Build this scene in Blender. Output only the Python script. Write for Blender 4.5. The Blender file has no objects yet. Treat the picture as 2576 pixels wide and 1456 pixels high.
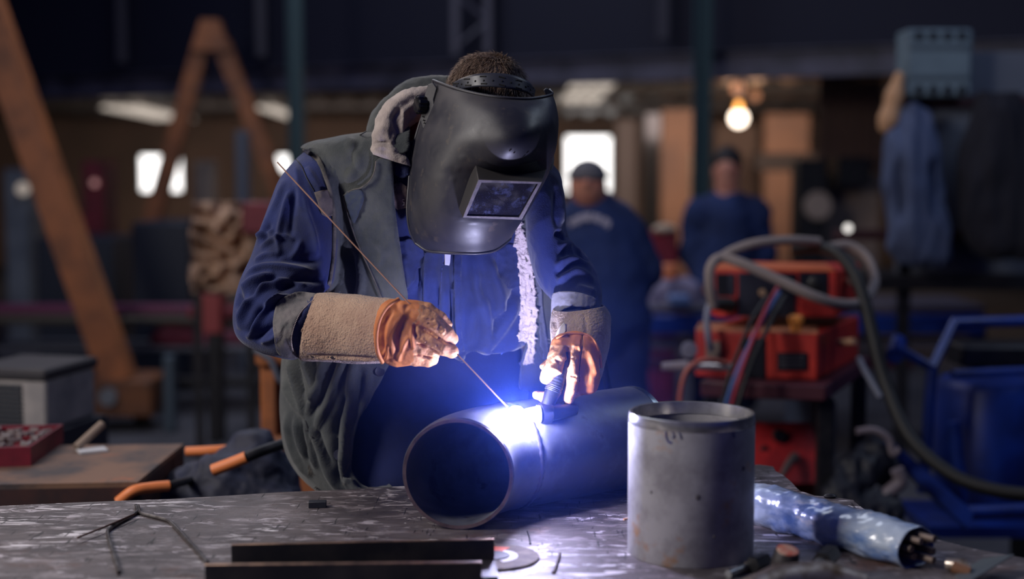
import bpy, bmesh, math, random
import numpy as np
from mathutils import Vector, Matrix, noise
from mathutils.bvhtree import BVHTree
from mathutils.geometry import delaunay_2d_cdt

# ---------------------------------------------------------------- camera, world, light, exposure
sc = bpy.context.scene
COL = sc.collection
F_PX, PITCH, CAM_H = 3500.0, math.radians(4.87), 1.50
FOCUS = 2.71
cam_data = bpy.data.cameras.new('camera')
cam_data.sensor_width = 36.0
cam_data.lens = F_PX * 36.0 / 2576.0
cam_data.clip_start = 0.05
cam_data.clip_end = 200
cam_data.dof.use_dof = True
cam_data.dof.focus_distance = FOCUS
cam_data.dof.aperture_fstop = 1.35
cam = bpy.data.objects.new('camera', cam_data)
COL.objects.link(cam)
cam.location = (0, 0, CAM_H)
cam.rotation_euler = (math.pi / 2 - PITCH, 0, 0)
sc.camera = cam

sc.view_settings.view_transform = 'Standard'
sc.view_settings.look = 'None'
sc.view_settings.gamma = 1.0
sc.view_settings.use_curve_mapping = False
sc.view_settings.exposure = 0.0
try:
    sc.cycles.use_denoising = True
    sc.cycles.max_bounces = 5
    sc.cycles.diffuse_bounces = 3
    sc.cycles.glossy_bounces = 3
    sc.cycles.transmission_bounces = 4
    sc.cycles.volume_bounces = 0
    sc.cycles.sample_clamp_indirect = 4.0
    sc.cycles.caustics_reflective = False
    sc.cycles.caustics_refractive = False
except Exception:
    pass

world = bpy.data.worlds.new('world')
sc.world = world
world.use_nodes = True
bg = world.node_tree.nodes['Background']
bg.inputs[0].default_value = (0.045, 0.085, 0.62, 1)
bg.inputs[1].default_value = 0.13

def area_light(name, loc, target, size, power, color, sy=None):
    d = bpy.data.lights.new(name, 'AREA')
    d.energy = power
    d.color = color
    d.shape = 'RECTANGLE'
    d.size = size
    d.size_y = sy or size
    o = bpy.data.objects.new(name, d)
    COL.objects.link(o)
    o.location = loc
    o.rotation_euler = (Vector(target) - Vector(loc)).to_track_quat('-Z', 'Y').to_euler()
    return o

def point_light(name, loc, power, color, r=0.05):
    d = bpy.data.lights.new(name, 'POINT')
    d.energy = power
    d.color = color
    d.shadow_soft_size = r
    o = bpy.data.objects.new(name, d)
    COL.objects.link(o)
    o.location = loc
    return o

area_light('roof_skylight', (-3.1, 1.15, 3.4), (-0.1, 2.8, 1.1), 0.9, 108, (1.0, 0.94, 0.90), 1.3)
area_light('left_raking_fill', (-3.6, 2.0, 2.3), (-0.4, 2.9, 1.0), 0.8, 20, (1.0, 0.90, 0.80), 1.4)  # added light raking the vest folds from the left, not an actual window
area_light('side_skylight', (3.4, 3.6, 4.4), (0.4, 2.9, 1.0), 1.2, 16, (0.80, 0.90, 1.0), 1.2)
area_light('rear_left_skylight', (-3.0, 5.2, 4.6), (-0.3, 2.9, 1.2), 1.4, 34, (1.0, 0.86, 0.74), 1.4)
area_light('far_wall_fill', (-0.5, 15.6, 2.25), (-0.2, 21.0, 1.5), 9.0, 165, (1.0, 0.84, 0.74), 0.8)  # added light under the roof, turned to the back wall to brighten it
area_light('far_right_fill', (2.2, 12.4, 2.40), (2.9, 17.0, 0.9), 2.2, 62, (1.0, 0.80, 0.64), 1.0)  # added to brighten the dark right part of the far bay
area_light('middle_bay_skylight', (-1.5, 8.5, 5.4), (-0.5, 8.0, 0.0), 4.0, 105, (0.80, 0.86, 1.0), 3.0)
area_light('right_bay_skylight', (3.0, 4.4, 4.6), (2.2, 6.2, 1.2), 1.6, 22, (0.62, 0.76, 1.0), 1.6)

# ---------------------------------------------------------------- projection helpers
_R = np.array([1.0, 0, 0])
_U = np.array([0, math.sin(PITCH), math.cos(PITCH)])
_Fw = np.array([0, math.cos(PITCH), -math.sin(PITCH)])
_C = np.array([0, 0, CAM_H])

def ray(px, py):
    d = (px - 1288) / F_PX * _R - (py - 728) / F_PX * _U + _Fw
    return d

def P(px, py, Y):
    d = ray(px, py)
    return Vector(_C + d * (Y / d[1]))

def T(px, py, z):
    d = ray(px, py)
    return Vector(_C + d * ((z - CAM_H) / d[2]))

def S(Y):
    return Y / F_PX            # metres per photo pixel at depth Y

def proj(V):
    V = np.asarray(V, dtype=float) - _C
    zc = V @ _Fw
    return np.stack([1288 + F_PX * (V @ _R) / zc, 728 - F_PX * (V @ _U) / zc], axis=1)

# ---------------------------------------------------------------- materials
def lin(c):
    return tuple((x / 12.92 if x <= 0.04045 else ((x + 0.055) / 1.055) ** 2.4) for x in c)

def rgb(r, g, b):
    return lin((r / 255, g / 255, b / 255)) + (1,)

MATS = {}
def mat(name, col, rough=0.6, metal=0.0, col2=None, vscale=8.0, vmin=0.4, vmax=0.62, bump=0.0, bscale=200.0,
        bdist=0.002, sheen=0.0, stretch=(1, 1, 1), rvar=0.0, coat=0.0, detail=6.0, col3=None, v3=40.0, spec=0.5, b2=0.0, b2scale=20):
    if name in MATS:
        return MATS[name]
    m = bpy.data.materials.new(name)
    m.use_nodes = True
    nt = m.node_tree
    b = nt.nodes['Principled BSDF']
    b.inputs['Base Color'].default_value = col
    b.inputs['Roughness'].default_value = rough
    b.inputs['Metallic'].default_value = metal
    b.inputs['Specular IOR Level'].default_value = spec
    if sheen:
        b.inputs['Sheen Weight'].default_value = sheen
        b.inputs['Sheen Roughness'].default_value = 0.5
    if coat:
        b.inputs['Coat Weight'].default_value = coat
        b.inputs['Coat Roughness'].default_value = 0.2
    tc = nt.nodes.new('ShaderNodeTexCoord')
    mp = nt.nodes.new('ShaderNodeMapping')
    mp.inputs['Scale'].default_value = stretch
    nt.links.new(tc.outputs['Object'], mp.inputs['Vector'])
    def ramp_of(scale, lo, hi):
        n = nt.nodes.new('ShaderNodeTexNoise')
        n.inputs['Scale'].default_value = scale
        n.inputs['Detail'].default_value = detail
        n.inputs['Roughness'].default_value = 0.62
        nt.links.new(mp.outputs[0], n.inputs['Vector'])
        r = nt.nodes.new('ShaderNodeMapRange')
        r.inputs['From Min'].default_value = lo
        r.inputs['From Max'].default_value = hi
        nt.links.new(n.outputs['Fac'], r.inputs['Value'])
        return n, r
    src = None
    if col2 is not None:
        n, r = ramp_of(vscale, vmin, vmax)
        mx = nt.nodes.new('ShaderNodeMix')
        mx.data_type = 'RGBA'
        mx.inputs['A'].default_value = col
        mx.inputs['B'].default_value = col2
        nt.links.new(r.outputs[0], mx.inputs['Factor'])
        src = mx.outputs['Result']
        if rvar:
            rr = nt.nodes.new('ShaderNodeMapRange')
            rr.inputs['To Min'].default_value = rough
            rr.inputs['To Max'].default_value = min(1, rough + rvar)
            nt.links.new(r.outputs[0], rr.inputs['Value'])
            nt.links.new(rr.outputs[0], b.inputs['Roughness'])
    if col3 is not None:
        n3, r3 = ramp_of(v3, 0.60, 0.68)
        mx = nt.nodes.new('ShaderNodeMix')
        mx.data_type = 'RGBA'
        if src:
            nt.links.new(src, mx.inputs['A'])
        else:
            mx.inputs['A'].default_value = col
        mx.inputs['B'].default_value = col3
        nt.links.new(r3.outputs[0], mx.inputs['Factor'])
        src = mx.outputs['Result']
    if src:
        nt.links.new(src, b.inputs['Base Color'])
    last = None
    for st, s_, dist in ((b2, b2scale, bdist * 3), (bump, bscale, bdist)):
        if st:
            n = nt.nodes.new('ShaderNodeTexNoise')
            n.inputs['Scale'].default_value = s_
            n.inputs['Detail'].default_value = 4
            nt.links.new(mp.outputs[0], n.inputs['Vector'])
            bp = nt.nodes.new('ShaderNodeBump')
            bp.inputs['Strength'].default_value = st
            bp.inputs['Distance'].default_value = dist
            nt.links.new(n.outputs['Fac'], bp.inputs['Height'])
            if last:
                nt.links.new(last, bp.inputs['Normal'])
            last = bp.outputs[0]
    if last:
        nt.links.new(last, b.inputs['Normal'])
    MATS[name] = m
    return m

def emit(name, col, strength):
    if name in MATS:
        return MATS[name]
    m = bpy.data.materials.new(name)
    m.use_nodes = True
    nt = m.node_tree
    nt.nodes.clear()
    e = nt.nodes.new('ShaderNodeEmission')
    e.inputs[0].default_value = col
    e.inputs[1].default_value = strength
    o = nt.nodes.new('ShaderNodeOutputMaterial')
    nt.links.new(e.outputs[0], o.inputs[0])
    MATS[name] = m
    return m

# ---------------------------------------------------------------- mesh helpers
def mesh_obj(name, verts, faces, material=None, parent=None, smooth=True, autosmooth=None):
    me = bpy.data.meshes.new(name)
    me.from_pydata([tuple(v) for v in verts], [], [tuple(f) for f in faces])
    me.validate()
    if smooth:
        me.polygons.foreach_set('use_smooth', [True] * len(me.polygons))
    if autosmooth is not None:
        try:
            me.set_sharp_from_angle(angle=math.radians(autosmooth))
        except Exception:
            pass
    if material:
        me.materials.append(material)
    me.update()
    o = bpy.data.objects.new(name, me)
    COL.objects.link(o)
    if parent is not None:
        o.parent = parent
        o.matrix_parent_inverse = parent.matrix_basis.inverted()
    return o

def tag(o, label=None, cat=None, group=None, kind=None):
    if label: o['label'] = label
    if cat: o['category'] = cat
    if group: o['group'] = group
    if kind: o['kind'] = kind
    return o

def thing(name, loc, label, cat, group=None):
    o = bpy.data.objects.new(name, None)
    o.empty_display_size = 0.05
    COL.objects.link(o)
    o.location = loc
    return tag(o, label, cat, group)

class MB:
    """collects simple solids, then links them as one mesh object"""
    def __init__(s):
        s.v, s.f = [], []
    def add(s, verts, faces):
        k = len(s.v)
        s.v += [tuple(v) for v in verts]
        s.f += [tuple(i + k for i in f) for f in faces]
        return s
    def box(s, c, size, rot=None, bev=0.0):
        hx, hy, hz = [q / 2 for q in size]
        M = (rot.to_matrix() if hasattr(rot, 'to_matrix') else rot) if rot is not None else Matrix.Identity(3)
        bv = min(bev, hx * .49, hy * .49, hz * .49)
        if bv <= 0:
            vs = [(x, y, z) for x in (-hx, hx) for y in (-hy, hy) for z in (-hz, hz)]
            fs = [(0, 1, 3, 2), (4, 6, 7, 5), (0, 4, 5, 1), (2, 3, 7, 6), (0, 2, 6, 4), (1, 5, 7, 3)]
        else:
            vs, idx = [], {}
            for sx in (-1, 1):
                for sy in (-1, 1):
                    for sz in (-1, 1):
                        for a in range(3):
                            q = [sx * (hx - bv), sy * (hy - bv), sz * (hz - bv)]
                            q[a] += (sx, sy, sz)[a] * bv
                            idx[(sx, sy, sz, a)] = len(vs)
                            vs.append(tuple(q))
            fs = []
            for sx in (-1, 1):
                fs.append([idx[(sx, a, b, 0)] for a, b in ((-1, -1), (1, -1), (1, 1), (-1, 1))])
                fs.append([idx[(a, sx, b, 1)] for a, b in ((-1, -1), (-1, 1), (1, 1), (1, -1))])
                fs.append([idx[(a, b, sx, 2)] for a, b in ((-1, -1), (1, -1), (1, 1), (-1, 1))])
            for a in (-1, 1):
                for b in (-1, 1):
                    fs.append([idx[(a, b, -1, 0)], idx[(a, b, 1, 0)], idx[(a, b, 1, 1)], idx[(a, b, -1, 1)]])
                    fs.append([idx[(a, -1, b, 0)], idx[(a, 1, b, 0)], idx[(a, 1, b, 2)], idx[(a, -1, b, 2)]])
                    fs.append([idx[(-1, a, b, 1)], idx[(1, a, b, 1)], idx[(1, a, b, 2)], idx[(-1, a, b, 2)]])
            for sx in (-1, 1):
                for sy in (-1, 1):
                    for sz in (-1, 1):
                        fs.append([idx[(sx, sy, sz, a)] for a in range(3)])
        c = Vector(c)
        return s.add([M @ Vector(v) + c for v in vs], fs)
    def tube(s, pts, r, n=12, closed=False, cap=True, flat=1.0):
        pts = [Vector(p) for p in pts]
        m = len(pts)
        rs = r if isinstance(r, (list, tuple)) else [r] * m
        vs, fs = [], []
        up = None
        for i, p in enumerate(pts):
            a = pts[(i - 1) % m] if (closed or i > 0) else p
            b = pts[(i + 1) % m] if (closed or i < m - 1) else p
            t = (b - a)
            t = t.normalized() if t.length > 1e-9 else Vector((0, 0, 1))
            if up is None:
                up = t.orthogonal().normalized() if abs(t.z) > .9 else Vector((0, 0, 1))
            x = t.cross(up)
            if x.length < 1e-6:
                x = t.orthogonal()
            x.normalize()
            y = x.cross(t).normalized()
            up = y
            for k in range(n):
                an = 2 * math.pi * k / n
                vs.append(p + rs[i] * (math.cos(an) * x + flat * math.sin(an) * y))
        for i in range(m if closed else m - 1):
            for k in range(n):
                j = (i + 1) % m
                fs.append((i * n + k, i * n + (k + 1) % n, j * n + (k + 1) % n, j * n + k))
        if cap and not closed:
            fs.append(tuple(range(n))[::-1])
            fs.append(tuple((m - 1) * n + k for k in range(n)))
        return s.add(vs, fs)
    def lathe(s, c, prof, n=32, axis=(0, 0, 1), cap=True):
        """prof: list of (radius, height) along the axis"""
        a = Vector(axis).normalized()
        x = a.orthogonal().normalized()
        y = a.cross(x)
        c = Vector(c)
        vs, fs = [], []
        for r, h in prof:
            for k in range(n):
                an = 2 * math.pi * k / n
                vs.append(c + a * h + r * (math.cos(an) * x + math.sin(an) * y))
        for i in range(len(prof) - 1):
            for k in range(n):
                fs.append((i * n + k, i * n + (k + 1) % n, (i + 1) * n + (k + 1) % n, (i + 1) * n + k))
        if cap:
            fs.append(tuple(range(n))[::-1])
            fs.append(tuple((len(prof) - 1) * n + k for k in range(n)))
        return s.add(vs, fs)
    def ball(s, c, r, n=16, sc_=(1, 1, 1)):
        c = Vector(c)
        vs, fs = [], []
        m = n // 2
        for i in range(1, m):
            th = math.pi * i / m
            for k in range(n):
                an = 2 * math.pi * k / n
                vs.append(c + Vector((r * sc_[0] * math.sin(th) * math.cos(an), r * sc_[1] * math.sin(th) * math.sin(an), r * sc_[2] * math.cos(th))))
        t0 = len(vs); vs.append(c + Vector((0, 0, r * sc_[2]))); vs.append(c - Vector((0, 0, r * sc_[2])))
        for i in range(m - 2):
            for k in range(n):
                fs.append((i * n + k, (i + 1) * n + k, (i + 1) * n + (k + 1) % n, i * n + (k + 1) % n))
        for k in range(n):
            fs.append((t0, k, (k + 1) % n))
            fs.append((t0 + 1, (m - 2) * n + (k + 1) % n, (m - 2) * n + k))
        return s.add(vs, fs)
    def prism(s, poly, z0, z1):
        n = len(poly)
        vs = [(x, y, z0) for x, y in poly] + [(x, y, z1) for x, y in poly]
        fs = [tuple(range(n))[::-1], tuple(range(n, 2 * n))] + [(i, (i + 1) % n, n + (i + 1) % n, n + i) for i in range(n)]
        return s.add(vs, fs)
    def quadslab(s, q, th):
        """a slab through four world points, given thickness along its normal"""
        q = [Vector(p) for p in q]
        nrm = (q[1] - q[0]).cross(q[3] - q[0]).normalized() * th
        vs = q + [p + nrm for p in q]
        return s.add(vs, [(3, 2, 1, 0), (4, 5, 6, 7), (0, 1, 5, 4), (1, 2, 6, 5), (2, 3, 7, 6), (3, 0, 4, 7)])
    def build(s, name, material, parent=None, smooth=True, angle=40, bevel=0.0):
        o = mesh_obj(name, s.v, s.f, material, parent, smooth, angle)
        bm = bmesh.new(); bm.from_mesh(o.data)
        bmesh.ops.recalc_face_normals(bm, faces=bm.faces)
        bm.to_mesh(o.data); bm.free()
        if smooth:
            try: o.data.set_sharp_from_angle(angle=math.radians(angle))
            except Exception: pass
        if bevel:
            b = o.modifiers.new('bevel', 'BEVEL'); b.width = bevel; b.segments = 2; b.limit_method = 'ANGLE'
        return o

def catmull(pts, per=8, closed=False):
    pts = [np.array(p, dtype=float) for p in pts]
    n = len(pts)
    out = []
    rng = range(n if closed else n - 1)
    for i in rng:
        p0 = pts[(i - 1) % n] if (closed or i > 0) else 2 * pts[0] - pts[1]
        p1 = pts[i]; p2 = pts[(i + 1) % n]
        p3 = pts[(i + 2) % n] if (closed or i + 2 < n) else 2 * pts[n - 1] - pts[n - 2]
        for k in range(per):
            t = k / per
            out.append(0.5 * ((2 * p1) + (-p0 + p2) * t + (2 * p0 - 5 * p1 + 4 * p2 - p3) * t * t + (-p0 + 3 * p1 - 3 * p2 + p3) * t ** 3))
    if not closed:
        out.append(pts[-1])
    return out

def grid_faces(rows, cols, wrap=True):
    fs = []
    for i in range(rows - 1):
        for k in range(cols if wrap else cols - 1):
            fs.append((i * cols + k, i * cols + (k + 1) % cols, (i + 1) * cols + (k + 1) % cols, (i + 1) * cols + k))
    return fs

def loft(rings, nseg=96, rows_per=6, expo=2.0):
    """rings: (centre, u-halfvector, v-halfvector); interpolated, superelliptic sections"""
    flat = [np.concatenate([np.array(c), np.array(u), np.array(v)]) for c, u, v in rings]
    st = catmull(flat, rows_per)
    V = []
    an = np.arange(nseg) * 2 * math.pi / nseg
    ca, sa = np.cos(an), np.sin(an)
    ca = np.sign(ca) * np.abs(ca) ** (2 / expo); sa = np.sign(sa) * np.abs(sa) ** (2 / expo)
    for r in st:
        V.append(r[None, 0:3] + ca[:, None] * r[None, 3:6] + sa[:, None] * r[None, 6:9])
    return np.concatenate(V), grid_faces(len(st), nseg), len(st)

def pxring(a, b, Y, bd, tilt=0.0, Yb=None):
    A = P(a[0], a[1], Y); B = P(b[0], b[1], Yb if Yb else Y)
    c = (A + B) / 2; u = (A - B) / 2
    v = Vector((0, bd, tilt))
    return (c, u, v)

def normals_of(V, Fc):
    V = np.asarray(V); N = np.zeros_like(V)
    Fq = np.array([f if len(f) == 4 else (f[0], f[1], f[2], f[2]) for f in Fc])
    a = V[Fq[:, 2]] - V[Fq[:, 0]]; b = V[Fq[:, 3]] - V[Fq[:, 1]]
    n = np.cross(a, b)
    for k in range(4):
        np.add.at(N, Fq[:, k], n)
    L = np.linalg.norm(N, axis=1, keepdims=True); L[L == 0] = 1
    return N / L

def seg_dist(pts, poly):
    """distance from each 2-D point to a polyline, and signed side"""
    best = np.full(len(pts), 1e9); tt = np.zeros(len(pts))
    poly = np.array(poly, dtype=float)
    L = np.linalg.norm(poly[1:] - poly[:-1], axis=1); tot = L.sum(); acc = 0
    for i in range(len(poly) - 1):
        a, b = poly[i], poly[i + 1]
        d = b - a
        t = np.clip(((pts - a) @ d) / max(d @ d, 1e-9), 0, 1)
        q = np.linalg.norm(pts - (a + t[:, None] * d), axis=1)
        m = q < best
        best[m] = q[m]; tt[m] = (acc + t[m] * L[i]) / tot
        acc += L[i]
    return best, tt

def sculpt(V, Fc, strokes, front_only=True, flip=1):
    """push the cloth out (or in) along folds; fades at the ends of each fold"""
    N = normals_of(V, Fc) * flip
    px = proj(V)
    D = np.array(V) - _C
    facing = -(N * D).sum(1) / np.linalg.norm(D, axis=1)
    w = np.clip(facing * 2.5, 0, 1) if front_only else np.ones(len(V))
    off = np.zeros(len(V))
    for st in strokes:
        pts, amp, wid = st[0], st[1], st[2]
        x0 = min(p[0] for p in pts) - 4 * wid; x1 = max(p[0] for p in pts) + 4 * wid
        y0 = min(p[1] for p in pts) - 4 * wid; y1 = max(p[1] for p in pts) + 4 * wid
        m = (px[:, 0] > x0) & (px[:, 0] < x1) & (px[:, 1] > y0) & (px[:, 1] < y1)
        if not m.any():
            continue
        d, t = seg_dist(px[m], [tuple(q) for q in catmull(pts, 5)])
        fade = np.clip(np.minimum(t, 1 - t) * 5, 0, 1) ** 0.7
        off[m] += amp * np.exp(-(d / wid) ** 2) * fade
    return V + N * (off * w)[:, None]

def rumple(V, Fc, amp, scale, seed=0, stretch=(1, 1, 1), ridged=True, octaves=3):
    N = normals_of(V, Fc)
    off = np.zeros(len(V))
    for o_ in range(octaves):
        a = amp / (1.8 ** o_); s_ = scale * (1.9 ** o_)
        for i, v in enumerate(V):
            q = noise.noise(Vector((v[0] * s_ * stretch[0] + seed, v[1] * s_ * stretch[1] + seed * 2, v[2] * s_ * stretch[2])))
            off[i] += a * ((1 - abs(q) * 3.2) if ridged else q * 2)
    return V + N * off[:, None]

def in_poly(pts, poly):
    pts = np.asarray(pts); x, y = pts[:, 0], pts[:, 1]
    ins = np.zeros(len(pts), bool)
    n = len(poly)
    for i in range(n):
        x1, y1 = poly[i][:2]; x2, y2 = poly[(i + 1) % n][:2]
        if y1 == y2:
            continue
        c = ((y1 > y) != (y2 > y)) & (x < (x2 - x1) * (y - y1) / (y2 - y1) + x1)
        ins ^= c
    return ins

def bvh_of(*pairs):
    vs, fs = [], []
    for V, Fc in pairs:
        k = len(vs)
        vs += [tuple(v) for v in V]
        fs += [tuple(i + k for i in f) for f in Fc]
    return BVHTree.FromPolygons(vs, fs)

def cast(bvh, px, py, off=0.0, fallbackY=2.8):
    d = Vector(ray(px, py)).normalized()
    hit = bvh.ray_cast(Vector(_C), d)
    if hit[0] is None:
        p = P(px, py, fallbackY)
        n = bvh.find_nearest(p)
        q = n[0] if n[0] is not None else p
        return P(px, py, q.y) - d * off
    return hit[0] - d * off

def panel(name, poly, bvh, off, th, material, parent, step=5.0, smoothb=3, bump=None, fallbackY=2.8, strokes=None, relax=6, sub=0):
    """a piece of cloth cut to an outline and laid on the surface beneath it"""
    bd = [tuple(p) for p in (catmull([p[:2] for p in poly], smoothb, closed=True) if smoothb > 1 else poly)]
    res = []
    for i in range(len(bd)):
        a, b = np.array(bd[i]), np.array(bd[(i + 1) % len(bd)])
        L = np.linalg.norm(b - a)
        if L < 0.5:
            continue
        k = max(1, int(L / step))
        for j in range(k):
            res.append(tuple(a + (b - a) * j / k))
    nb = len(res)
    xs = [p[0] for p in res]; ys = [p[1] for p in res]
    gx = np.arange(min(xs), max(xs), step); gy = np.arange(min(ys), max(ys), step)
    G = np.array([(x + (step / 2 if j % 2 else 0), y) for j, y in enumerate(gy) for x in gx])
    if len(G):
        ins = in_poly(G, res)
        G = G[ins]
        if len(G):
            d, _ = seg_dist(G, res + [res[0]])
            G = G[d > step * 0.6]
    pts = [Vector(p) for p in res] + [Vector(g) for g in G]
    edges = [(i, (i + 1) % nb) for i in range(nb)]
    r = delaunay_2d_cdt(pts, edges, [], 1, 1e-4)
    vs2, fs = r[0], r[2]
    Y = np.array([cast(bvh, p[0], p[1], 0, fallbackY).y for p in vs2])
    # let the cloth bridge small hollows
    adj = [[] for _ in vs2]
    for f in fs:
        for i in range(len(f)):
            adj[f[i]].append(f[(i + 1) % len(f)]); adj[f[(i + 1) % len(f)]].append(f[i])
    for _ in range(relax):
        Y2 = np.array([Y[a].mean() if a else Y[i] for i, a in enumerate(adj)])
        Y = np.minimum(Y, Y2) * 0.5 + Y2 * 0.5
    V = []
    P2 = np.array([(p[0], p[1]) for p in vs2])
    dep = np.zeros(len(vs2))
    if strokes:
        for s_ in strokes:
            d, t = seg_dist(P2, [tuple(q) for q in catmull(s_[0], 5)])
            dep += s_[1] * np.exp(-(d / s_[2]) ** 2)
    for i, p in enumerate(vs2):
        o = off + dep[i]
        if bump:
            o += bump(p[0], p[1])
        V.append(P(p[0], p[1], Y[i] - o))
    o = mesh_obj(name, V, fs, material, parent)
    bm = bmesh.new(); bm.from_mesh(o.data)
    bmesh.ops.recalc_face_normals(bm, faces=bm.faces)
    cen = sum((f.normal.y for f in bm.faces)) 
    if cen > 0:
        bmesh.ops.reverse_faces(bm, faces=bm.faces)
    bm.to_mesh(o.data); bm.free()
    s_ = o.modifiers.new('thickness', 'SOLIDIFY'); s_.thickness = th; s_.offset = -1
    return o

def trim(o, n=6):
    bm = bmesh.new(); bm.from_mesh(o.data)
    bmesh.ops.delete(bm, geom=[v for v in bm.verts if not v.link_faces], context='VERTS')
    for _ in range(n):
        newp = {}
        for v in [v for v in bm.verts if v.is_boundary]:
            nb_ = [e.other_vert(v) for e in v.link_edges if e.is_boundary]
            if len(nb_) == 2:
                newp[v] = v.co * .4 + (nb_[0].co + nb_[1].co) * .3
        for v, p in newp.items():
            v.co = p
    bm.to_mesh(o.data); bm.free()

def seam(mb, pts, bvh, off, r, per=6, fallbackY=2.8, n=8, flat=1.0):
    q = [cast(bvh, p[0], p[1], off, fallbackY) for p in catmull(pts, per)]
    mb.tube(q, r, n, flat=flat)

# ---------------------------------------------------------------- signed distance shapes, meshed by surface nets
def nets(Fv, org, h):
    nx, ny, nz = Fv.shape
    neg = Fv < 0
    c = np.zeros((nx - 1, ny - 1, nz - 1), np.int8)
    for a in (0, 1):
        for b in (0, 1):
            for d in (0, 1):
                c += neg[a:nx - 1 + a, b:ny - 1 + b, d:nz - 1 + d]
    act = (c > 0) & (c < 8)
    idx = -np.ones(act.shape, np.int64)
    ii = np.argwhere(act)
    idx[act] = np.arange(len(ii))
    acc = np.zeros((len(ii), 3)); cnt = np.zeros(len(ii))
    corners = [(a, b, d) for a in (0, 1) for b in (0, 1) for d in (0, 1)]
    for p in corners:
        for ax in range(3):
            if p[ax] == 0:
                q = list(p); q[ax] = 1
                f0 = Fv[ii[:, 0] + p[0], ii[:, 1] + p[1], ii[:, 2] + p[2]]
                f1 = Fv[ii[:, 0] + q[0], ii[:, 1] + q[1], ii[:, 2] + q[2]]
                m = (f0 < 0) != (f1 < 0)
                t = np.where(m, f0 / np.where(m, f0 - f1, 1), 0)
                pos = np.array(p, float)[None, :].repeat(len(ii), 0)
                pos[:, ax] += t
                acc[m] += pos[m]; cnt[m] += 1
    V = (ii + acc / cnt[:, None]) * h + np.array(org)
    faces = []
    for ax in range(3):
        s0 = [slice(1, -1)] * 3; s0[ax] = slice(0, None)
        a = neg
        lo = [slice(None)] * 3; hi = [slice(None)] * 3
        lo[ax] = slice(0, -1); hi[ax] = slice(1, None)
        cr = a[tuple(lo)] != a[tuple(hi)]
        e = np.argwhere(cr)
        b_, d_ = [(1, 2), (2, 0), (0, 1)][ax]
        ok = (e[:, b_] > 0) & (e[:, d_] > 0) & (e[:, b_] < act.shape[b_]) & (e[:, d_] < act.shape[d_])
        e = e[ok]
        sgn = neg[e[:, 0], e[:, 1], e[:, 2]]
        def g(db, dd):
            q = e.copy(); q[:, b_] -= db; q[:, d_] -= dd
            return idx[q[:, 0], q[:, 1], q[:, 2]]
        Q = np.stack([g(1, 1), g(0, 1), g(0, 0), g(1, 0)], 1)
        Q[~sgn] = Q[~sgn][:, ::-1]
        faces.append(Q)
    Fa = np.concatenate(faces)
    Fa = Fa[(Fa >= 0).all(1)]
    return V, [tuple(int(i) for i in f) for f in Fa]

def sdf_mesh(prims, h, k=0.01, pad=0.02, smooth=1):
    """prims: ('cap', p0, p1, r0, r1[, k]) or ('ell', c, (rx, ry, rz)[, k[, rotation]])"""
    los, his = [], []
    for p in prims:
        if p[0] == 'cap':
            r = max(p[3], p[4])
            los.append(np.minimum(p[1], p[2]) - r); his.append(np.maximum(p[1], p[2]) + r)
        elif p[0] == 'ell':
            m = max(p[2]) if len(p) > 4 else None
            rr = np.array(p[2]) if m is None else np.array([m] * 3)
            los.append(np.array(p[1]) - rr); his.append(np.array(p[1]) + rr)
    lo = np.min(los, 0) - pad; hi = np.max(his, 0) + pad
    n = np.ceil((hi - lo) / h).astype(int) + 1
    ax = [lo[i] + h * np.arange(n[i]) for i in range(3)]
    X, Y, Z = np.meshgrid(*ax, indexing='ij')
    X = X.astype(np.float32); Y = Y.astype(np.float32); Z = Z.astype(np.float32)
    D = np.full(X.shape, 1.0, np.float32)
    for p in prims:
        if p[0] == 'cap':
            a, b = np.array(p[1], float), np.array(p[2], float)
            kk = p[5] if len(p) > 5 else k
            d = b - a; dd = max(d @ d, 1e-9)
            t = np.clip(((X - a[0]) * d[0] + (Y - a[1]) * d[1] + (Z - a[2]) * d[2]) / dd, 0, 1)
            s_ = np.sqrt((X - a[0] - t * d[0]) ** 2 + (Y - a[1] - t * d[1]) ** 2 + (Z - a[2] - t * d[2]) ** 2) - (p[3] + (p[4] - p[3]) * t)
        elif p[0] == 'ell':
            c = p[1]; r = p[2]
            kk = p[3] if len(p) > 3 else k
            if len(p) > 4:
                R = np.array(p[4]).T
                x, y, z = X - c[0], Y - c[1], Z - c[2]
                x, y, z = [R[i, 0] * x + R[i, 1] * y + R[i, 2] * z for i in range(3)]
            else:
                x, y, z = X - c[0], Y - c[1], Z - c[2]
            k0 = np.sqrt((x / r[0]) ** 2 + (y / r[1]) ** 2 + (z / r[2]) ** 2)
            k1 = np.sqrt((x / r[0] ** 2) ** 2 + (y / r[1] ** 2) ** 2 + (z / r[2] ** 2) ** 2)
            s_ = k0 * (k0 - 1) / np.maximum(k1, 1e-6)
        if kk < 0:      # carve
            kk = -kk
            s_ = -s_
            hh = np.clip(0.5 - 0.5 * (s_ - D) / kk, 0, 1)
            D = s_ * (1 - hh) + D * hh
            D = D + kk * hh * (1 - hh)
        else:
            hh = np.clip(0.5 + 0.5 * (s_ - D) / kk, 0, 1)
            D = s_ * (1 - hh) + D * hh - kk * hh * (1 - hh)
    V, Fc = nets(D, lo, h)
    if smooth:
        Fa = np.array(Fc)
        for _ in range(smooth):
            A = np.zeros_like(V); C_ = np.zeros(len(V))
            for i in range(4):
                for j in (1, 3):
                    np.add.at(A, Fa[:, i], V[Fa[:, (i + j) % 4]]); np.add.at(C_, Fa[:, i], 1)
            V = V * 0.5 + 0.5 * A / np.maximum(C_, 1)[:, None]
    return V, Fc

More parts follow.
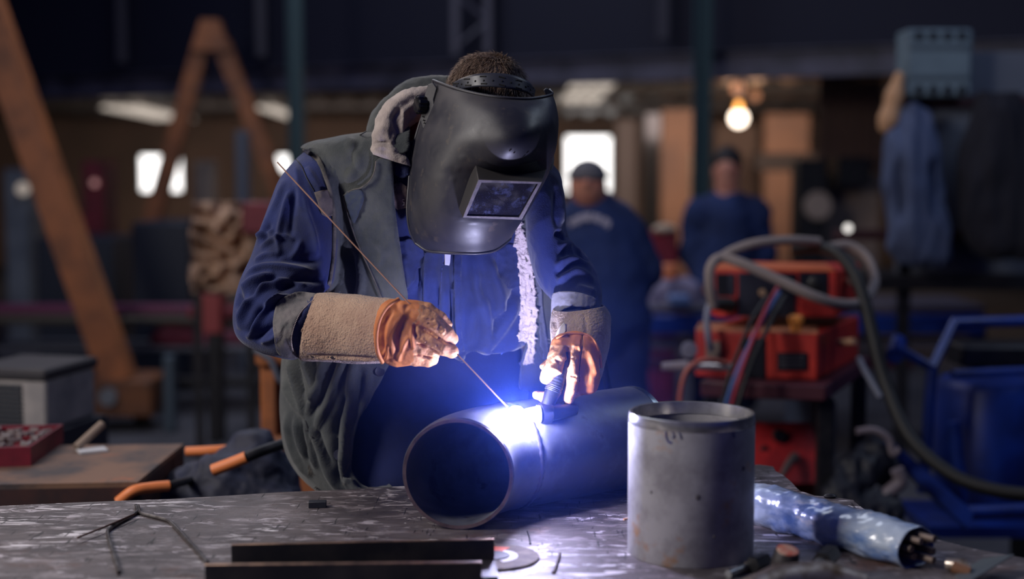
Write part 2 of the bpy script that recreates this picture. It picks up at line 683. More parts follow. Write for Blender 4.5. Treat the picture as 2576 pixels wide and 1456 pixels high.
def pchain(pts, k=None):
    """capsule chain from (px, py, depth, radius in photo pixels)"""
    out = []
    for a, b in zip(pts[:-1], pts[1:]):
        q = ('cap', np.array(P(*a[:3])), np.array(P(*b[:3])), a[3] * S(a[2]), b[3] * S(b[2]))
        out.append(q + ((k,) if k else ()))
    return out

def wchain(pts, k=None):
    out = []
    for a, b in zip(pts[:-1], pts[1:]):
        q = ('cap', np.array(a[:3], float), np.array(b[:3], float), a[3], b[3])
        out.append(q + ((k,) if k else ()))
    return out

# ================================================================ MATERIALS
M_floor = mat('concrete', rgb(74, 74, 82), 0.75, col2=rgb(50, 50, 58), vscale=1.2, bump=.3, bscale=30)
M_dark = mat('dark_steel', rgb(26, 27, 32), 0.5, 0.4, col2=rgb(44, 42, 46), vscale=20, bump=.15, bscale=150)
M_steel = mat('bare_steel', rgb(168, 170, 176), 0.28, 0.9, col2=rgb(120, 118, 120), vscale=18, rvar=.2)
M_black = mat('black_plastic', rgb(20, 20, 24), 0.42, bump=.15, bscale=300)
M_rubber = mat('black_rubber', rgb(17, 17, 20), 0.6, bump=.3, bscale=120)
M_orange = mat('orange_paint', rgb(172, 104, 62), 0.5, col2=rgb(130, 80, 52), vscale=5, bump=.1, bscale=60)
M_red = mat('red_paint', rgb(200, 54, 42), 0.5, col2=rgb(158, 38, 34), vscale=6, bump=.1, bscale=60)
M_dred = mat('dark_red_paint', rgb(120, 26, 44), 0.5, col2=rgb(80, 20, 34), vscale=6)
M_blue = mat('blue_paint', rgb(20, 52, 140), 0.42, col2=rgb(14, 34, 96), vscale=4)
M_navy = mat('navy_cloth', rgb(26, 40, 84), 0.9, col2=rgb(18, 28, 64), vscale=10, bump=.3, bscale=60)
M_teal = mat('teal_paint', rgb(36, 64, 72), 0.6)
M_cream = mat('cream_paint', rgb(190, 170, 148), 0.6, col2=rgb(150, 132, 116), vscale=3)
M_grey = mat('grey_paint', rgb(120, 126, 134), 0.55, col2=rgb(92, 98, 108), vscale=3)
M_skin = mat('skin', rgb(196, 140, 118), 0.5, col2=rgb(180, 112, 96), vscale=15, bump=.1, bscale=200)
M_brass = mat('brass', rgb(190, 140, 70), 0.35, 0.8, col2=rgb(130, 90, 50), vscale=30)

# ================================================================ FLOOR AND LARGE ROOM SHELL
def struct(name, mb, m, parent=None, **k):
    o = mb.build(name, m, parent, **k)
    if parent is None:
        o['kind'] = 'structure'
    return o

struct('floor', MB().box((0, 11, -0.05), (26, 28, 0.1)), M_floor, smooth=False)
M_wall = mat('back_wall_plaster', rgb(112, 90, 78), 0.8, col2=rgb(92, 76, 68), vscale=.7, bump=.2, bscale=8)
YB = 22.0
def wx(px, Y): return (px - 1288) / F_PX * Y
def wz(py, Y): return P(1288, py, Y).z
# back wall with two window openings, built as piers and spandrels of one mesh
wins = [(352, 462, 388, 484), (696, 742, 388, 434), (1420, 1538, 340, 486)]
wb = MB()
xs = [-13] + [c for w in wins for c in (wx(w[0], YB), wx(w[1], YB))] + [13]
for i in range(len(xs) - 1):
    xa, xb = xs[i], xs[i + 1]
    if i % 2 == 0:
        wb.box(((xa + xb) / 2, YB + .1, 2.2), (xb - xa, .2, 4.4))
    else:
        w = wins[i // 2]
        z1, z0 = wz(w[2], YB), wz(w[3], YB)
        wb.box(((xa + xb) / 2, YB + .1, z0 / 2), (xb - xa, .2, z0))
        wb.box(((xa + xb) / 2, YB + .1, (z1 + 4.4) / 2), (xb - xa, .2, 4.4 - z1))
struct('wall_back', wb, M_wall, smooth=False)
M_day = emit('daylight_pane', (1.0, 0.97, 0.95, 1), 2.6)
M_wframe = mat('window_frame_paint', rgb(120, 116, 112), 0.5)
for n_, w in enumerate(wins):
    x0, x1, z1, z0 = wx(w[0], YB), wx(w[1], YB), wz(w[2], YB), wz(w[3], YB)
    fr = MB()
    for c, s_ in (((x0, (z0 + z1) / 2), (.05, z1 - z0)), ((x1, (z0 + z1) / 2), (.05, z1 - z0)),
                  (((x0 + x1) / 2, z0), (x1 - x0, .05)), (((x0 + x1) / 2, z1), (x1 - x0, .05))):
        fr.box((c[0], YB + .04, c[1]), (s_[0], .08, s_[1]))
    f = struct('window_%d' % (n_ + 1), fr, M_wframe, smooth=False)
    MB().box(((x0 + x1) / 2, YB + .08, (z0 + z1) / 2), (x1 - x0, .01, z1 - z0)).build('pane', M_day, f, smooth=False)
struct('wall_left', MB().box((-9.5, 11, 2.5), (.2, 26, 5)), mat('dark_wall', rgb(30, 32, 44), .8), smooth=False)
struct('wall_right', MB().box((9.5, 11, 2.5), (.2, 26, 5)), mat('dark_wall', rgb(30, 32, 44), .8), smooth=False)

# low far bay: sloping corrugated roof with translucent sheets, below a dark upper wall carried by a rail beam
def beamY(px):            # the rail line recedes to the left
    t = (px - 0) / 2280
    return 14.0 + (10.16 - 14.0) * t
BL = (wx(-700, 15.6), 15.6); BR = (wx(2900, 9.4), 9.4)
bdir = Vector((BR[0] - BL[0], BR[1] - BL[1], 0)).normalized()
zb = 2.40
def line_y(x):
    t = (x - BL[0]) / (BR[0] - BL[0])
    return BL[1] + (BR[1] - BL[1]) * t
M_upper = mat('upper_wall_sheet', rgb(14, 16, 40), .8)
ang = math.atan2(bdir.y, bdir.x)
Rb = Matrix.Rotation(ang, 3, 'Z')
mid = Vector(((BL[0] + BR[0]) / 2, (BL[1] + BR[1]) / 2, 0))
Lb = (Vector(BR) - Vector(BL)).length
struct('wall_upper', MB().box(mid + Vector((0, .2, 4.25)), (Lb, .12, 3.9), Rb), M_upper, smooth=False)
rb = MB()
rb.box(mid + Vector((0, 0, zb)), (Lb, .16, .012), Rb).box(mid + Vector((0, 0, zb - .1)), (Lb, .012, .2), Rb).box(mid + Vector((0, 0, zb - .2)), (Lb, .16, .012), Rb)
M_rail = mat('rail_beam_paint', rgb(80, 78, 98), .55, col2=rgb(46, 46, 62), vscale=4)
tag(rb.build('rail_beam', M_rail, smooth=False), 'long grey steel rail beam under the dark upper wall', 'beam')
cr = MB()
zc0, zc1 = 2.52, 2.36
xs_ = np.arange(-8.5, 8.5, .09)
vs, fs = [], []
for i, x in enumerate(xs_):
    dz = .028 * (1 if i % 4 in (1, 2) else -1)
    y0 = line_y(x) + .25
    vs += [(x, y0, zc0 + dz), (x, YB, zc1 + dz), (x, y0, zc0 + dz + .01), (x, YB, zc1 + dz + .01)]
for i in range(len(xs_) - 1):
    a = i * 4
    fs += [(a, a + 4, a + 5, a + 1), (a + 2, a + 3, a + 7, a + 6)]
cr.add(vs, fs)
struct('ceiling', cr, mat('corrugated_roof', rgb(84, 76, 72), .5, .2, col2=rgb(58, 52, 52), vscale=1.0), smooth=False)
M_sky = emit('translucent_sheet', (1.0, 0.86, 0.74, 1), .62)
for n_, (a, b, c, d) in enumerate(((338, 446, 228, 288), (696, 742, 240, 290), (1418, 1530, 196, 246))):
    Ya, Yb_ = 18.0, 21.0
    if n_ == 2: Ya, Yb_ = 14.2, 17.2
    q = []
    zt_ = lambda y: zc0 + (zc1 - zc0) * (y - 12) / (YB - 12) - .10
    sk = MB()
    x0, x1 = wx(a, (Ya + Yb_) / 2), wx(b, (Ya + Yb_) / 2)
    xx = np.arange(x0, x1, .07)
    vs, fs = [], []
    for i, x in enumerate(xx):
        dz = .02 * (1 if i % 2 else -1)
        vs += [(x, Ya, zt_(Ya) + dz), (x, Yb_, zt_(Yb_) + dz)]
    for i in range(len(xx) - 1):
        fs.append((2 * i, 2 * i + 2, 2 * i + 3, 2 * i + 1))
    sk.add(vs, fs)
    lab = ['pale translucent roof sheet above the gantry frame at the left', 'pale translucent roof sheet beside the teal post left of the welder',
           'pale translucent roof sheet above the bright window behind the worker'][n_]
    tag(sk.build('skylight_sheet', M_sky, smooth=False), lab, 'skylight')
# purlins of the far roof
for n_, y in enumerate((14.6, 18.2)):
    tag(MB().box((0, y + .6, zc0 - .12), (16, .08, .14)).build('roof_purlin', mat('purlin', rgb(60, 54, 54), .6), smooth=False),
        ['dark cross purlin under the nearer edge of the low corrugated roof', 'dark cross purlin under the far end of the low corrugated roof'][n_], 'beam')

# ================================================================ THE WELDING BENCH
ZT = 0.85
back = [(-420, 1292), (-40, 1274), (200, 1263), (420, 1255), (560, 1247), (700, 1238), (870, 1231), (1100, 1218), (1400, 1197), (1700, 1180), (1910, 1168)]
right = [(1945, 1173), (1952, 1185), (1968, 1193), (1990, 1211), (2003, 1226), (2014, 1235), (2050, 1246), (2090, 1250), (2118, 1253), (2146, 1257), (2160, 1270), (2182, 1286), (2205, 1303), (2240, 1320), (2300, 1342), (2450, 1380), (2570, 1402), (2760, 1440)]
pl = [tuple(T(x, y, ZT)[:2]) for x, y in back + right]
pl += [(1.12, 1.85), (-1.35, 1.85)]
def table_material():
    m = bpy.data.materials.new('bench_plate')
    m.use_nodes = True
    nt = m.node_tree; b = nt.nodes['Principled BSDF']
    tc = nt.nodes.new('ShaderNodeTexCoord')
    def mapn(scale, rot=0):
        mp = nt.nodes.new('ShaderNodeMapping'); mp.inputs['Scale'].default_value = scale; mp.inputs['Rotation'].default_value = (0, 0, rot)
        nt.links.new(tc.outputs['Object'], mp.inputs['Vector']); return mp
    def nz(mp, sc_, det=8, rough=.6, dist=0.0):
        n = nt.nodes.new('ShaderNodeTexNoise'); n.inputs['Scale'].default_value = sc_; n.inputs['Detail'].default_value = det
        n.inputs['Roughness'].default_value = rough; n.inputs['Distortion'].default_value = dist
        nt.links.new(mp.outputs[0], n.inputs['Vector']); return n
    def mr(src, a, c, lo=0, hi=1):
        r = nt.nodes.new('ShaderNodeMapRange'); r.inputs[1].default_value = a; r.inputs[2].default_value = c; r.inputs[3].default_value = lo; r.inputs[4].default_value = hi
        nt.links.new(src, r.inputs[0]); return r.outputs[0]
    def mul(a, c):
        n = nt.nodes.new('ShaderNodeMath'); n.operation = 'MULTIPLY'
        nt.links.new(a, n.inputs[0]); nt.links.new(c, n.inputs[1]); return n.outputs[0]
    def mix(f, a, c):
        n = nt.nodes.new('ShaderNodeMix'); n.data_type = 'RGBA'
        nt.links.new(f, n.inputs['Factor'])
        if isinstance(a, tuple): n.inputs['A'].default_value = a
        else: nt.links.new(a, n.inputs['A'])
        n.inputs['B'].default_value = c
        return n.outputs['Result']
    m1 = mapn((1, 1, 1)); m2 = mapn((1.0, 4.5, 1), .12); m3 = mapn((8, 1.0, 1), -.5); m4 = mapn((1, 2.2, 1), -.3)
    base = mix(mr(nz(m1, 5).outputs[0], .35, .65), rgb(66, 60, 62), rgb(112, 103, 104))
    base = mix(mr(nz(m4, 13, 9, .65, .6).outputs[0], .52, .66), base, rgb(150, 141, 144))
    base = mix(mr(nz(m4, 7, 9, .7, 1.2).outputs[0], .60, .68, 0, .8), base, rgb(40, 35, 36))
    blot = mr(nz(m1, 2.6, 3).outputs[0], .46, .56)
    streak = mr(nz(m2, 9, 8, .6, 1.0).outputs[0], .575, .60)
    base = mix(mul(streak, blot), base, rgb(232, 226, 230))
    blot2 = mr(nz(m4, 5.0, 4).outputs[0], .50, .58)
    base = mix(mul(mr(nz(m4, 26, 8, .6, .8).outputs[0], .56, .60), blot2), base, rgb(186, 178, 184))
    rust = mr(nz(m1, 6.5, 6).outputs[0], .60, .72, 0, .7)
    base = mix(rust, base, rgb(98, 62, 44))
    sc1 = mr(nz(m3, 16, 3, .5, .3).outputs[0], .66, .69, 0, .8)
    base = mix(sc1, base, rgb(22, 20, 22))
    nt.links.new(base, b.inputs['Base Color'])
    b.inputs['Roughness'].default_value = .5
    b.inputs['Metallic'].default_value = .15
    nt.links.new(mr(nz(m4, 14).outputs[0], .3, .7, .62, .36), b.inputs['Roughness'])
    bp = nt.nodes.new('ShaderNodeBump'); bp.inputs['Strength'].default_value = .6; bp.inputs['Distance'].default_value = .003
    nt.links.new(nz(m4, 40, 8, .7).outputs[0], bp.inputs['Height'])
    nt.links.new(bp.outputs[0], b.inputs['Normal'])
    return m
M_bench = table_material()
bench = thing('welding_bench', (0, 2.3, 0), 'heavy steel welding bench with scratched paint-streaked plate and torch-cut right edge', 'workbench')
top = MB().prism(pl, ZT - .018, ZT).build('bench_top', M_bench, bench, smooth=False)
for x, y in ((-1.2, 2.0), (.95, 2.0), (-1.2, 2.55), (.40, 2.75)):
    MB().box((x, y, (ZT - .018) / 2), (.08, .08, ZT - .018)).build('leg', M_dark, bench, smooth=False)
MB().box((-.12, 2.0, ZT - .058), (2.2, .06, .08)).box((-.4, 2.58, ZT - .058), (1.55, .06, .08)).build('frame', M_dark, bench, smooth=False)

# ================================================================ THE ELBOW AND PIPE BEING WELDED
RP = .1025
zc = ZT + RP
C0 = Vector((-.098, 2.488, 0)); h0 = math.radians(7); CLR = .24; turn = math.radians(45)
cc = C0 + CLR * Vector((math.cos(h0), -math.sin(h0), 0))
path = []
N_ = 26
for i in range(N_ + 1):
    h = h0 + turn * i / N_
    path.append((cc + CLR * Vector((-math.cos(h), math.sin(h), 0)), h))
def pipe_wall(mb, path, ro, ri, n=96, z=zc, bevel=.004):
    V = []; m = len(path)
    prof = [(ri, 0), (ro - bevel, 0)] 
    rows = []
    for j, (c, h) in enumerate(path):
        rows.append((c, h, ro))
    for j in range(m - 1, -1, -1):
        rows.append((path[j][0], path[j][1], ri))
    rows.insert(0, (path[0][0] , path[0][1], ro - bevel))
    c1, hh = path[0]
    d = Vector((math.sin(hh), math.cos(hh), 0))
    rows[0] = (c1 - d * bevel, hh, ro - bevel)
    rows[-1] = (c1 - d * bevel, hh, ri)
    for c, h, r in rows:
        nx = Vector((math.cos(h), -math.sin(h), 0))
        for k in range(n):
            a = 2 * math.pi * k / n
            V.append(Vector((c.x, c.y, z)) + r * (math.cos(a) * nx + math.sin(a) * Vector((0, 0, 1))))
    k = len(rows)
    fs = grid_faces(k, n) + [((k - 1) * n + i, (k - 1) * n + (i + 1) % n, (i + 1) % n, i) for i in range(n)]
    return mb.add(V, fs)
def hot_pipe(name):
    return mat(name, rgb(86, 88, 98), .42, .35, col2=rgb(120, 122, 134), vscale=9, vmin=.45, vmax=.7, bump=.25, bscale=40, rvar=.2, col3=rgb(62, 60, 66), v3=14)
M_pipe = hot_pipe('mill_scale_pipe')
asm = thing('welded_pipe', (path[0][0].x, path[0][0].y, ZT), 'dark steel pipe elbow and pipe being joined on the bench under the welding arc', 'pipe')
elb_mb = pipe_wall(MB(), path, RP, RP - .0075); elb_mb.build('elbow', M_pipe, asm, angle=50)
e2, h2 = path[-1]
d2 = Vector((math.sin(h2), math.cos(h2), 0))
LP = .33
pipe_wall(MB(), [(e2 + d2 * (.0005 + LP * i / 10), h2) for i in range(11)], RP, RP - .0075, bevel=.0005).build('pipe', M_pipe, asm, angle=50)
# ground bright land on the open ends
def ring_band(mb, c, h, r0, r1, th, n=96):
    d = Vector((math.sin(h), math.cos(h), 0)); nx = Vector((math.cos(h), -math.sin(h), 0))
    rows = [(r0, 0), (r1, 0), (r1, th), (r0, th)]
    V = []
    for r, t in rows:
        for k in range(n):
            a = 2 * math.pi * k / n
            V.append(Vector((c.x, c.y, zc)) + d * t + r * (math.cos(a) * nx + math.sin(a) * Vector((0, 0, 1))))
    return mb.add(V, grid_faces(4, n) + [(3 * n + i, 3 * n + (i + 1) % n, (i + 1) % n, i) for i in range(n)])
dd0 = Vector((math.sin(h0), math.cos(h0), 0))
ring_band(MB(), path[0][0] - dd0 * .0052, h0, RP - .0075, RP - .0015, .003).build('ground_rim', mat('ground_rim', rgb(132, 112, 116), .4, .5, col2=rgb(96, 80, 84), vscale=25), asm)
pe = e2 + d2 * (.004 + LP)
ring_band(MB(), pe - d2 * .012, h2, RP - .008, RP + .0008, .0125).build('ground_end', mat('polished_end', rgb(176, 184, 190), .25, .8, col2=rgb(110, 120, 126), vscale=60), asm)
wbd = MB()
nseg = 120
V = []
nx = Vector((math.cos(h2), -math.sin(h2), 0))
for k in range(nseg):
    a = 2 * math.pi * k / nseg
    rad = math.cos(a) * nx + math.sin(a) * Vector((0, 0, 1))
    rr = .0045 + .0012 * math.sin(k * 2.2)
    for j in range(8):
        b_ = 2 * math.pi * j / 8
        V.append(Vector((e2.x, e2.y, zc)) + d2 * (.002 + rr * 1.2 * math.cos(b_)) + rad * (RP + rr * .5 * math.sin(b_)))
fs = [(k * 8 + j, k * 8 + (j + 1) % 8, ((k + 1) % nseg) * 8 + (j + 1) % 8, ((k + 1) % nseg) * 8 + j) for k in range(nseg) for j in range(8)]
wbd.add(V, fs).build('weld_bead', mat('weld_bead', rgb(104, 100, 112), .35, .7), asm)

# the arc itself: hot plasma that lights the work
_b = bvh_of((elb_mb.v, elb_mb.f))
_Y = 2.60
while (_b.find_nearest(P(1298, 1047, _Y))[0] - P(1298, 1047, _Y)).length < .0195 or _Y > 2.598:
    _Y -= .001
ARC = P(1298, 1047, _Y)
print('ARC depth', _Y)
ab = MB()
random.seed(3)
ab.ball((0, 0, 0), 1, 16)
V = []
for v in ab.v:
    v = Vector(v)
    k = 1 + .22 * noise.noise(v * 1.7 + Vector((3, 1, 7)))
    V.append(ARC + Vector((v.x * .020 * k, v.y * .011 * k, v.z * .019 * k)))
arc = mesh_obj('welding_arc', V, ab.f, emit('arc_plasma', (0.60, 0.60, 1.0, 1), 1050))
tag(arc, 'blinding blue-white welding arc on the pipe seam at the torch tip', 'welding arc')

# ================================================================ STEEL PIPE OFFCUT STANDING ON THE BENCH
cy, cxx = 2.34, wx(1745, 2.34)
RC, HC = .1072, .2435
can = thing('pipe_offcut', (cxx, cy, ZT), 'upright pale steel pipe offcut with a shiny machined rim and blue marker strokes', 'pipe offcut')
cb = MB().lathe((cxx, cy, ZT), [(RC - .001, 0), (RC, .002), (RC, .226), (RC - .009, .226), (RC - .009, .008), (.0, .008)], 128, cap=False)
canb = cb.build('body', mat('grey_pipe_steel', rgb(172, 170, 176), .5, .1, col2=rgb(138, 135, 142), vscale=14, bump=.1, bscale=60, rvar=.15, col3=rgb(168, 130, 100), v3=9), can, angle=50)
rm = MB().lathe((cxx, cy, ZT), [(RC - .0005, .224), (RC + .0006, .226), (RC - .0015, HC - .001), (RC - .0035, HC), (RC - .0075, HC - .001), (RC - .010, .222)], 128, cap=False)
rm.build('machined_rim', mat('polished_rim', rgb(214, 212, 214), .22, .7, col2=rgb(160, 158, 160), vscale=12), can, angle=50)
MB().lathe((cxx, cy, ZT), [(.0, .19), (RC - .0095, .19), (RC - .0095, .188), (0, .188)], 64, cap=False).build('inner_plate', M_dark, can)
canbvh = bvh_of((cb.v, [f for f in cb.f]))
mk = MB()
for st in ([(1676, 1082), (1677, 1100), (1683, 1112), (1690, 1113)], [(1692, 1086), (1696, 1096), (1692, 1102)], [(1706, 1082), (1712, 1094), (1714, 1104)],
           [(1846, 1076), (1845, 1090), (1848, 1100)], [(1850, 1076), (1852, 1088)]):
    seam(mk, st, canbvh, .0004, .0016, per=4, fallbackY=2.24, flat=.5)
mk.build('marker_strokes', mat('blue_marker', rgb(46, 52, 120), .6), can)
for x, y, r in ((1756, 1251, 7), (1868, 1178, 6), (1796, 1350, 5), (1640, 1238, 4)):
    c = cast(canbvh, x, y, .0002, 2.24); MB().ball(c, r * S(2.24), 10, (1, .12, 1.1)).build('dark_spot', mat('scale_spot', rgb(92, 88, 92), .6), can)

# ================================================================ TIG TORCH
tor = thing('welding_torch', P(1385, 1038, 2.615), 'black welding torch with taped handle gripped by the suede glove over the pipe', 'welding torch')
def tp(x, y, Y): return P(x, y, Y)
MB().tube([tp(1312, 1046, 2.598), tp(1326, 1044, 2.600), tp(1352, 1041, 2.606)], [.010, .0135, .0155], 24).build('ceramic_cup', mat('ceramic_cup', rgb(196, 176, 190), .4), tor)
MB().tube([tp(1351, 1041, 2.606), tp(1359, 1040.5, 2.607)], [.0172, .0172], 24).build('gasket_ring', mat('gasket', rgb(150, 150, 168), .4), tor)
MB().tube([tp(1358, 1040.5, 2.607), tp(1360, 1040, 2.608), tp(1384, 1038, 2.614), tp(1386, 1038, 2.6145)], [.017, .0198, .0198, .018], 28).build('head', M_black, tor)
MB().tube([tp(1385, 1037, 2.614), tp(1395, 1036, 2.617), tp(1440, 1031, 2.632), tp(1448, 1030, 2.634), tp(1450, 1030, 2.635)], [.0165, .0158, .0118, .0108, .007], 24).build('back_cap', M_black, tor)
MB().tube([tp(1373, 1030, 2.612), tp(1380, 1010, 2.617), tp(1388, 990, 2.622), tp(1392, 982, 2.624)], [.0125, .0130, .0150, .0160], 24).build('neck', M_black, tor)
hp = catmull([tp(1390, 985, 2.624), tp(1398, 965, 2.628), tp(1410, 930, 2.636), tp(1424, 890, 2.65), tp(1440, 850, 2.68)], 14)
rr_ = [.0165 + .0004 * math.sin(i * 1.9) for i in range(len(hp))]
MB().tube(hp, rr_, 22).build('taped_handle', mat('cloth_tape', rgb(44, 46, 60), .5, bump=.6, bscale=90), tor)
MB().tube(catmull([tp(1440, 852, 2.68), tp(1470, 800, 2.78), tp(1500, 820, 2.86), tp(1530, 980, 2.97), P(1560, 1180, 3.05), P(1600, 1400, 3.2)], 8), .008, 12).build('cable', M_rubber, tor)

# ================================================================ FILLER ROD
A_, B_ = P(697, 408, 2.60), P(1277, 1024, _Y + .004)
tag(MB().tube([A_ + (B_ - A_) * (i / 12) + Vector((0, 0, -.0015 * math.sin(math.pi * i / 12))) for i in range(13)], .0013, 10).build('filler_rod', mat('copper_rod', rgb(232, 178, 146), .35, .3)),
    'long thin copper-coated filler rod held slanting by the orange glove', 'filler rod')

# ================================================================ SMALL THINGS ON THE BENCH
def rod_thing(name, pts, z, r, m, label, cat, per=6, group=None, n=10):
    q = [T(x, y, z) for x, y in pts]
    q = catmull(q, per) if per > 1 else q
    return tag(MB().tube(q, r, n).build(name, m), label, cat, group)
M_wire = mat('bent_wire_steel', rgb(128, 124, 124), .35, .7, col2=rgb(84, 78, 78), vscale=40)
def fillet(pts, k=.25):
    out = [pts[0]]
    for a, b, c in zip(pts[:-2], pts[1:-1], pts[2:]):
        a, b, c = map(np.array, (a, b, c))
        p, q = b + (a - b) * k, b + (c - b) * k
        for t in (0, .25, .5, .75, 1):
            out.append(tuple((1 - t) ** 2 * p + 2 * t * (1 - t) * b + t * t * q))
    return out + [pts[-1]]
r1 = MB().tube([T(x, y, ZT + .004) for x, y in fillet([(342, 1271), (346, 1288), (288, 1320), (268, 1336), (300, 1440)], .2)], .0034, 12)
r1.tube([T(x, y, ZT + .004) for x, y in fillet([(347, 1272), (352, 1290), (424, 1308), (446, 1330), (521, 1414)], .2)], .0034, 12)
tag(r1.build('bent_wire_fork', M_wire), 'steel rod bent into a two-armed fork lying on the bench', 'bent rod')
rod_thing('thin_rod', [(338, 1293), (270, 1322), (195, 1352)], ZT + .0095, .0018, mat('rusty_wire', rgb(92, 64, 54), .6, .3), 'thin rusty rod crossing under the bent fork on the bench', 'rod')
def block(name, px, py, size, rz, m, label, cat, bev=.001):
    c = T(px, py, ZT)
    return tag(MB().box((c.x, c.y, ZT + size[2] / 2), size, Matrix.Rotation(rz, 3, 'Z'), bev).build(name, m, smooth=False), label, cat)
block('steel_offcut', 799, 1275, (.034, .020, .012), .1, mat('dark_offcut', rgb(44, 46, 54), .5, .3, bump=.3, bscale=80), 'small dark square steel offcut near the far edge of the bench', 'offcut')
M_bar = mat('bar_steel', rgb(30, 30, 38), .5, .3, col2=rgb(52, 48, 50), vscale=12, bump=.2, bscale=60)
M_edge = mat('bar_edge', rgb(176, 144, 124), .35, .7, col2=rgb(120, 100, 92), vscale=30)
def steel_bar(pA, pB, hgt, name, label, foot=0.0, z0=ZT):
    zt_ = z0 + hgt
    a, b = T(pA[0], pA[1], zt_), T(pB[0], pB[1], zt_)
    d = (b - a).normalized(); n_ = Vector((-d.y, d.x, 0))
    if n_.y < 0: n_ = -n_
    r = thing(name, (a + b) / 2 - Vector((0, 0, hgt)), label, 'steel bar', None)
    L = (b - a).length; c = (a + b) / 2
    R = Matrix((d, n_, Vector((0, 0, 1)))).transposed()
    mb = MB().box(c - Vector((0, 0, hgt / 2)) - Vector((0, 0, .0005)), (L, .006, hgt - .001), R)
    if foot:
        mb.box(c - Vector((0, 0, hgt - .003)) - n_ * foot / 2, (L, foot, .006), R)
    mb.build('web', M_bar, r, smooth=False)
    MB().box(c, (L + .0004, .0064, .0022), R, .0008).build('bright_edge', M_edge, r, smooth=False)
    return r
steel_bar((582, 1370), (1243, 1356), .040, 'angle_bar', 'dark steel angle bar with bright top edge, farther of the two front bars', foot=.10)
steel_bar((516, 1420), (1212, 1414), .040, 'flat_bar', 'dark flat steel bar on edge, nearer of the two front bars', z0=ZT + .006)
# grinding disc
dc = T(1243, 1404, ZT)
gd = thing('grinding_disc', (dc.x, dc.y, ZT), 'worn grinding disc with orange and white label beside the steel bars', 'grinding disc')
MB().lathe((dc.x, dc.y, ZT), [(.011, 0), (.076, .0), (.076, .004), (.03, .004), (.011, .001)], 64).build('disc', mat('abrasive_disc', rgb(118, 104, 96), .8, col2=rgb(90, 80, 78), vscale=40, bump=.5, bscale=300), gd)
def ring_sector(mb, r0, r1, a0, a1, z0, th, n=30):
    V = []
    for i in range(n + 1):
        a = a0 + (a1 - a0) * i / n
        for r, z in ((r0, z0), (r1, z0), (r1, z0 + th), (r0, z0 + th)):
            V.append((dc.x + r * math.cos(a), dc.y + r * math.sin(a), z))
    fs = [(i * 4 + k, i * 4 + (k + 1) % 4, i * 4 + 4 + (k + 1) % 4, i * 4 + 4 + k) for i in range(n) for k in range(4)]
    fs += [(0, 1, 2, 3), (n * 4 + 3, n * 4 + 2, n * 4 + 1, n * 4)]
    return mb.add(V, fs)
ring_sector(MB(), .027, .040, -1.2, 1.1, ZT + .004, .0006).build('white_label', mat('label_white', rgb(206, 200, 200), .6), gd)
ring_sector(MB(), .030, .058, 1.1, 2.0, ZT + .004, .0006).build('orange_label', mat('label_orange', rgb(208, 84, 40), .6), gd)
ring_sector(MB(), .045, .060, 2.0, 2.8, ZT + .004, .0006).build('blue_label', mat('label_blue', rgb(60, 60, 130), .6), gd)
MB().lathe((dc.x, dc.y, ZT), [(.011, .0035), (.026, .0045), (.026, .006), (.011, .0055)], 40).build('hub', M_dark, gd)
rod_thing('wire_stub', [(1327, 1336), (1332, 1352), (1334, 1368)], ZT + .0012, .0015, M_dark, 'short dark wire stub on the bench behind the grinding disc', 'wire')
rod_thing('wire_stub', [(1408, 1392), (1400, 1418), (1392, 1440)], ZT + .0022, .0025, mat('brown_wire', rgb(80, 58, 54), .6), 'short brown rod piece on the bench right of the grinding disc', 'rod')
rod_thing('copper_stub', [(1569, 1306), (1586, 1303)], ZT + .0022, .0022, mat('copper_rod', rgb(232, 178, 146), .35, .3), 'tiny copper rod stub left of the upright pipe offcut', 'rod', per=1)
random.seed(11)
for i, (x, y, s_) in enumerate(((1158, 1330, 3), (2088, 1252, 9))):
    c = T(x, y, ZT)
    tag(MB().ball((c.x, c.y, ZT + .0035 * s_ / 9), .0012 * s_, 8, (1.3, .8, .5)).build('slag_chip', M_dark), ['tiny dark slag chip in front of the pipe mouth', 'dark slag lump near the jagged right edge of the bench'][i], 'slag')

# plastic wrapped roll of rods
a, b = Vector((wx(1840, 2.60), 2.60, ZT + .040)), Vector((wx(2325, 2.25), 2.25, ZT + .036))
roll = thing('rod_packet', (a + b) / 2 - Vector((0, 0, .04)), 'silvery blue plastic packet of rods lying beside the upright pipe offcut', 'packet')
d = (b - a); L = d.length; d.normalize(); sx = Vector((-d.y, d.x, 0)) * -1
if sx.y > 0: sx = -sx
rings = []
for i in range(9):
    t = i / 8
    w = [.030, .037, .040, .039, .038, .040, .043, .045, .046][i]
    hh = [.026, .034, .038, .037, .036, .036, .036, .035, .034][i]
    rings.append((a + d * L * t - Vector((0, 0, .040 - hh)) * 1.0, sx * w, Vector((0, 0, hh))))
V, Fc, nr = loft(rings, 96, 12, 2.3)
V = rumple(V, Fc, .0022, 18, 4, (1, 1, 1), True, 4)
V = sculpt(V, Fc, [([(1915, 1262), (1960, 1250), (2010, 1240)], .004, 9), ([(1925, 1320), (2020, 1285), (2050, 1330)], .007, 10), ([(2050, 1280), (2090, 1330), (2130, 1355)], .007, 10),
                   ([(2000, 1255), (2090, 1290), (2250, 1360)], .004, 10), ([(2060, 1300), (2080, 1320)], -.006, 9)])
V[:, 2] = np.maximum(V[:, 2], ZT + .0006)
M_plastic = mat('clear_wrap', rgb(190, 204, 224), .24, 0.0, col2=rgb(104, 134, 188), vscale=11, vmin=.45, vmax=.66, coat=.7, stretch=(1, 1, 2.2), col3=rgb(226, 226, 230), v3=17)
rl = mesh_obj('wrap', V, Fc, M_plastic, roll)
s_ = rl.modifiers.new('thickness', 'SOLIDIFY'); s_.thickness = .0015
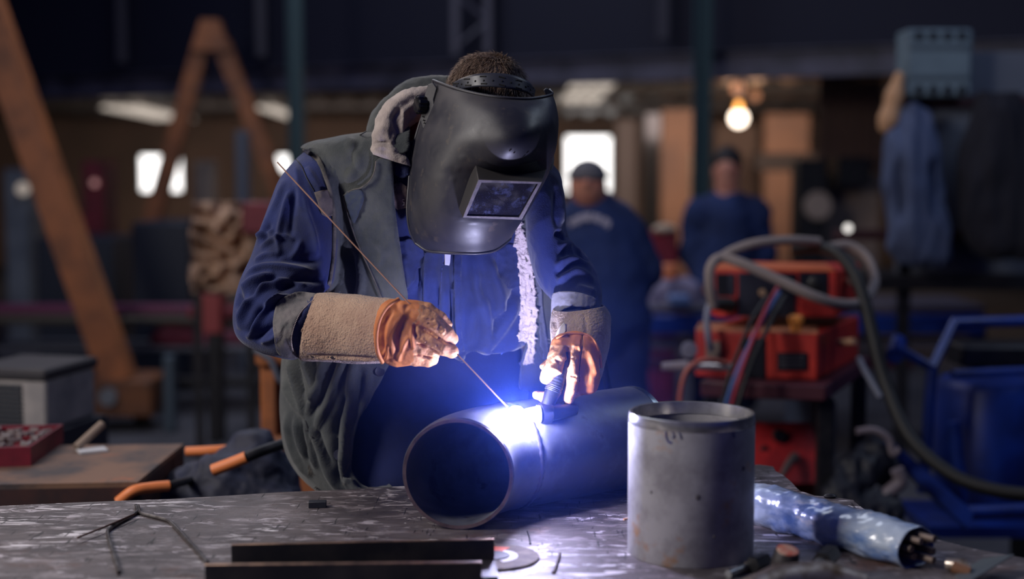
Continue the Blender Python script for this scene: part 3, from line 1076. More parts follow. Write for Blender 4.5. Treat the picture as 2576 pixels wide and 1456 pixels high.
for i in range(7):
    an = i * .9
    c = b + sx * (.022 * math.cos(an)) + Vector((0, 0, .018 * math.sin(an) - .002))
    MB().tube([c - d * (L * .6), c + d * (.008 + .012 * (i % 3))], .006, 12).build('rod_end', mat('rod_end', rgb(120, 104, 96), .5, .3), roll)

# gas fitting heap at the lower right
gr = thing('gas_regulator', T(2000, 1440, ZT), 'tarnished metal gas regulator with red-topped knob at the front right of the bench', 'gas regulator')
def fit(name, pts, rs, m, par=None, n=24):
    q = [T(x, y, ZT + z) for x, y, z in pts]
    return MB().tube(q, rs, n).build(name, m, par or gr)
M_nick = mat('tarnished_nickel', rgb(190, 178, 168), .32, .8, col2=rgb(100, 84, 70), vscale=30, rvar=.2)
fit('body', [(1885, 1492, .03), (1960, 1470, .032), (2080, 1460, .032), (2180, 1478, .028)], [.022, .030, .030, .020], M_nick)
def upright(name, px, py, z0, prof, m, par):
    c = T(px, py, ZT + z0)
    return MB().lathe(c, prof, 32, axis=(.12, -.25, 1)).build(name, m, par)
cap_ = upright('knob', 1976, 1410, .030, [(.022, -.03), (.022, .0), (.021, .004), (.0195, .016), (.018, .018)], mat('knurled_knob', rgb(60, 56, 58), .5, .3, bump=.8, bscale=120), gr)
upright('red_cap', 1976, 1410, .030, [(.0175, .017), (.0175, .020), (.012, .021)], mat('faded_red', rgb(190, 84, 60), .5, col2=rgb(196, 160, 140), vscale=60), cap_)
fit('outlet', [(2035, 1462, .03), (2062, 1420, .03), (2075, 1408, .03)], [.009, .010, .010], M_steel)
fit('outlet_nut', [(2068, 1414, .032), (2092, 1392, .034)], [.017, .016], M_dark, n=6)
tb = thing('steel_bolt', T(1880, 1425, ZT), 'short bright steel bolt with a dark nut against the foot of the pipe offcut', 'bolt')
fit('shank', [(1832, 1444, .0075), (1884, 1424, .0075)], [.0065, .0065], M_steel, tb)
fit('collar', [(1882, 1425, .0085), (1893, 1420, .0085)], [.0085, .0085], M_nick, tb, 20)
fit('nut', [(1892, 1421, .014), (1925, 1408, .014)], [.0135, .0135], M_black, tb, 6)
ps = thing('scraper', T(2450, 1440, ZT), 'flat pointed metal scraper lying at the right end of the bench', 'scraper')
q = [T(2400, 1450, ZT + .012), T(2430, 1470, ZT + .012), T(2552, 1396, ZT + .03), T(2470, 1408, ZT + .02)]
MB().quadslab(q, .002).build('blade', mat('scraper_steel', rgb(120, 128, 132), .4, .6), ps, smooth=False)
fit('handle', [(2396, 1425, .022), (2440, 1440, .016)], [.010, .009], mat('wood_handle', rgb(132, 92, 66), .6), ps)
tag(MB().tube([T(2382, 1418, ZT + .012), T(2420, 1424, ZT + .012), T(2445, 1432, ZT + .012)], [.010, .013, .008], 18).build('pipe_stub', M_nick), 'small tarnished pipe stub behind the scraper', 'pipe stub')

# ================================================================ THE WELDER
M_cloth = mat('coverall_cloth', rgb(24, 40, 100), 0.85, col2=rgb(14, 26, 70), vscale=9, bump=.7, bscale=420, bdist=.0012, sheen=.25, b2=.25, b2scale=28)
M_vest = mat('vest_canvas', rgb(78, 81, 80), 0.9, col2=rgb(52, 57, 60), vscale=9, bump=.8, bscale=420, bdist=.0012, sheen=.25, b2=.6, b2scale=22, rvar=.05)
M_hem = mat('vest_hem', rgb(104, 98, 90), 0.9, col2=rgb(70, 68, 66), vscale=30, bump=.5, bscale=200, bdist=.002)
M_collar = mat('collar_corduroy', rgb(182, 168, 160), 0.95, col2=rgb(150, 138, 132), vscale=12, bump=.5, bscale=380, sheen=.3, b2=.3, b2scale=40)
M_fleece = mat('fleece', rgb(214, 198, 200), 0.95, bump=1.0, bscale=130, bdist=.006, sheen=.4, b2=.8, b2scale=50)
M_suede = mat('suede_cuff', rgb(196, 164, 138), 0.95, col2=rgb(168, 134, 112), vscale=9, bump=1.0, bscale=260, bdist=.004, sheen=.35, b2=.3, b2scale=60)
M_leather = mat('orange_leather', rgb(216, 136, 72), 0.65, col2=rgb(192, 112, 56), vscale=10, bump=.35, bscale=260, bdist=.001, b2=.35, b2scale=45)
M_worn = mat('worn_leather', rgb(222, 162, 110), 0.65, col2=rgb(192, 134, 88), vscale=30, bump=.6, bscale=160, bdist=.002, b2=.7, b2scale=60, col3=rgb(140, 104, 84), v3=26)
M_shell = mat('helmet_shell', rgb(43, 43, 52), 0.40, col2=rgb(54, 52, 57), vscale=11, rvar=.16, bump=.15, bscale=260, bdist=.0006, col3=rgb(70, 64, 62), v3=38, spec=.55)
M_patch = mat('cuff_patch_cloth', rgb(112, 106, 106), 0.8, col2=rgb(74, 74, 76), vscale=18, bump=.4, bscale=300, sheen=.2)
M_thread = mat('seam_thread', rgb(78, 100, 190), 0.8)
M_trouser = mat('trouser_shade_cloth', rgb(24, 34, 86), 0.9, col2=rgb(18, 26, 68), vscale=10, bump=.3, bscale=300)

man = thing('person', (-.15, 3.0, 0), 'person in blue coverall, grey vest and suede gloves bent over the pipe welding', 'person')

# ---- the body: one continuous surface under the clothes
hc = np.array(P(1226, 272, 2.865))
sh_l, sh_r = np.array(P(840, 475, 2.94)), np.array(P(1335, 480, 2.94))
neck = np.array(P(1125, 372, 2.92))
prims = [('ell', hc, (.078, .098, .105), .02), ('ell', hc + np.array([0.012, -.055, -.07]), (.052, .055, .06), .03),
         ('ell', hc + np.array([.024, -.112, -.085]), (.012, .018, .016), .012),
         ('ell', hc + np.array([-.08, .0, -.03]), (.010, .018, .028), .008), ('ell', hc + np.array([.08, .02, -.03]), (.010, .018, .028), .008)]
chest = np.array(P(1105, 600, 2.985)); belly = np.array(P(1090, 900, 3.02)); pel = np.array([-.16, 3.05, .86])
prims += wchain([tuple(hc + np.array([-.02, .05, -.03])) + (.058,), tuple(neck) + (.06,), tuple(chest + np.array([0, 0, .08])) + (.10,)], .05)
prims += [('ell', chest, (.175, .11, .20), .06), ('ell', belly, (.155, .11, .20), .08), ('ell', pel, (.165, .12, .13), .08)]
prims += [('cap', sh_l, sh_r, .058, .058, .06)]
elb_l, wr_l = np.array(P(688, 790, 2.83)), np.array(P(985, 832, 2.62))
elb_r, wr_r = np.array(P(1412, 680, 2.86)), np.array(P(1455, 860, 2.74))
prims += wchain([tuple(sh_l) + (.052,), tuple(elb_l) + (.042,), tuple(wr_l) + (.028,), tuple(P(1040, 840, 2.585)) + (.022,)], .03)
prims += wchain([tuple(sh_r) + (.04,), tuple(elb_r) + (.034,), tuple(wr_r) + (.027,), tuple(P(1450, 925, 2.66)) + (.022,)], .03)
for sx_ in (-1, 1):
    prims += wchain([(-.16 + sx_ * .09, 3.03, .84, .085), (-.16 + sx_ * .11, 3.05, .48, .058), (-.16 + sx_ * .12, 3.12, .10, .042), (-.16 + sx_ * .13, 3.03, .05, .038)], .03)
V, Fc = sdf_mesh(prims, .010, .03)
body = mesh_obj('body', V, Fc, M_skin, man)
# trousers and boots
tr = [('ell', belly + np.array([0, -.008, -.06]), (.178, .128, .20), .06), ('ell', pel + np.array([0, -.01, .16]), (.190, .140, .22), .06), ('ell', pel, (.190, .145, .13), .08)]  # raised over the belly so dark cloth stands for the shade there
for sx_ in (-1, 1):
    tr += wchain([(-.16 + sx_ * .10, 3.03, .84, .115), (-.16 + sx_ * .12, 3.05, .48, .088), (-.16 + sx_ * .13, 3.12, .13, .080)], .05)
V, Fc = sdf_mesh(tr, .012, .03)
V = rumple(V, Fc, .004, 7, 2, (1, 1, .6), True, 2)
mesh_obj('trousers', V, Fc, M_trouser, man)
for sx_ in (-1, 1):
    c = np.array([-.16 + sx_ * .13, 3.10, 0])
    V, Fc = sdf_mesh([('cap', c + [0, 0.02, .16], c + [0, .02, .055], .052, .055, .03), ('cap', c + [0, 0, .05], c + [sx_ * .02, -.16, .045], .050, .045, .03)], .008, .02)
    V[:, 2] = np.maximum(V[:, 2], .0)
    mesh_obj('boot', V, Fc, M_rubber, man)

def deeper(c, d):
    e = c - Vector(_C)
    return Vector(_C) + e * ((e.y + d) / e.y)

# ---- coverall jacket body
def torso(rows, nseg, per, expo, grow=0.0):
    rings = []
    rows = [(r[0], r[1], r[2], r[3] + .065 - .035 * min(1, max(0, (r[0] - 600) / 500)), r[4]) for r in rows]
    for y, xl, xr, Yc, hd in rows:
        A, B = P(xl, y, Yc), P(xr, y, Yc)
        c = (A + B) / 2; u = (B - A) / 2
        u = u * (1 + grow / u.length)
        rings.append((c, u, Vector((0, hd + grow, 0))))
    return loft(rings, nseg, per, expo)
rowsJ = [(352, 1040, 1210, 2.84, .07), (372, 960, 1290, 2.855, .09), (395, 850, 1345, 2.865, .105), (425, 805, 1378, 2.875, .115), (470, 800, 1390, 2.885, .125),
         (540, 825, 1382, 2.90, .135), (620, 845, 1372, 2.92, .145), (700, 850, 1368, 2.935, .150), (780, 850, 1368, 2.95, .150), (860, 845, 1370, 2.965, .145), (905, 845, 1372, 2.975, .140), (960, 850, 1372, 2.985, .128), (1100, 850, 1370, 3.00, .12)]
V, Fc, nr = torso(rowsJ, 260, 9, 2.3)
shirt_strokes = [
    # long hanging folds of the jacket front
    ([(1075, 640), (1068, 700), (1075, 760), (1110, 800)], .010, 12), ([(1118, 660), (1120, 720), (1112, 790)], .008, 9), ([(1140, 640), (1146, 740), (1150, 860), (1160, 930)], .013, 9),
    ([(1096, 700), (1098, 760), (1090, 790)], -.012, 12), ([(1130, 700), (1135, 800), (1130, 900)], -.014, 9),
    ([(1185, 640), (1200, 720), (1220, 790), (1222, 850), (1190, 900)], .010, 12), ([(1225, 640), (1250, 710), (1262, 760), (1240, 800)], .012, 15),
    ([(1240, 640), (1255, 700)], -.008, 8), ([(1205, 700), (1215, 760)], -.006, 8), ([(1262, 770), (1290, 750), (1300, 720)], -.012, 14), ([(1300, 740), (1280, 790), (1240, 850), (1200, 900)], .012, 12),
    ([(1235, 850), (1250, 800), (1290, 770)], -.008, 8), ([(1300, 820), (1290, 860), (1250, 893), (1200, 893)], .010, 14), ([(1165, 880), (1180, 830), (1190, 760)], .006, 12),
    ([(1010, 640), (1030, 700), (1020, 720)], .008, 14), ([(1045, 690), (1035, 720), (1015, 735)], .008, 8), ([(1055, 640), (1058, 720)], -.008, 8)]
V = rumple(V, Fc, .0022, 12, 1, (1, 1, .6), True, 3)
shirt_strokes = [(a_, b_ * 1.4, c_ * .9) for a_, b_, c_ in shirt_strokes]
V = sculpt(V, Fc, shirt_strokes, True, -1 if (normals_of(V, Fc)[:, 1] * (V[:, 1] - 2.9)).mean() < 0 else 1)
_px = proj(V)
_shade_hem = 872 + 24 * np.sin(np.clip((_px[:, 0] - 1165) / 150.0, 0, 1) * np.pi) + 54 * np.exp(-((_px[:, 0] - 1160) / 12.0) ** 2) + 20 * (_px[:, 0] < 1150)  # jacket cut at the shadow line; dark trousers below stand for the shade
_keep = (_px[:, 1] < _shade_hem) | (V[:, 1] > 3.02)
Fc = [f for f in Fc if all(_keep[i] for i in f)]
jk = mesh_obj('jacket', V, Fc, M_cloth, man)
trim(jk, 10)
s_ = jk.modifiers.new('thickness', 'SOLIDIFY'); s_.thickness = .004; s_.offset = -1
JK = (V, Fc)
bJ = bvh_of(JK)

# ---- sleeves
def outward(V, Fc, c):
    n = normals_of(V, Fc)
    return 1 if (n * (V - c)).sum() > 0 else -1
def orient(V, Fc):
    c = V.mean(0)
    return Fc if outward(V, Fc, c) > 0 else [f[::-1] for f in Fc]
YL = 2.80
sl = [((766, 384), (905, 400), 2.86, .060), ((738, 408), (890, 430), 2.85, .068), ((706, 450), (868, 480), 2.84, .075), ((681, 510), (855, 545), 2.83, .078),
      ((655, 580), (848, 615), 2.82, .080), ((634, 645), (842, 672), 2.81, .080), ((608, 700), (835, 712), 2.80, .080), ((590, 755), (815, 735), 2.79, .080),
      ((588, 815), (796, 742), 2.78, .078), ((606, 856), (790, 742), 2.765, .076), ((650, 882), (790, 740), 2.75, .072), ((700, 897), (800, 741), 2.735, .068), ((742, 902), (822, 752), 2.735, .056), ((782, 888), (845, 762), 2.73, .042), ((820, 880), (860, 775), 2.72, .034)]
V, Fc, nr = loft([pxring(a, b, Y + .06 * max(0, 1 - i_ / 9), bd) for i_, (a, b, Y, bd) in enumerate(sl)], 200, 14, 2.15)
Fc = orient(V, Fc)
V = rumple(V, Fc, .0010, 11, 9, (1, 1, .7), True, 2)
slst = [
    ([(612, 706), (660, 672), (735, 672), (800, 690)], .010, 9), ([(600, 745), (640, 705), (690, 690)], .011, 9), ([(640, 735), (672, 712), (720, 706), (770, 715)], .009, 7),
    ([(592, 780), (612, 720)], -.009, 9), ([(625, 760), (660, 715), (700, 700)], -.011, 8), ([(603, 830), (612, 790), (632, 752), (665, 722), (700, 718)], .012, 8),
    ([(620, 840), (650, 790), (668, 770)], -.013, 9), ([(622, 852), (650, 815), (672, 775), (700, 752), (735, 745)], .012, 7), ([(640, 858), (680, 815), (700, 790)], -.010, 9),
    ([(665, 770), (690, 757), (705, 740)], .007, 5), ([(655, 860), (690, 850), (700, 830)], .006, 8), ([(700, 730), (760, 700), (820, 705)], -.012, 12),
    ([(740, 400), (750, 450), (755, 520), (780, 560)], .006, 9), ([(715, 450), (700, 500), (672, 560), (645, 615)], .006, 8), ([(728, 480), (712, 540), (700, 600), (705, 640)], .007, 7),
    ([(745, 470), (735, 540), (730, 600)], -.007, 9), ([(760, 470), (772, 530), (790, 590), (800, 650)], .006, 7), ([(648, 600), (670, 585), (690, 580)], .006, 5), ([(655, 625), (690, 600), (720, 595), (740, 605)], .007, 6),
    ([(700, 650), (740, 640), (760, 600)], .005, 8), ([(680, 560), (660, 610)], -.006, 7), ([(700, 640), (750, 655), (810, 650)], -.010, 13), ([(770, 420), (800, 470), (812, 520)], .005, 8), ([(640, 660), (670, 640), (700, 640)], .006, 7)]
slst = [(a_, b_ * 1.35, c_ * .9) for a_, b_, c_ in slst]
V = sculpt(V, Fc, slst, True, 1)
mesh_obj('sleeve', V, Fc, M_cloth, man)
SL = (V, Fc)
bSL = bvh_of(SL)

sr = [((1250, 400), (1388, 412), 2.87, .062), ((1290, 430), (1408, 440), 2.87, .072), ((1310, 480), (1420, 492), 2.86, .078), ((1320, 540), (1424, 545), 2.85, .078), ((1325, 600), (1422, 578), 2.85, .078),
      ((1335, 650), (1440, 612), 2.85, .076), ((1350, 700), (1478, 650), 2.84, .072), ((1372, 735), (1500, 690), 2.83, .070), ((1388, 755), (1512, 735), 2.81, .066), ((1400, 785), (1510, 775), 2.79, .058)]
V, Fc, nr = loft([pxring(a, b, Y + .05 * max(0, 1 - i_ / 8), bd) for i_, (a, b, Y, bd) in enumerate(sr)], 160, 14, 2.15)
Fc = orient(V, Fc)
V = rumple(V, Fc, .0016, 14, 21, (1, 1, .7), True, 3)
V = sculpt(V, Fc, [([(1395, 585), (1410, 592), (1430, 600)], -.012, 7), ([(1400, 620), (1440, 615), (1470, 640)], .009, 8), ([(1395, 670), (1440, 650), (1490, 680)], .010, 8), ([(1400, 645), (1440, 635), (1480, 660)], -.009, 7),
                   ([(1400, 710), (1450, 680), (1498, 710)], .008, 7), ([(1395, 690), (1440, 668)], -.008, 7), ([(1395, 430), (1410, 500), (1415, 560)], .006, 8), ([(1398, 470), (1396, 540), (1404, 575)], -.006, 7), ([(1450, 720), (1500, 735)], .006, 7)], True, 1)
mesh_obj('sleeve', V, Fc, M_cloth, man)
SR = (V, Fc)
bSR = bvh_of(SR)

# ---- vest shell (open at the front) hanging loose over the jacket
rowsV = [(322, 1010, 1225, 2.850, .080), (338, 925, 1300, 2.855, .10), (352, 838, 1345, 2.862, .115), (368, 770, 1378, 2.868, .125), (395, 752, 1390, 2.873, .135), (430, 770, 1392, 2.88, .143), (480, 800, 1392, 2.89, .150),
         (540, 825, 1386, 2.905, .158), (620, 838, 1384, 2.925, .166), (700, 826, 1386, 2.94, .170), (780, 790, 1388, 2.955, .172), (850, 735, 1390, 2.965, .170), (900, 718, 1392, 2.975, .165),
         (980, 713, 1396, 2.985, .158), (1060, 713, 1400, 2.99, .152), (1120, 722, 1402, 2.995, .148), (1170, 748, 1402, 3.0, .146), (1215, 790, 1400, 3.0, .143), (1246, 850, 1395, 3.0, .14)]
V, Fc, nr = torso(rowsV, 340, 9, 2.25)
Fc = orient(V, Fc)
V = rumple(V, Fc, .0014, 10, 33, (1, 1, .6), True, 3)
vst = [
    # lower left: deep gathers
    ([(732, 890), (742, 950), (756, 1000), (772, 1047)], .013, 5), ([(716, 950), (735, 1000), (760, 1035), (772, 1047)], .010, 5), ([(762, 885), (775, 930), (790, 975), (800, 1010)], .012, 5),
    ([(746, 890), (757, 950), (768, 1000)], -.010, 6), ([(786, 890), (796, 930), (802, 970)], -.009, 6), ([(818, 890), (808, 940), (795, 990), (773, 1047)], .014, 6), ([(806, 1000), (790, 1030)], -.008, 6),
    ([(872, 890), (850, 950), (825, 1010), (803, 1060), (796, 1090)], .011, 7), ([(848, 900), (828, 960), (805, 1020)], -.010, 8), ([(885, 980), (858, 1040), (838, 1100)], -.012, 12),
    ([(772, 1047), (778, 1090), (786, 1130), (796, 1175)], .010, 5), ([(774, 1050), (800, 1110), (826, 1180), (850, 1222), (868, 1238)], .013, 7), ([(762, 1060), (768, 1110), (780, 1160)], -.009, 6),
    ([(795, 1070), (812, 1120), (835, 1175)], -.009, 8), ([(722, 1040), (730, 1100), (752, 1160), (785, 1200)], .008, 7), ([(745, 1050), (752, 1100), (770, 1150)], .008, 5), ([(848, 1040), (846, 1110), (850, 1180), (860, 1220)], -.014, 10),
    ([(896, 890), (884, 970), (874, 1050), (866, 1120), (862, 1170), (866, 1215)], .018, 8), ([(910, 920), (905, 1000), (890, 1070)], -.006, 9), ([(930, 930), (925, 980), (905, 1030)], .005, 8),
    # upper left
    ([(760, 376), (800, 392), (835, 440), (850, 520), (856, 620)], .006, 6), ([(775, 378), (815, 400), (848, 450), (862, 520)], -.005, 4), ([(870, 345), (900, 400), (885, 440), (870, 455)], .006, 12), ([(905, 350), (890, 400), (905, 440)], -.005, 10),
    ([(850, 640), (860, 700), (840, 760)], .008, 12), ([(880, 620), (890, 700), (880, 760)], -.010, 12), ([(905, 640), (912, 700), (905, 760)], .008, 8),
    # right
    ([(1382, 480), (1376, 560), (1380, 640)], .008, 8), ([(1340, 560), (1356, 620), (1366, 700)], -.006, 6), ([(1384, 640), (1386, 760), (1384, 880)], .006, 8)]
vst = [(a_, b_ * 1.1, c_ * .9) for a_, b_, c_ in vst]
V = sculpt(V, Fc, vst, True, 1)
pxv = proj(V)
poly_left = [(1035, 300), (930, 322), (740, 340), (700, 378), (740, 368), (776, 382), (800, 398), (815, 440), (832, 500), (839, 560), (838, 620), (830, 690), (815, 745), (760, 800), (690, 860), (690, 1300), (1010, 1300), (1000, 1236), (960, 1236), (905, 1215),
             (886, 1180), (893, 1110), (905, 1060), (935, 1010), (962, 962), (978, 925), (1010, 880), (1030, 760), (1012, 660), (1000, 600), (992, 500), (990, 400), (1035, 380)]
poly_right = [(1180, 300), (1420, 300), (1420, 1010), (1398, 1000), (1300, 985), (1308, 905), (1332, 820), (1335, 740), (1328, 680), (1312, 610), (1300, 560), (1290, 480), (1240, 380)]
yc_ = np.interp(pxv[:, 1], [r[0] for r in rowsV], [r[3] + .05 for r in rowsV])
front = V[:, 1] < yc_ + .01
keep = in_poly(pxv, poly_left) | in_poly(pxv, poly_right) | ~front
# arm openings on both sides
for c_, r_ in ((np.array(P(770, 480, 2.93)), (.075, .115, .105)), (np.array(P(1412, 500, 2.94)), (.045, .085, .09))):
    keep &= ((((V - c_) / np.array(r_)) ** 2).sum(1) > 1) | (in_poly(pxv, poly_left) & front)
Fv = [f for f in Fc if all(keep[i] for i in f)]
vest = mesh_obj('vest', V, Fv, M_vest, man)
bm = bmesh.new(); bm.from_mesh(vest.data)
bmesh.ops.delete(bm, geom=[v for v in bm.verts if not v.link_faces], context='VERTS')
for _ in range(6):
    bv = [v for v in bm.verts if v.is_boundary]
    newp = {}
    for v in bv:
        nb_ = [e.other_vert(v) for e in v.link_edges if e.is_boundary]
        if len(nb_) == 2:
            newp[v] = v.co * .4 + (nb_[0].co + nb_[1].co) * .3
    for v, p in newp.items():
        v.co = p
bm.to_mesh(vest.data); bm.free()
s_ = vest.modifiers.new('thickness', 'SOLIDIFY'); s_.thickness = .004; s_.offset = 1
bV = bvh_of((V, Fv), JK)
VT = (V, Fv)

# hems and stitched seams of the vest
wr = lambda s: (lambda x, y: .0022 * noise.noise(Vector((x / s, y / s, 3.3))) + .0012 * noise.noise(Vector((x / (s * .45), y / s * .8, 7))))
panel('armhole_facing', [(770, 378), (802, 396), (818, 440), (834, 500), (840, 560), (839, 620), (832, 690), (820, 742), (852, 746), (866, 690), (874, 620), (874, 560), (868, 500), (856, 450), (840, 410), (820, 388), (798, 372), (780, 370)], bvh_of(VT, SL), .005, .004, M_vest, vest, 4, 2, wr(14), relax=5)
panel('armhole_band', [(762, 374), (778, 379), (803, 394), (823, 440), (840, 500), (846, 560), (845, 620), (838, 690), (827, 742), (818, 742), (830, 690), (837, 620), (837, 560), (831, 500), (814, 446), (796, 405), (774, 388), (764, 381)], bvh_of(VT, SL), .0085, .003, M_hem, vest, 4, 2, relax=3)
seam_b = MB(); seam(seam_b, [(797, 376), (830, 366), (870, 352), (900, 342), (922, 330)], bV, .004, .0013)
seam_b.build('shoulder_seam', M_dark, vest)
hb = MB()
seam(hb, [(978, 925), (966, 958), (940, 1008), (906, 1058), (893, 1110), (886, 1150), (862, 1200), (870, 1222), (900, 1232), (935, 1228), (970, 1230), (992, 1226)], bV, .004, .0022, n=8)
hb.build('front_hem', M_hem, vest)
hb = MB(); seam(hb, [(1302, 560), (1314, 610), (1330, 680), (1340, 740), (1352, 800), (1350, 860), (1362, 900)], bV, .004, .0018)
hb.build('front_hem', M_hem, vest)
# lapel turned back
LP1 = panel('lapel', [(863, 492), (885, 478), (908, 472), (930, 455), (942, 432), (946, 405), (962, 396), (985, 398), (990, 440), (992, 500), (1000, 570), (1010, 640), (1018, 700), (1026, 756), (992, 760), (968, 758),
                      (955, 735), (935, 690), (912, 640), (893, 595), (880, 555)], bV, .008, .004, M_vest, vest, 5, 2, wr(22), strokes=[
    ([(900, 640), (950, 735)], -.004, 5), ([(930, 600), (960, 630), (955, 660)], .003, 8), ([(985, 440), (990, 560), (1008, 680)], .003, 5), ([(875, 500), (888, 550), (905, 600)], .003, 4)])
seam_b = MB(); seam(seam_b, [(863, 492), (880, 555), (893, 595), (912, 640), (935, 690), (962, 756)], bV, .013, .0016); seam(seam_b, [(864, 492), (886, 478), (908, 472), (930, 455), (942, 432), (946, 405)], bV, .013, .0016)
seam_b.build('lapel_piping', M_hem, vest)
# facing cloth tongue on the lapel, slate blue and puckered
panel('lapel_lining', [(866, 492), (886, 480), (908, 476), (916, 500), (905, 530), (893, 560), (884, 552)], bV, .0145, .002, mat('slate_facing', rgb(62, 70, 84), .9, bump=.5, bscale=200), vest, 4, 2,
      lambda x, y: .003 * noise.noise(Vector((x / 7, y / 9, 0))))
# right front lining with fleece strip, lapel pleats
panel('fleece_lining', [(1298, 556), (1306, 552), (1312, 575), (1322, 610), (1333, 650), (1342, 700), (1348, 760), (1348, 820), (1344, 870), (1342, 905), (1334, 915), (1308, 915), (1303, 900), (1304, 860), (1308, 800), (1310, 740), (1306, 690), (1302, 640), (1296, 600)],
      bV, .012, .010, M_fleece, vest, 3, 2, lambda x, y: .005 * noise.noise(Vector((x / 9, y / 13, 0))) + .003 * noise.noise(Vector((x / 3.6, y / 4.6, 5))) + .003 * noise.noise(Vector((x / 1.8, y / 2.4, 15))))
panel('front_facing', [(1338, 560), (1352, 520), (1366, 470), (1382, 480), (1376, 520), (1350, 560), (1340, 590), (1350, 640), (1362, 700), (1366, 780), (1378, 860), (1384, 906), (1368, 908), (1356, 880), (1352, 800), (1346, 720), (1338, 660), (1330, 620)],
      bV, .008, .003, mat('faded_facing', rgb(98, 100, 116), .9, bump=.4, bscale=300), vest, 4, 2, wr(12))
pl_ = MB()
for k in range(8):
    y = 485 + k * 11
    seam(pl_, [(1352 - k * 1.2, y + 6), (1364, y - 3), (1378, y - 8)], bV, .011, .0022, 4)
pl_.build('elastic_pleats', M_vest, vest)
def button(px, py, bv, r, m, par, name='button', off=.006):
    c = cast(bv, px, py, off)
    d = (Vector(_C) - c).normalized()
    o = MB().lathe(c, [(0, -.001), (r * .9, -.001), (r, .0005), (r * .95, .002), (r * .62, .0012), (.0, .0012)], 28, axis=d, cap=False).build(name, m, par)
    return o
M_but = mat('button_plastic', rgb(62, 62, 78), .4)
button(853, 1144, bV, .0115, M_but, vest, off=.012)
button(956, 934, bV, .0105, mat('dark_button', rgb(26, 28, 38), .45), vest)
for x, y in ((1371, 660), (1382, 858)):
    hl = MB(); seam(hl, [(x - 4, y - 5), (x + 4, y - 3), (x + 3, y + 4), (x - 4, y + 4)], bV, .008, .0012, 4)
    hl.build('buttonhole_thread', mat('pale_thread', rgb(188, 176, 176), .8), vest)
tn = MB()
for pts in ([(762, 1042), (768, 1058), (774, 1075), (776, 1090), (788, 1102)], [(766, 1082), (776, 1082)]):
    seam(tn, pts, bV, .004, .0012, 5)
tn.build('tear', M_dark, vest)
fr_ = MB()
random.seed(5)
for k in range(26):
    x, y = 775 + k * 1.2 + random.uniform(-2, 2), 1168 + k * 2.2
    seam(fr_, [(x, y), (x + random.uniform(-5, 6), y + 8), (x + random.uniform(-6, 10), y + 18)], bV, .006, .0009, 3, n=5)
fr_.build('frayed_edge', M_hem, vest)
# turned up corner at the bench edge
panel('hem_corner', [(862, 1200), (890, 1205), (920, 1190), (950, 1196), (985, 1222), (992, 1233), (960, 1241), (915, 1243), (880, 1240), (866, 1222)], bV, .020, .005, M_vest, vest, 4, 2, wr(14), 2.84,
      strokes=[([(870, 1208), (905, 1232), (985, 1230)], .006, 5)])

# ---- jacket details
det = MB()
for pts in ([(1003, 588), (1020, 590), (1048, 596)], [(1003, 594), (1020, 596), (1048, 602)], [(1258, 712), (1284, 716), (1302, 716)], [(1258, 718), (1284, 722), (1302, 722)],
            [(1060, 640), (1062, 660), (1066, 672)], [(1150, 640), (1147, 700), (1150, 800), (1158, 900)], [(1155, 640), (1153, 700), (1156, 800), (1164, 900)],
            [(1197, 640), (1203, 700), (1212, 750), (1226, 800), (1222, 840), (1200, 870)], [(1280, 820), (1282, 860), (1262, 890), (1240, 896)], [(1105, 640), (1110, 700), (1108, 780), (1092, 788)]):
    seam(det, pts, bJ, .0012, .0011, 6, n=6)
det.build('stitching', M_thread, jk)
zp = MB()
zc_ = catmull([(1117, 640), (1113, 680), (1112, 720), (1106, 760), (1094, 785)], 12)
for i, p in enumerate(zc_):
    zp.box(cast(bJ, p[0], p[1], .003), (.0032, .003, .0022))
zp.build('zipper_teeth', mat('zip_teeth', rgb(76, 84, 170), .5), jk, smooth=False)
panel('zip_tape', [(1118, 636), (1134, 637), (1132, 660), (1130, 668), (1119, 666)], bJ, .008, .003, mat('zip_tape', rgb(196, 196, 224), .6), jk, 3, 1)
panel('storm_flap', [(1144, 632), (1160, 632), (1160, 700), (1158, 780), (1162, 840), (1172, 905), (1162, 936), (1154, 930), (1148, 860), (1144, 780), (1142, 700)], bJ, .010, .004, M_cloth, jk, 4, 2, wr(14))
panel('zip_flap', [(1068, 636), (1114, 636), (1111, 680), (1112, 730), (1104, 765), (1086, 790), (1070, 782), (1064, 740), (1066, 690)], bJ, .007, .004, M_cloth, jk, 4, 2, wr(13))
panel('pocket_flap', [(998, 606), (1060, 612), (1064, 668), (1050, 675), (1044, 700), (1030, 724), (1012, 722), (1004, 680)], bJ, .010, .003, M_cloth, jk, 4, 2, wr(13))
panel('pocket_flap', [(1246, 632), (1300, 610), (1304, 660), (1306, 722), (1258, 720), (1254, 680)], bJ, .006, .003, M_cloth, jk, 4, 2, wr(13))
# chest badge below the collar, red undershirt
panel('chest_badge', [(988, 462), (1008, 458), (1024, 470), (1028, 522), (1000, 528), (990, 518)], bJ, .010, .003, mat('worn_badge', rgb(128, 110, 108), .7, col2=rgb(70, 58, 62), vscale=45), jk, 3, 1, fallbackY=2.75)
tx = MB()
for x0 in (1012,):
    for pts in ([(x0, 502), (x0 + 5, 502)], [(x0, 502), (x0, 508)], [(x0, 508), (x0 + 5, 509)], [(x0 + 5, 509), (x0 + 4, 516)], [(x0 + 4, 516), (x0, 516)]):
        seam(tx, pts, bJ, .0128, .0006, 2, 2.75, n=5)
tx.build('badge_figures', mat('pale_thread', rgb(188, 176, 176), .8), jk)
rd = [(1018, 300), (1060, 290), (1064, 400), (1046, 420), (1018, 380)]
V, Fc = sdf_mesh(pchain([(1060, 300, 2.90, 45), (1050, 350, 2.90, 42), (1056, 400, 2.90, 40)], .03), .006, .02)
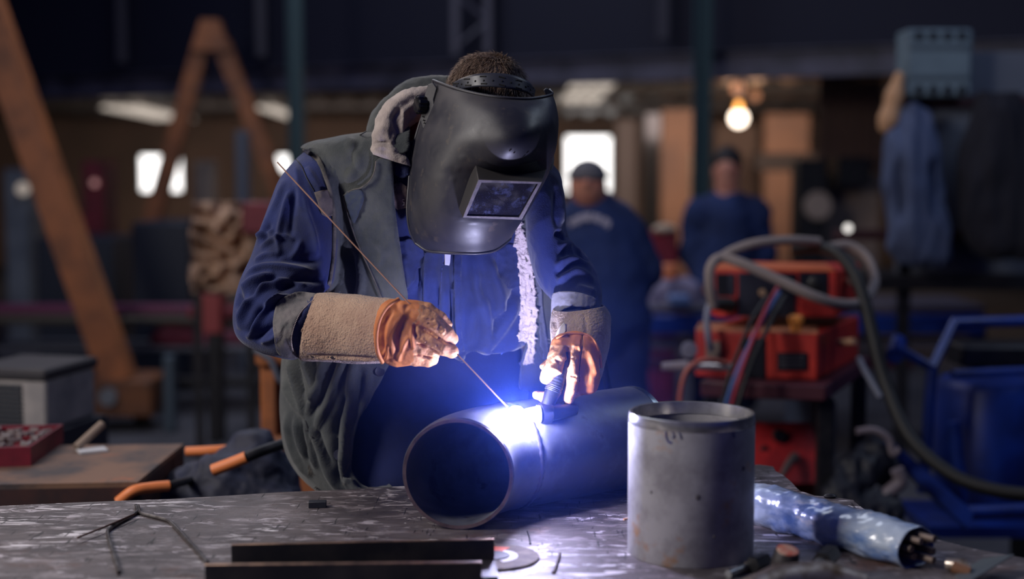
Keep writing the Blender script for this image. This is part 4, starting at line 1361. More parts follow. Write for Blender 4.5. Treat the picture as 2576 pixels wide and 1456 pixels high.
mesh_obj('undershirt', V, Fc, mat('red_undershirt', rgb(156, 56, 46), .9, bump=.3, bscale=300), man)
# inner shirt collar tips below the vest collar
panel('inner_collar', [(985, 395), (1026, 404), (1028, 440), (1012, 448), (990, 436)], bJ, .016, .004, M_cloth, jk, 4, 2, wr(8), fallbackY=2.74)

# ---- big stand-up collar, rolled outward round the neck
outer_r = [((1120, 172), (1118, 262)), ((1075, 178), (1085, 270)), ((1020, 195), (1050, 290)), ((975, 225), (1022, 305)), ((942, 262), (1008, 322)), ((926, 305), (1004, 345)), ((924, 345), (1006, 368)), ((930, 378), (1014, 392)), ((940, 398), (1028, 420))]
# back layer
cr1 = [pxring((1125, 190), (1125, 280), 2.83, .03), pxring((1075, 192), (1085, 285), 2.83, .034), pxring((1022, 205), (1050, 300), 2.82, .036), pxring((976, 240), (1022, 325), 2.81, .036), pxring((940, 280), (1008, 345), 2.80, .036),
       pxring((924, 325), (1004, 365), 2.79, .034), pxring((928, 368), (1000, 380), 2.785, .028), pxring((938, 384), (996, 392), 2.78, .018)]
cr1 = [(deeper(c, .10), u * 1.036, v) for c, u, v in cr1]
V, Fc, _n = loft(cr1, 80, 10, 2.6)
Fc = orient(V, Fc)
V = rumple(V, Fc, .0014, 24, 3, (1, 1, 1), True, 3)
mesh_obj('collar_back', V, Fc, M_vest, man)
cr2 = [pxring((1130, 222), (1110, 285), 2.79, .028), pxring((1085, 217), (1075, 292), 2.785, .032), pxring((1035, 222), (1048, 310), 2.775, .036), pxring((990, 242), (1028, 325), 2.765, .040), pxring((955, 280), (1014, 342), 2.755, .042),
       pxring((940, 325), (1010, 362), 2.745, .040), pxring((936, 360), (1018, 385), 2.735, .034), pxring((934, 378), (1028, 405), 2.725, .024), pxring((938, 388), (1032, 418), 2.72, .012)]
cr2 = [(deeper(c, .085), u * 1.034, v * .6) for c, u, v in cr2]
V, Fc, _n = loft(cr2, 110, 14, 2.5)
Fc = orient(V, Fc)
V = rumple(V, Fc, .0014, 26, 8, (1, 1, 1), True, 3)
V = sculpt(V, Fc, [([(1080, 230), (1020, 245), (985, 275), (965, 320), (955, 370)], .005, 12), ([(1090, 255), (1040, 262), (1012, 285), (1002, 300)], .005, 8), ([(1012, 270), (990, 300), (1002, 330), (1000, 350)], -.006, 7),
                   ([(1005, 265), (1014, 290), (1010, 330), (1020, 360)], .006, 6), ([(985, 300), (975, 340), (990, 370)], .004, 6), ([(940, 360), (975, 358), (1010, 375), (1026, 390)], -.004, 3), ([(940, 372), (975, 372), (1000, 385)], .003, 5), ([(996, 345), (1010, 372), (1028, 384)], -.005, 6)], True, 1)
mesh_obj('collar', V, Fc, M_collar, man)
bC = bvh_of((V, Fc))
# right side collar stub, behind the helmet
V, Fc = sdf_mesh(pchain([(1330, 330, 2.90, 32), (1360, 400, 2.88, 26), (1368, 450, 2.86, 16)], .03) + pchain([(1120, 235, 3.0, 44), (1230, 235, 3.04, 48), (1330, 300, 2.98, 40)], .03), .006, .02)
mesh_obj('collar_nape', V, Fc, M_vest, man)

# ---- sleeve patches
panel('cuff_patch', [(695, 766), (712, 748), (735, 738), (752, 733), (775, 735), (808, 741), (790, 756), (765, 778), (745, 810), (735, 845), (738, 878), (752, 900), (735, 902), (712, 898), (696, 885), (690, 850), (686, 810)], bvh_of(SL), .005, .0025, M_patch, man, 4, 2,
      lambda x, y: .0022 * noise.noise(Vector((x / 9, y / 14, 1))) + .0012 * noise.noise(Vector((x / 4, y / 6, 4))), strokes=[([(700, 800), (725, 780), (760, 750)], .003, 5), ([(700, 840), (715, 815), (735, 795)], .003, 4)])
stc = MB()
for pts in ([(800, 746), (778, 762), (755, 788), (740, 822), (733, 855), (738, 885)],):
    cc_ = catmull(pts, 9)
    for i in range(0, len(cc_) - 1, 1):
        a_, b_ = cast(bSL, *cc_[i], .0092), cast(bSL, *cc_[i + 1], .0092)
        stc.tube([a_, a_ + (b_ - a_) * .6], .0009, 6)
stc.build('patch_stitches', mat('pale_thread', rgb(188, 176, 176), .8), man)
panel('shoulder_patch', [(790, 484), (812, 478), (833, 476), (836, 500), (837, 542), (822, 546), (810, 540), (800, 512)], bvh_of(SL, VT), .006, .002, mat('shoulder_patch_cloth', rgb(118, 106, 98), .85, col2=rgb(90, 82, 80), vscale=25), man, 4, 1, wr(9), relax=2)
panel('cuff_patch', [(1388, 745), (1396, 736), (1420, 732), (1450, 734), (1480, 742), (1500, 752), (1490, 775), (1440, 770), (1400, 790), (1392, 812), (1386, 790)], bvh_of(SR), .010, .003, mat('pale_cuff_cloth', rgb(124, 124, 140), .85, bump=.3, bscale=200), man, 4, 2, wr(9), 2.79)
sb = MB(); seam(sb, [(745, 400), (760, 420), (772, 448), (790, 480)], bSL, .0006, .0013, 6, n=6); sb.build('sleeve_seam', M_dark, man)

# ---- gauntlet gloves
def soften(V, Fc, n=1):
    return V
gl = thing('_tmp', (0, 0, 0), None, None); bpy.data.objects.remove(gl)
# (viewer's left) cuff
cu = [((796, 738), (758, 896), 2.735, .070), ((805, 737), (764, 903), 2.73, .071), ((840, 737), (810, 908), 2.712, .069), ((880, 740), (862, 912), 2.69, .067), ((920, 744), (905, 914), 2.665, .064), ((960, 748), (945, 912), 2.64, .060), ((996, 752), (968, 908), 2.62, .056), ((1012, 760), (985, 900), 2.605, .046)]
V, Fc, _n = loft([pxring(a, b, Y, bd) for a, b, Y, bd in cu], 180, 16, 2.2)
Fc = orient(V, Fc)
V = rumple(V, Fc, .0012, 16, 5, (1, 1, 1), False, 2)
V = rumple(V, Fc, .00055, 300, 15, (1, 1, 1), True, 2)
V = sculpt(V, Fc, [([(770, 893), (860, 896), (960, 902)], -.003, 3), ([(775, 902), (860, 904), (960, 908)], .003, 4), ([(768, 780), (762, 840), (762, 890)], .002, 5)], True, 1)
glove = mesh_obj('glove', V, Fc, M_suede, man)
s_ = glove.modifiers.new('thickness', 'SOLIDIFY'); s_.thickness = .003
spt = MB()
bG = bvh_of((V, Fc))
for x, y, r in ((786, 897, 5), (838, 899, 8), (828, 898, 4), (842, 901, 5), (800, 897, 3), (888, 906, 3)):
    c = cast(bG, x, y, -.0006, 2.68); MB().ball(c, r * S(2.68), 10, (1, .25, .45)).build('scorch_mark', mat('scorch', rgb(38, 26, 26), .8), glove)
Y0 = 2.585
hand = []
hand += [('ell', np.array(P(1010, 838, Y0 + .01)), (.047, .036, .062), .012), ('ell', np.array(P(984, 836, Y0 + .012)), (.034, .040, .061), .012), ('ell', np.array(P(1042, 852, Y0)), (.036, .030, .046), .012)]
hand += pchain([(1015, 778, Y0, 22), (1052, 790, Y0 - .008, 26), (1088, 812, Y0 - .015, 25), (1120, 838, Y0 - .014, 22), (1136, 852, Y0 - .008, 18)], .0025)   # forefinger
hand += pchain([(1030, 768, Y0 + .016, 16), (1078, 776, Y0 + .014, 15), (1110, 798, Y0 + .012, 13), (1128, 815, Y0 + .012, 10)], .003)                 # second finger behind
hand += pchain([(1048, 842, Y0 - .006, 22), (1082, 860, Y0 - .018, 21), (1115, 877, Y0 - .019, 20), (1137, 884, Y0 - .014, 18)], .002)                 # thumb below
hand += pchain([(1035, 866, Y0 - .004, 22), (1062, 880, Y0 - .012, 19), (1084, 890, Y0 - .010, 17), (1094, 893, Y0 - .004, 14)], .002)                 # third finger
hand += pchain([(1010, 890, Y0 + .004, 25), (1045, 903, Y0 + .004, 18), (1076, 907, Y0 + .004, 16), (1090, 905, Y0 + .006, 14)], .003)                # little finger
V, Fc = sdf_mesh(hand, .00125, .012, smooth=2)
Fc = orient(V, Fc)
V = rumple(V, Fc, .0010, 30, 7, (1, 1, 1), False, 3)
V = sculpt(V, Fc, [([(1000, 760), (962, 790), (950, 840), (956, 895), (975, 915)], .006, 6), ([(990, 780), (968, 820), (966, 870), (976, 898)], -.004, 5), ([(1040, 770), (1010, 800), (985, 850), (990, 900)], .004, 7), ([(1020, 805), (1005, 850), (1010, 905)], -.003, 6),
                   ([(1000, 910), (1015, 870), (1030, 845)], .005, 6), ([(1046, 815), (1042, 835), (1050, 850)], -.006, 5), ([(1040, 820), (1036, 850), (1042, 880)], .004, 5),
                   ([(1048, 818), (1085, 838), (1125, 866)], -.004, 3.0), ([(1048, 862), (1080, 878), (1104, 890)], -.007, 3.0), ([(1040, 892), (1070, 898), (1100, 901)], -.005, 2.6),
                   ([(1075, 812), (1095, 824)], -.003, 3), ([(1090, 805), (1100, 815), (1098, 826)], .003, 4), ([(1106, 820), (1116, 830), (1110, 842)], .003, 4), ([(1060, 795), (1090, 803)], .0025, 4),
                   ([(965, 895), (975, 870), (972, 905)], .004, 4), ([(1060, 850), (1072, 862)], .003, 4), ([(1098, 868), (1112, 880)], -.002, 4)], True, 1)
mo = mesh_obj('glove_hand', V, Fc, M_leather, glove)
# the worn, paler fingers share the mesh but wear a paler hide
mo.data.materials.append(M_worn)
cen = np.array([V[list(f)].mean(0) for f in Fc]); pc = proj(cen)
lim = 1052 - (pc[:, 1] - 780) * .12
wv = np.array([noise.noise(Vector((p[0] / 12, p[1] / 12, 0))) for p in pc])
mo.data.polygons.foreach_set('material_index', ((pc[:, 0] > lim + wv * 16) & (pc[:, 0] > 1020)).astype(np.int32))
wl = MB()
V2 = [P(x, y, Yz) for x, y, Yz in ((1003, 752, 2.565), (975, 770, 2.548), (956, 800, 2.543), (947, 840, 2.545), (949, 880, 2.55), (962, 912, 2.57))]
wl.tube(catmull(V2, 8), .0038, 10).build('wrist_welt', M_leather, glove)

# (viewer's right) cuff and hand
cu = [((1392, 778), (1520, 768), 2.775, .062), ((1386, 800), (1534, 790), 2.765, .066), ((1382, 825), (1535, 820), 2.75, .066), ((1385, 855), (1530, 862), 2.735, .062), ((1392, 880), (1522, 905), 2.715, .056), ((1402, 900), (1514, 940), 2.70, .050), ((1420, 920), (1505, 965), 2.685, .04)]
V, Fc, _n = loft([pxring(a, b, Y, bd) for a, b, Y, bd in cu], 160, 14, 2.2)
Fc = orient(V, Fc)
V = rumple(V, Fc, .0014, 14, 45, (1, 1, 1), False, 2)
V = rumple(V, Fc, .0006, 260, 16, (1, 1, 1), True, 2)
V = sculpt(V, Fc, [([(1395, 800), (1398, 850), (1405, 880)], -.005, 7), ([(1470, 790), (1475, 830), (1470, 860)], -.003, 6)], True, 1)
M_suede2 = mat('grey_suede_cuff', rgb(168, 146, 126), 0.95, col2=rgb(112, 96, 90), vscale=9, bump=.9, bscale=240, bdist=.003, sheen=.3)
glove2 = mesh_obj('glove', V, Fc, M_suede2, man)
s_ = glove2.modifiers.new('thickness', 'SOLIDIFY'); s_.thickness = .003
panel('vein_patch', [(1396, 862), (1398, 840), (1408, 822), (1419, 811), (1424, 822), (1420, 842), (1410, 856)], bvh_of((V, Fc)), .004, .002, mat('pale_suede', rgb(200, 194, 196), .9, bump=.5, bscale=200), glove2, 3, 2)
Y1 = 2.655
h2_ = [('ell', np.array(P(1450, 885, Y1 + .01)), (.043, .034, .038), .012), ('ell', np.array(P(1472, 930, Y1 + .010)), (.028, .032, .043), .012), ('ell', np.array(P(1478, 960, Y1 + .012)), (.022, .026, .026), .012),
       ('ell', np.array(P(1418, 880, Y1 + .006)), (.028, .028, .030), .012)]
h2_ += pchain([(1412, 868, Y1 - .006, 26), (1404, 898, Y1 - .020, 25), (1392, 926, Y1 - .030, 23), (1376, 946, Y1 - .034, 17), (1371, 952, Y1 - .034, 13)], .006)     # forefinger folded over the handle
h2_ += pchain([(1380, 915, Y1 - .004, 12), (1366, 922, Y1 - .008, 9)], .004)                                                                   # tip of the next finger behind
h2_ += pchain([(1438, 875, Y1 - .012, 17), (1440, 905, Y1 - .022, 16), (1440, 945, Y1 - .024, 17), (1436, 978, Y1 - .022, 17), (1430, 1002, Y1 - .020, 15)], .005)   # thumb down the handle
h2_ += pchain([(1440, 980, Y1 + .006, 14), (1400, 1000, Y1 - .004, 13), (1370, 1000, Y1 - .014, 14), (1350, 994, Y1 - .018, 12)], .005)         # ring finger under the handle
h2_ += pchain([(1455, 985, Y1 + .012, 14), (1420, 1003, Y1 + .008, 11), (1400, 1008, Y1 + .006, 9)], .005)                                      # little finger
V, Fc = sdf_mesh(h2_, .00125, .012, smooth=2)
Fc = orient(V, Fc)
V = rumple(V, Fc, .0010, 32, 17, (1, 1, 1), False, 3)
V = sculpt(V, Fc, [([(1428, 872), (1430, 900), (1424, 925)], -.008, 4.5), ([(1418, 868), (1408, 890), (1390, 910)], .004, 5), ([(1380, 925), (1400, 930), (1415, 940)], .003, 5), ([(1395, 900), (1412, 915)], -.003, 4),
                   ([(1465, 842), (1462, 880), (1458, 920), (1456, 960)], -.003, 2.5), ([(1435, 900), (1450, 900)], -.003, 3), ([(1434, 945), (1452, 948)], -.003, 3), ([(1480, 880), (1496, 920), (1500, 950)], .004, 6),
                   ([(1475, 900), (1482, 940), (1478, 970)], -.003, 6), ([(1400, 845), (1440, 838), (1490, 855), (1510, 900), (1512, 930)], .005, 6), ([(1436, 868), (1455, 872), (1460, 885)], .004, 5)], True, 1)
mo = mesh_obj('glove_hand', V, Fc, M_leather, glove2)
mo.data.materials.append(M_worn)
cen = np.array([V[list(f)].mean(0) for f in Fc]); pc = proj(cen)
wv = np.array([noise.noise(Vector((p[0] / 10, p[1] / 10, 4))) for p in pc])
mo.data.polygons.foreach_set('material_index', (((pc[:, 0] + wv * 14) < 1452) & (pc[:, 1] > 868)).astype(np.int32))
bH = bvh_of((V, Fc))
sm = MB(); seam(sm, [(1464, 840), (1466, 865), (1461, 900), (1457, 935), (1458, 960)], bH, .0003, .0007, 6, 2.63, n=6); sm.build('glove_seam', mat('dark_thread', rgb(60, 42, 34), .8), glove2)
wl = MB(); seam(wl, [(1400, 850), (1425, 840), (1464, 839), (1490, 850), (1508, 885), (1513, 925)], bH, .001, .0024, 8, 2.67); wl.build('wrist_welt', M_leather, glove2)

# ---- hair
random.seed(9)
capc = hc + np.array([0, .004, .006])
V, Fc = sdf_mesh([('ell', capc, (.083, .100, .100), .01), ('ell', hc + np.array([.05, -.10, -.06]), (.12, .10, .10), -.01)], .004, .01)
M_hair = mat('brown_hair', rgb(146, 122, 106), .45, col2=rgb(92, 74, 64), vscale=60, stretch=(3, 1, 1), bump=.5, bscale=300)
hair = mesh_obj('hair', V, Fc, M_hair, man)
hv, hf = [], []
rings_ = 0
whorl = Vector(capc + np.array([.03, .03, .10]))
for k in range(11000):
    th = random.uniform(0, 2 * math.pi); ph = random.uniform(-.25, 1.0)
    n_ = Vector((math.cos(th) * math.sqrt(max(0, 1 - ph * ph)), math.sin(th) * math.sqrt(max(0, 1 - ph * ph)), ph))
    p = Vector(capc) + Vector((n_.x * .083, n_.y * .100, n_.z * .100))
    pp = (p.x - hc[0])
    if p.y < hc[1] - .085 and p.z < hc[2]:
        continue
    away = (p - whorl); away = away - n_ * away.dot(n_)
    if away.length > 1e-5: away.normalize()
    L = random.uniform(.016, .030)
    sw = Vector((noise.noise(p * 28), noise.noise(p * 28 + Vector((5, 5, 5))), noise.noise(p * 28 + Vector((9, 2, 7))))) * .5 + Vector((random.gauss(0, .09), random.gauss(0, .09), random.gauss(0, .09)))
    d1 = (n_ * .34 + away * .9 + sw).normalized(); d2_ = (n_ * .02 + away * 1.0 + sw).normalized()
    side = d1.cross(n_).normalized() * .0006
    q0, q1, q2 = p, p + d1 * L * .55, p + d1 * L * .55 + d2_ * L * .5
    b0 = len(hv)
    nn = n_ * .0005
    hv += [q0 - side, q0 + side, q0 + nn, q1 - side * .8, q1 + side * .8, q1 + nn, q2]
    hf += [(b0, b0 + 1, b0 + 4, b0 + 3), (b0 + 1, b0 + 2, b0 + 5, b0 + 4), (b0 + 2, b0, b0 + 3, b0 + 5), (b0 + 3, b0 + 4, b0 + 6), (b0 + 4, b0 + 5, b0 + 6), (b0 + 5, b0 + 3, b0 + 6)]
tag(mesh_obj('hair_strands', hv, hf, M_hair, hair), kind='stuff')

# ================================================================ WELDING HELMET
HS = .20
helm = thing('welding_helmet', P(1215, 640, 2.52 + HS), 'scuffed black welding helmet with tinted window covering the face of the welder', 'welding helmet')
G = [
 [(1090, 202, 2.60), (1110, 210, 2.56), (1150, 224, 2.51), (1210, 238, 2.475), (1270, 246, 2.462), (1335, 248, 2.485), (1386, 238, 2.54), (1384, 226, 2.62)],
 [(1080, 245, 2.61), (1100, 250, 2.555), (1144, 256, 2.495), (1210, 266, 2.450), (1276, 272, 2.432), (1345, 272, 2.455), (1396, 265, 2.535), (1392, 262, 2.62)],
 [(1060, 300, 2.62), (1085, 302, 2.55), (1138, 306, 2.480), (1208, 312, 2.430), (1282, 316, 2.406), (1352, 312, 2.427), (1403, 302, 2.53), (1396, 300, 2.62)],
 [(1047, 342, 2.62), (1071, 344, 2.547), (1128, 348, 2.473), (1205, 352, 2.424), (1280, 354, 2.395), (1350, 348, 2.420), (1402, 338, 2.528), (1393, 335, 2.62)],
 [(1037, 378, 2.62), (1062, 380, 2.545), (1120, 384, 2.472), (1203, 386, 2.433), (1278, 388, 2.407), (1347, 382, 2.434), (1398, 370, 2.53), (1388, 366, 2.62)],
 [(1033, 410, 2.618), (1057, 412, 2.543), (1113, 416, 2.472), (1196, 416, 2.447), (1272, 418, 2.432), (1340, 410, 2.462), (1390, 398, 2.532), (1380, 394, 2.62)],
 [(1031, 432, 2.615), (1053, 435, 2.542), (1109, 440, 2.473), (1190, 440, 2.462), (1266, 442, 2.466), (1333, 434, 2.485), (1383, 422, 2.536), (1371, 418, 2.62)],
 [(1029, 462, 2.61), (1050, 466, 2.54), (1105, 470, 2.474), (1182, 474, 2.466), (1256, 476, 2.482), (1322, 464, 2.498), (1374, 448, 2.54), (1362, 444, 2.62)],
 [(1025, 530, 2.60), (1045, 536, 2.545), (1096, 544, 2.488), (1162, 551, 2.478), (1230, 552, 2.490), (1288, 542, 2.512), (1334, 522, 2.555), (1324, 518, 2.62)],
 [(1032, 582, 2.595), (1052, 592, 2.557), (1096, 602, 2.512), (1156, 607, 2.505), (1216, 606, 2.512), (1266, 596, 2.534), (1302, 572, 2.568), (1296, 568, 2.62)],
 [(1046, 612, 2.59), (1074, 630, 2.570), (1110, 635, 2.540), (1156, 637, 2.526), (1206, 637, 2.530), (1246, 629, 2.545), (1280, 604, 2.572), (1284, 596, 2.615)]]
G = [[(x, y, Y + HS) for x, y, Y in r] for r in G]
rows = [catmull(r, 12) for r in G]
cols = len(rows[0])
grid = [catmull([rows[i][j] for i in range(len(rows))], 12) for j in range(cols)]
nr_ = len(grid[0])
Gd = np.array([[grid[j][i] for j in range(cols)] for i in range(nr_)])
for _ in range(130):
    q = Gd[1:-1, 1:-1, 2]
    q[:] = q * .5 + .125 * (Gd[:-2, 1:-1, 2] + Gd[2:, 1:-1, 2] + Gd[1:-1, :-2, 2] + Gd[1:-1, 2:, 2])
V = np.array([P(*Gd[i, j]) for i in range(nr_) for j in range(cols)])
Fc = [(i * cols + j, i * cols + j + 1, (i + 1) * cols + j + 1, (i + 1) * cols + j) for i in range(nr_ - 1) for j in range(cols - 1)]
n_ = normals_of(V, Fc)
if n_[:, 1].mean() > 0:
    Fc = [f[::-1] for f in Fc]; n_ = -n_
V = sculpt(V, Fc, [([(1175, 376), (1140, 450), (1108, 524)], .0016, 2.0), ([(1178, 374), (1210, 400), (1262, 418), (1320, 412), (1372, 396)], .0014, 2.0), ([(1108, 526), (1150, 548), (1205, 560), (1262, 560), (1290, 552)], .0012, 2.0)], True, 1)
shell = mesh_obj('shell', V, Fc, M_shell, helm)
s_ = shell.modifiers.new('thickness', 'SOLIDIFY'); s_.thickness = .0032; s_.offset = -1
edge = [V[0 * cols + j] for j in range(cols)] + [V[i * cols + cols - 1] for i in range(1, nr_)] + [V[(nr_ - 1) * cols + j] for j in range(cols - 2, -1, -1)] + [V[i * cols] for i in range(nr_ - 2, 0, -1)]
MB().tube([Vector(e) for e in edge], .0031, 10, closed=True).build('edge_bead', M_shell, helm)
bS = bvh_of((V, Fc))
# window housing
YF = {'TL': (1203, 451, 2.408), 'TR': (1364, 457, 2.430), 'BR': (1313, 553, 2.462), 'BL': (1163, 547, 2.440)}
YK = {'TL': (1193, 398, 2.468), 'TR': (1376, 424, 2.53), 'BR': (1330, 522, 2.56), 'BL': (1148, 512, 2.500)}
order = ('TL', 'TR', 'BR', 'BL')
fr0 = [P(YF[k][0], YF[k][1], YF[k][2] + HS) for k in order]; bk0 = [P(YK[k][0], YK[k][1], YK[k][2] + HS) for k in order]
cF = sum(fr0, Vector()) / 4
nF = (fr0[1] - fr0[0]).cross(fr0[3] - fr0[0]).normalized()
if nF.y > 0: nF = -nF
def inset(q, k): 
    c = sum(q, Vector()) / 4
    return [p + (c - p).normalized() * k for p in q]
in1 = inset(fr0, .0095)
in2 = [p - nF * .006 for p in in1]
vs = fr0 + bk0 + in1 + in2
fs = []
for i in range(4):
    j = (i + 1) % 4
    fs += [(i, j, 4 + j, 4 + i), (i, j, 8 + j, 8 + i), (8 + i, 8 + j, 12 + j, 12 + i)]
fs.append((4, 5, 6, 7))
hs = MB().add(vs, fs).build('window_housing', mat('housing_plastic', rgb(54, 52, 52), .45, bump=.25, bscale=250, bdist=.0006), helm, smooth=False)
bv_ = hs.modifiers.new('bevel', 'BEVEL'); bv_.width = .0016; bv_.segments = 3; bv_.limit_method = 'ANGLE'
fo = MB()
out_ = [p + nF * .0012 for p in inset(fr0, .001)]; inn = [p + nF * .0012 for p in inset(fr0, .0088)]
vs = out_ + inn + [p - nF * .002 for p in out_] + [p - nF * .002 for p in inn]
fs = []
for i in range(4):
    j = (i + 1) % 4
    fs += [(i, j, 4 + j, 4 + i), (8 + i, 8 + j, 12 + j, 12 + i), (i, j, 8 + j, 8 + i), (4 + i, 4 + j, 12 + j, 12 + i)]
fo.add(vs, fs).build('window_frame', mat('worn_frame', rgb(122, 112, 118), .5, col2=rgb(90, 84, 90), vscale=60, bump=.4, bscale=200), helm, smooth=False)
def glass_material():
    m = bpy.data.materials.new('tinted_glass'); m.use_nodes = True
    nt = m.node_tree; b = nt.nodes['Principled BSDF']
    b.inputs['Roughness'].default_value = .06
    b.inputs['Coat Weight'].default_value = .6
    tc = nt.nodes.new('ShaderNodeTexCoord')
    n = nt.nodes.new('ShaderNodeTexNoise'); n.inputs['Scale'].default_value = 34; n.inputs['Detail'].default_value = 9; n.inputs['Roughness'].default_value = .68
    nt.links.new(tc.outputs['Object'], n.inputs['Vector'])
    g = nt.nodes.new('ShaderNodeTexNoise'); g.inputs['Scale'].default_value = 15; g.inputs['Detail'].default_value = 1
    nt.links.new(tc.outputs['Object'], g.inputs['Vector'])
    r = nt.nodes.new('ShaderNodeMapRange'); r.inputs[1].default_value = .50; r.inputs[2].default_value = .72
    r2 = nt.nodes.new('ShaderNodeMapRange'); r2.inputs[1].default_value = .42; r2.inputs[2].default_value = .62
    nt.links.new(n.outputs[0], r.inputs[0]); nt.links.new(g.outputs[0], r2.inputs[0])
    mu = nt.nodes.new('ShaderNodeMath'); mu.operation = 'MULTIPLY'
    nt.links.new(r.outputs[0], mu.inputs[0]); nt.links.new(r2.outputs[0], mu.inputs[1])
    sp_ = nt.nodes.new('ShaderNodeTexVoronoi'); sp_.inputs['Scale'].default_value = 420
    nt.links.new(tc.outputs['Object'], sp_.inputs['Vector'])
    r3 = nt.nodes.new('ShaderNodeMapRange'); r3.inputs[1].default_value = .16; r3.inputs[2].default_value = .10
    nt.links.new(sp_.outputs[0], r3.inputs[0])
    mx_ = nt.nodes.new('ShaderNodeMath'); mx_.operation = 'MAXIMUM'
    m3 = nt.nodes.new('ShaderNodeMath'); m3.operation = 'MULTIPLY'; m3.inputs[1].default_value = .35
    nt.links.new(r3.outputs[0], m3.inputs[0])
    nt.links.new(mu.outputs[0], mx_.inputs[0]); nt.links.new(m3.outputs[0], mx_.inputs[1])
    mix = nt.nodes.new('ShaderNodeMix'); mix.data_type = 'RGBA'
    mix.inputs['A'].default_value = rgb(12, 12, 24); mix.inputs['B'].default_value = rgb(120, 130, 180)
    nt.links.new(mx_.outputs[0], mix.inputs['Factor']); nt.links.new(mix.outputs['Result'], b.inputs['Base Color'])
    return m
ln = inset(fr0, .0092); ln = [p - nF * .0045 for p in ln]
MB().quadslab(ln, -.002).build('window_glass', glass_material(), helm, smooth=False)
dr = MB()
for x, y, l in ((1284, 377, 5), (1294, 383, 3), (1318, 392, 7), (1327, 382, 5), (1302, 428, 4)):
    seam(dr, [(x - l * .5, y + l * .5), (x + l * .5, y - l * .5)], bS, .0002, .0011, 2, 2.4, n=7)
dr.build('scuff_marks', mat('scuff_dark', rgb(30, 28, 34), .15), shell)
# knob, bracket and headband
def poly_plate(name, pts, Yf, th, m, par, off=None):
    q = [P(x, y, Yf(x, y)) for x, y in pts]
    n = len(q); nn = (q[1] - q[0]).cross(q[-1] - q[0]).normalized()
    if nn.y > 0: nn = -nn
    vs = [p + nn * th / 2 for p in q] + [p - nn * th / 2 for p in q]
    fs = [tuple(range(n)), tuple(range(2 * n - 1, n - 1, -1))] + [(i, (i + 1) % n, n + (i + 1) % n, n + i) for i in range(n)]
    return MB().add(vs, fs).build(name, m, par, smooth=False, bevel=.0015)
poly_plate('side_bracket', [(1090, 208), (1100, 222), (1092, 250), (1096, 285), (1076, 330), (1064, 322), (1058, 298), (1066, 280), (1070, 235), (1078, 212)], lambda x, y: 2.585 + HS - (x - 1060) * .0006, .004, M_shell, helm)
kb = MB()
kc = P(1070, 264, 2.585 + HS)
ax = Vector((-1, -.45, .02)).normalized()
prof = [(0, .020), (.0165, .0195), (.0185, .017), (.0185, .002), (.017, 0), (0, 0)]
x_ = ax.orthogonal().normalized(); y_ = ax.cross(x_)
vs, fs = [], []
nK = 72
for r, h in prof:
    for k in range(nK):
        a = 2 * math.pi * k / nK
        rr = r * (1 - .09 * (math.cos(a * 9) > .55)) if r > .01 else r
        vs.append(kc + ax * h + rr * (math.cos(a) * x_ + math.sin(a) * y_))
fs = grid_faces(len(prof), nK)
kb.add(vs, fs).build('adjuster_knob', mat('gloss_black', rgb(22, 22, 26), .22), helm, angle=30)
dots = MB()
for x, y in ((1063, 293), (1065, 302), (1067, 309)):
    dots.ball(P(x, y, 2.579 + HS - (x - 1060) * .0006), .0017, 8)
dots.build('bracket_holes', M_black, helm)
tabm = poly_plate('side_tab', [(1372, 236), (1368, 226), (1374, 221), (1384, 227), (1391, 234), (1390, 244), (1376, 244)], lambda x, y: 2.53 + HS + (x - 1370) * .001, .004, M_shell, helm)
bd1 = catmull([(1138, 210, 2.655), (1163, 196, 2.622), (1200, 186, 2.600), (1247, 184, 2.592), (1293, 190, 2.600), (1328, 205, 2.622), (1346, 226, 2.660)], 12)
bd2 = catmull([(1146, 226, 2.645), (1170, 222, 2.610), (1205, 218, 2.588), (1248, 219, 2.580), (1292, 225, 2.588), (1326, 234, 2.612), (1343, 246, 2.650)], 12)
nb_ = len(bd1); KR = 7
vs = []
for k in range(KR):
    t = k / (KR - 1)
    for a_, b_ in zip(bd1, bd2):
        q = np.array(a_) * (1 - t) + np.array(b_) * t
        vs.append(P(q[0], q[1], q[2] + HS - .065))
fs = [(k * nb_ + i, k * nb_ + i + 1, (k + 1) * nb_ + i + 1, (k + 1) * nb_ + i) for k in range(KR - 1) for i in range(nb_ - 1)]
hb_ = mesh_obj('headband', vs, fs, mat('band_plastic', rgb(52, 54, 64), .4), helm)
s_ = hb_.modifiers.new('thickness', 'SOLIDIFY'); s_.thickness = .002; s_.offset = 0
bB = bvh_of((vs, fs))
hol = MB()
for i in range(11):
    t = (i + .8) / 12
    k = int(t * (nb_ - 1))
    for fr, w_ in ((.25, 2.2), (.55, 1.2), (.8, 2.2)):
        q = np.array(bd1[k]) * (1 - fr) + np.array(bd2[k]) * fr
        if fr == .55:
            seam(hol, [(q[0] - 1.2, q[1]), (q[0] + 1.2, q[1] + .2)], bB, .0006, .0021, 1, 2.59, n=8)
        elif i % 2 == (0 if fr < .5 else 0):
            seam(hol, [(q[0] - 8, q[1] + (0 if t < .5 else -1)), (q[0] + 7, q[1] + (0 if t < .5 else 3))], bB, .0004, .0019, 1, 2.59, n=8)
hol.build('band_slots', mat('slot_brown', rgb(12, 10, 12), .8), hb_)

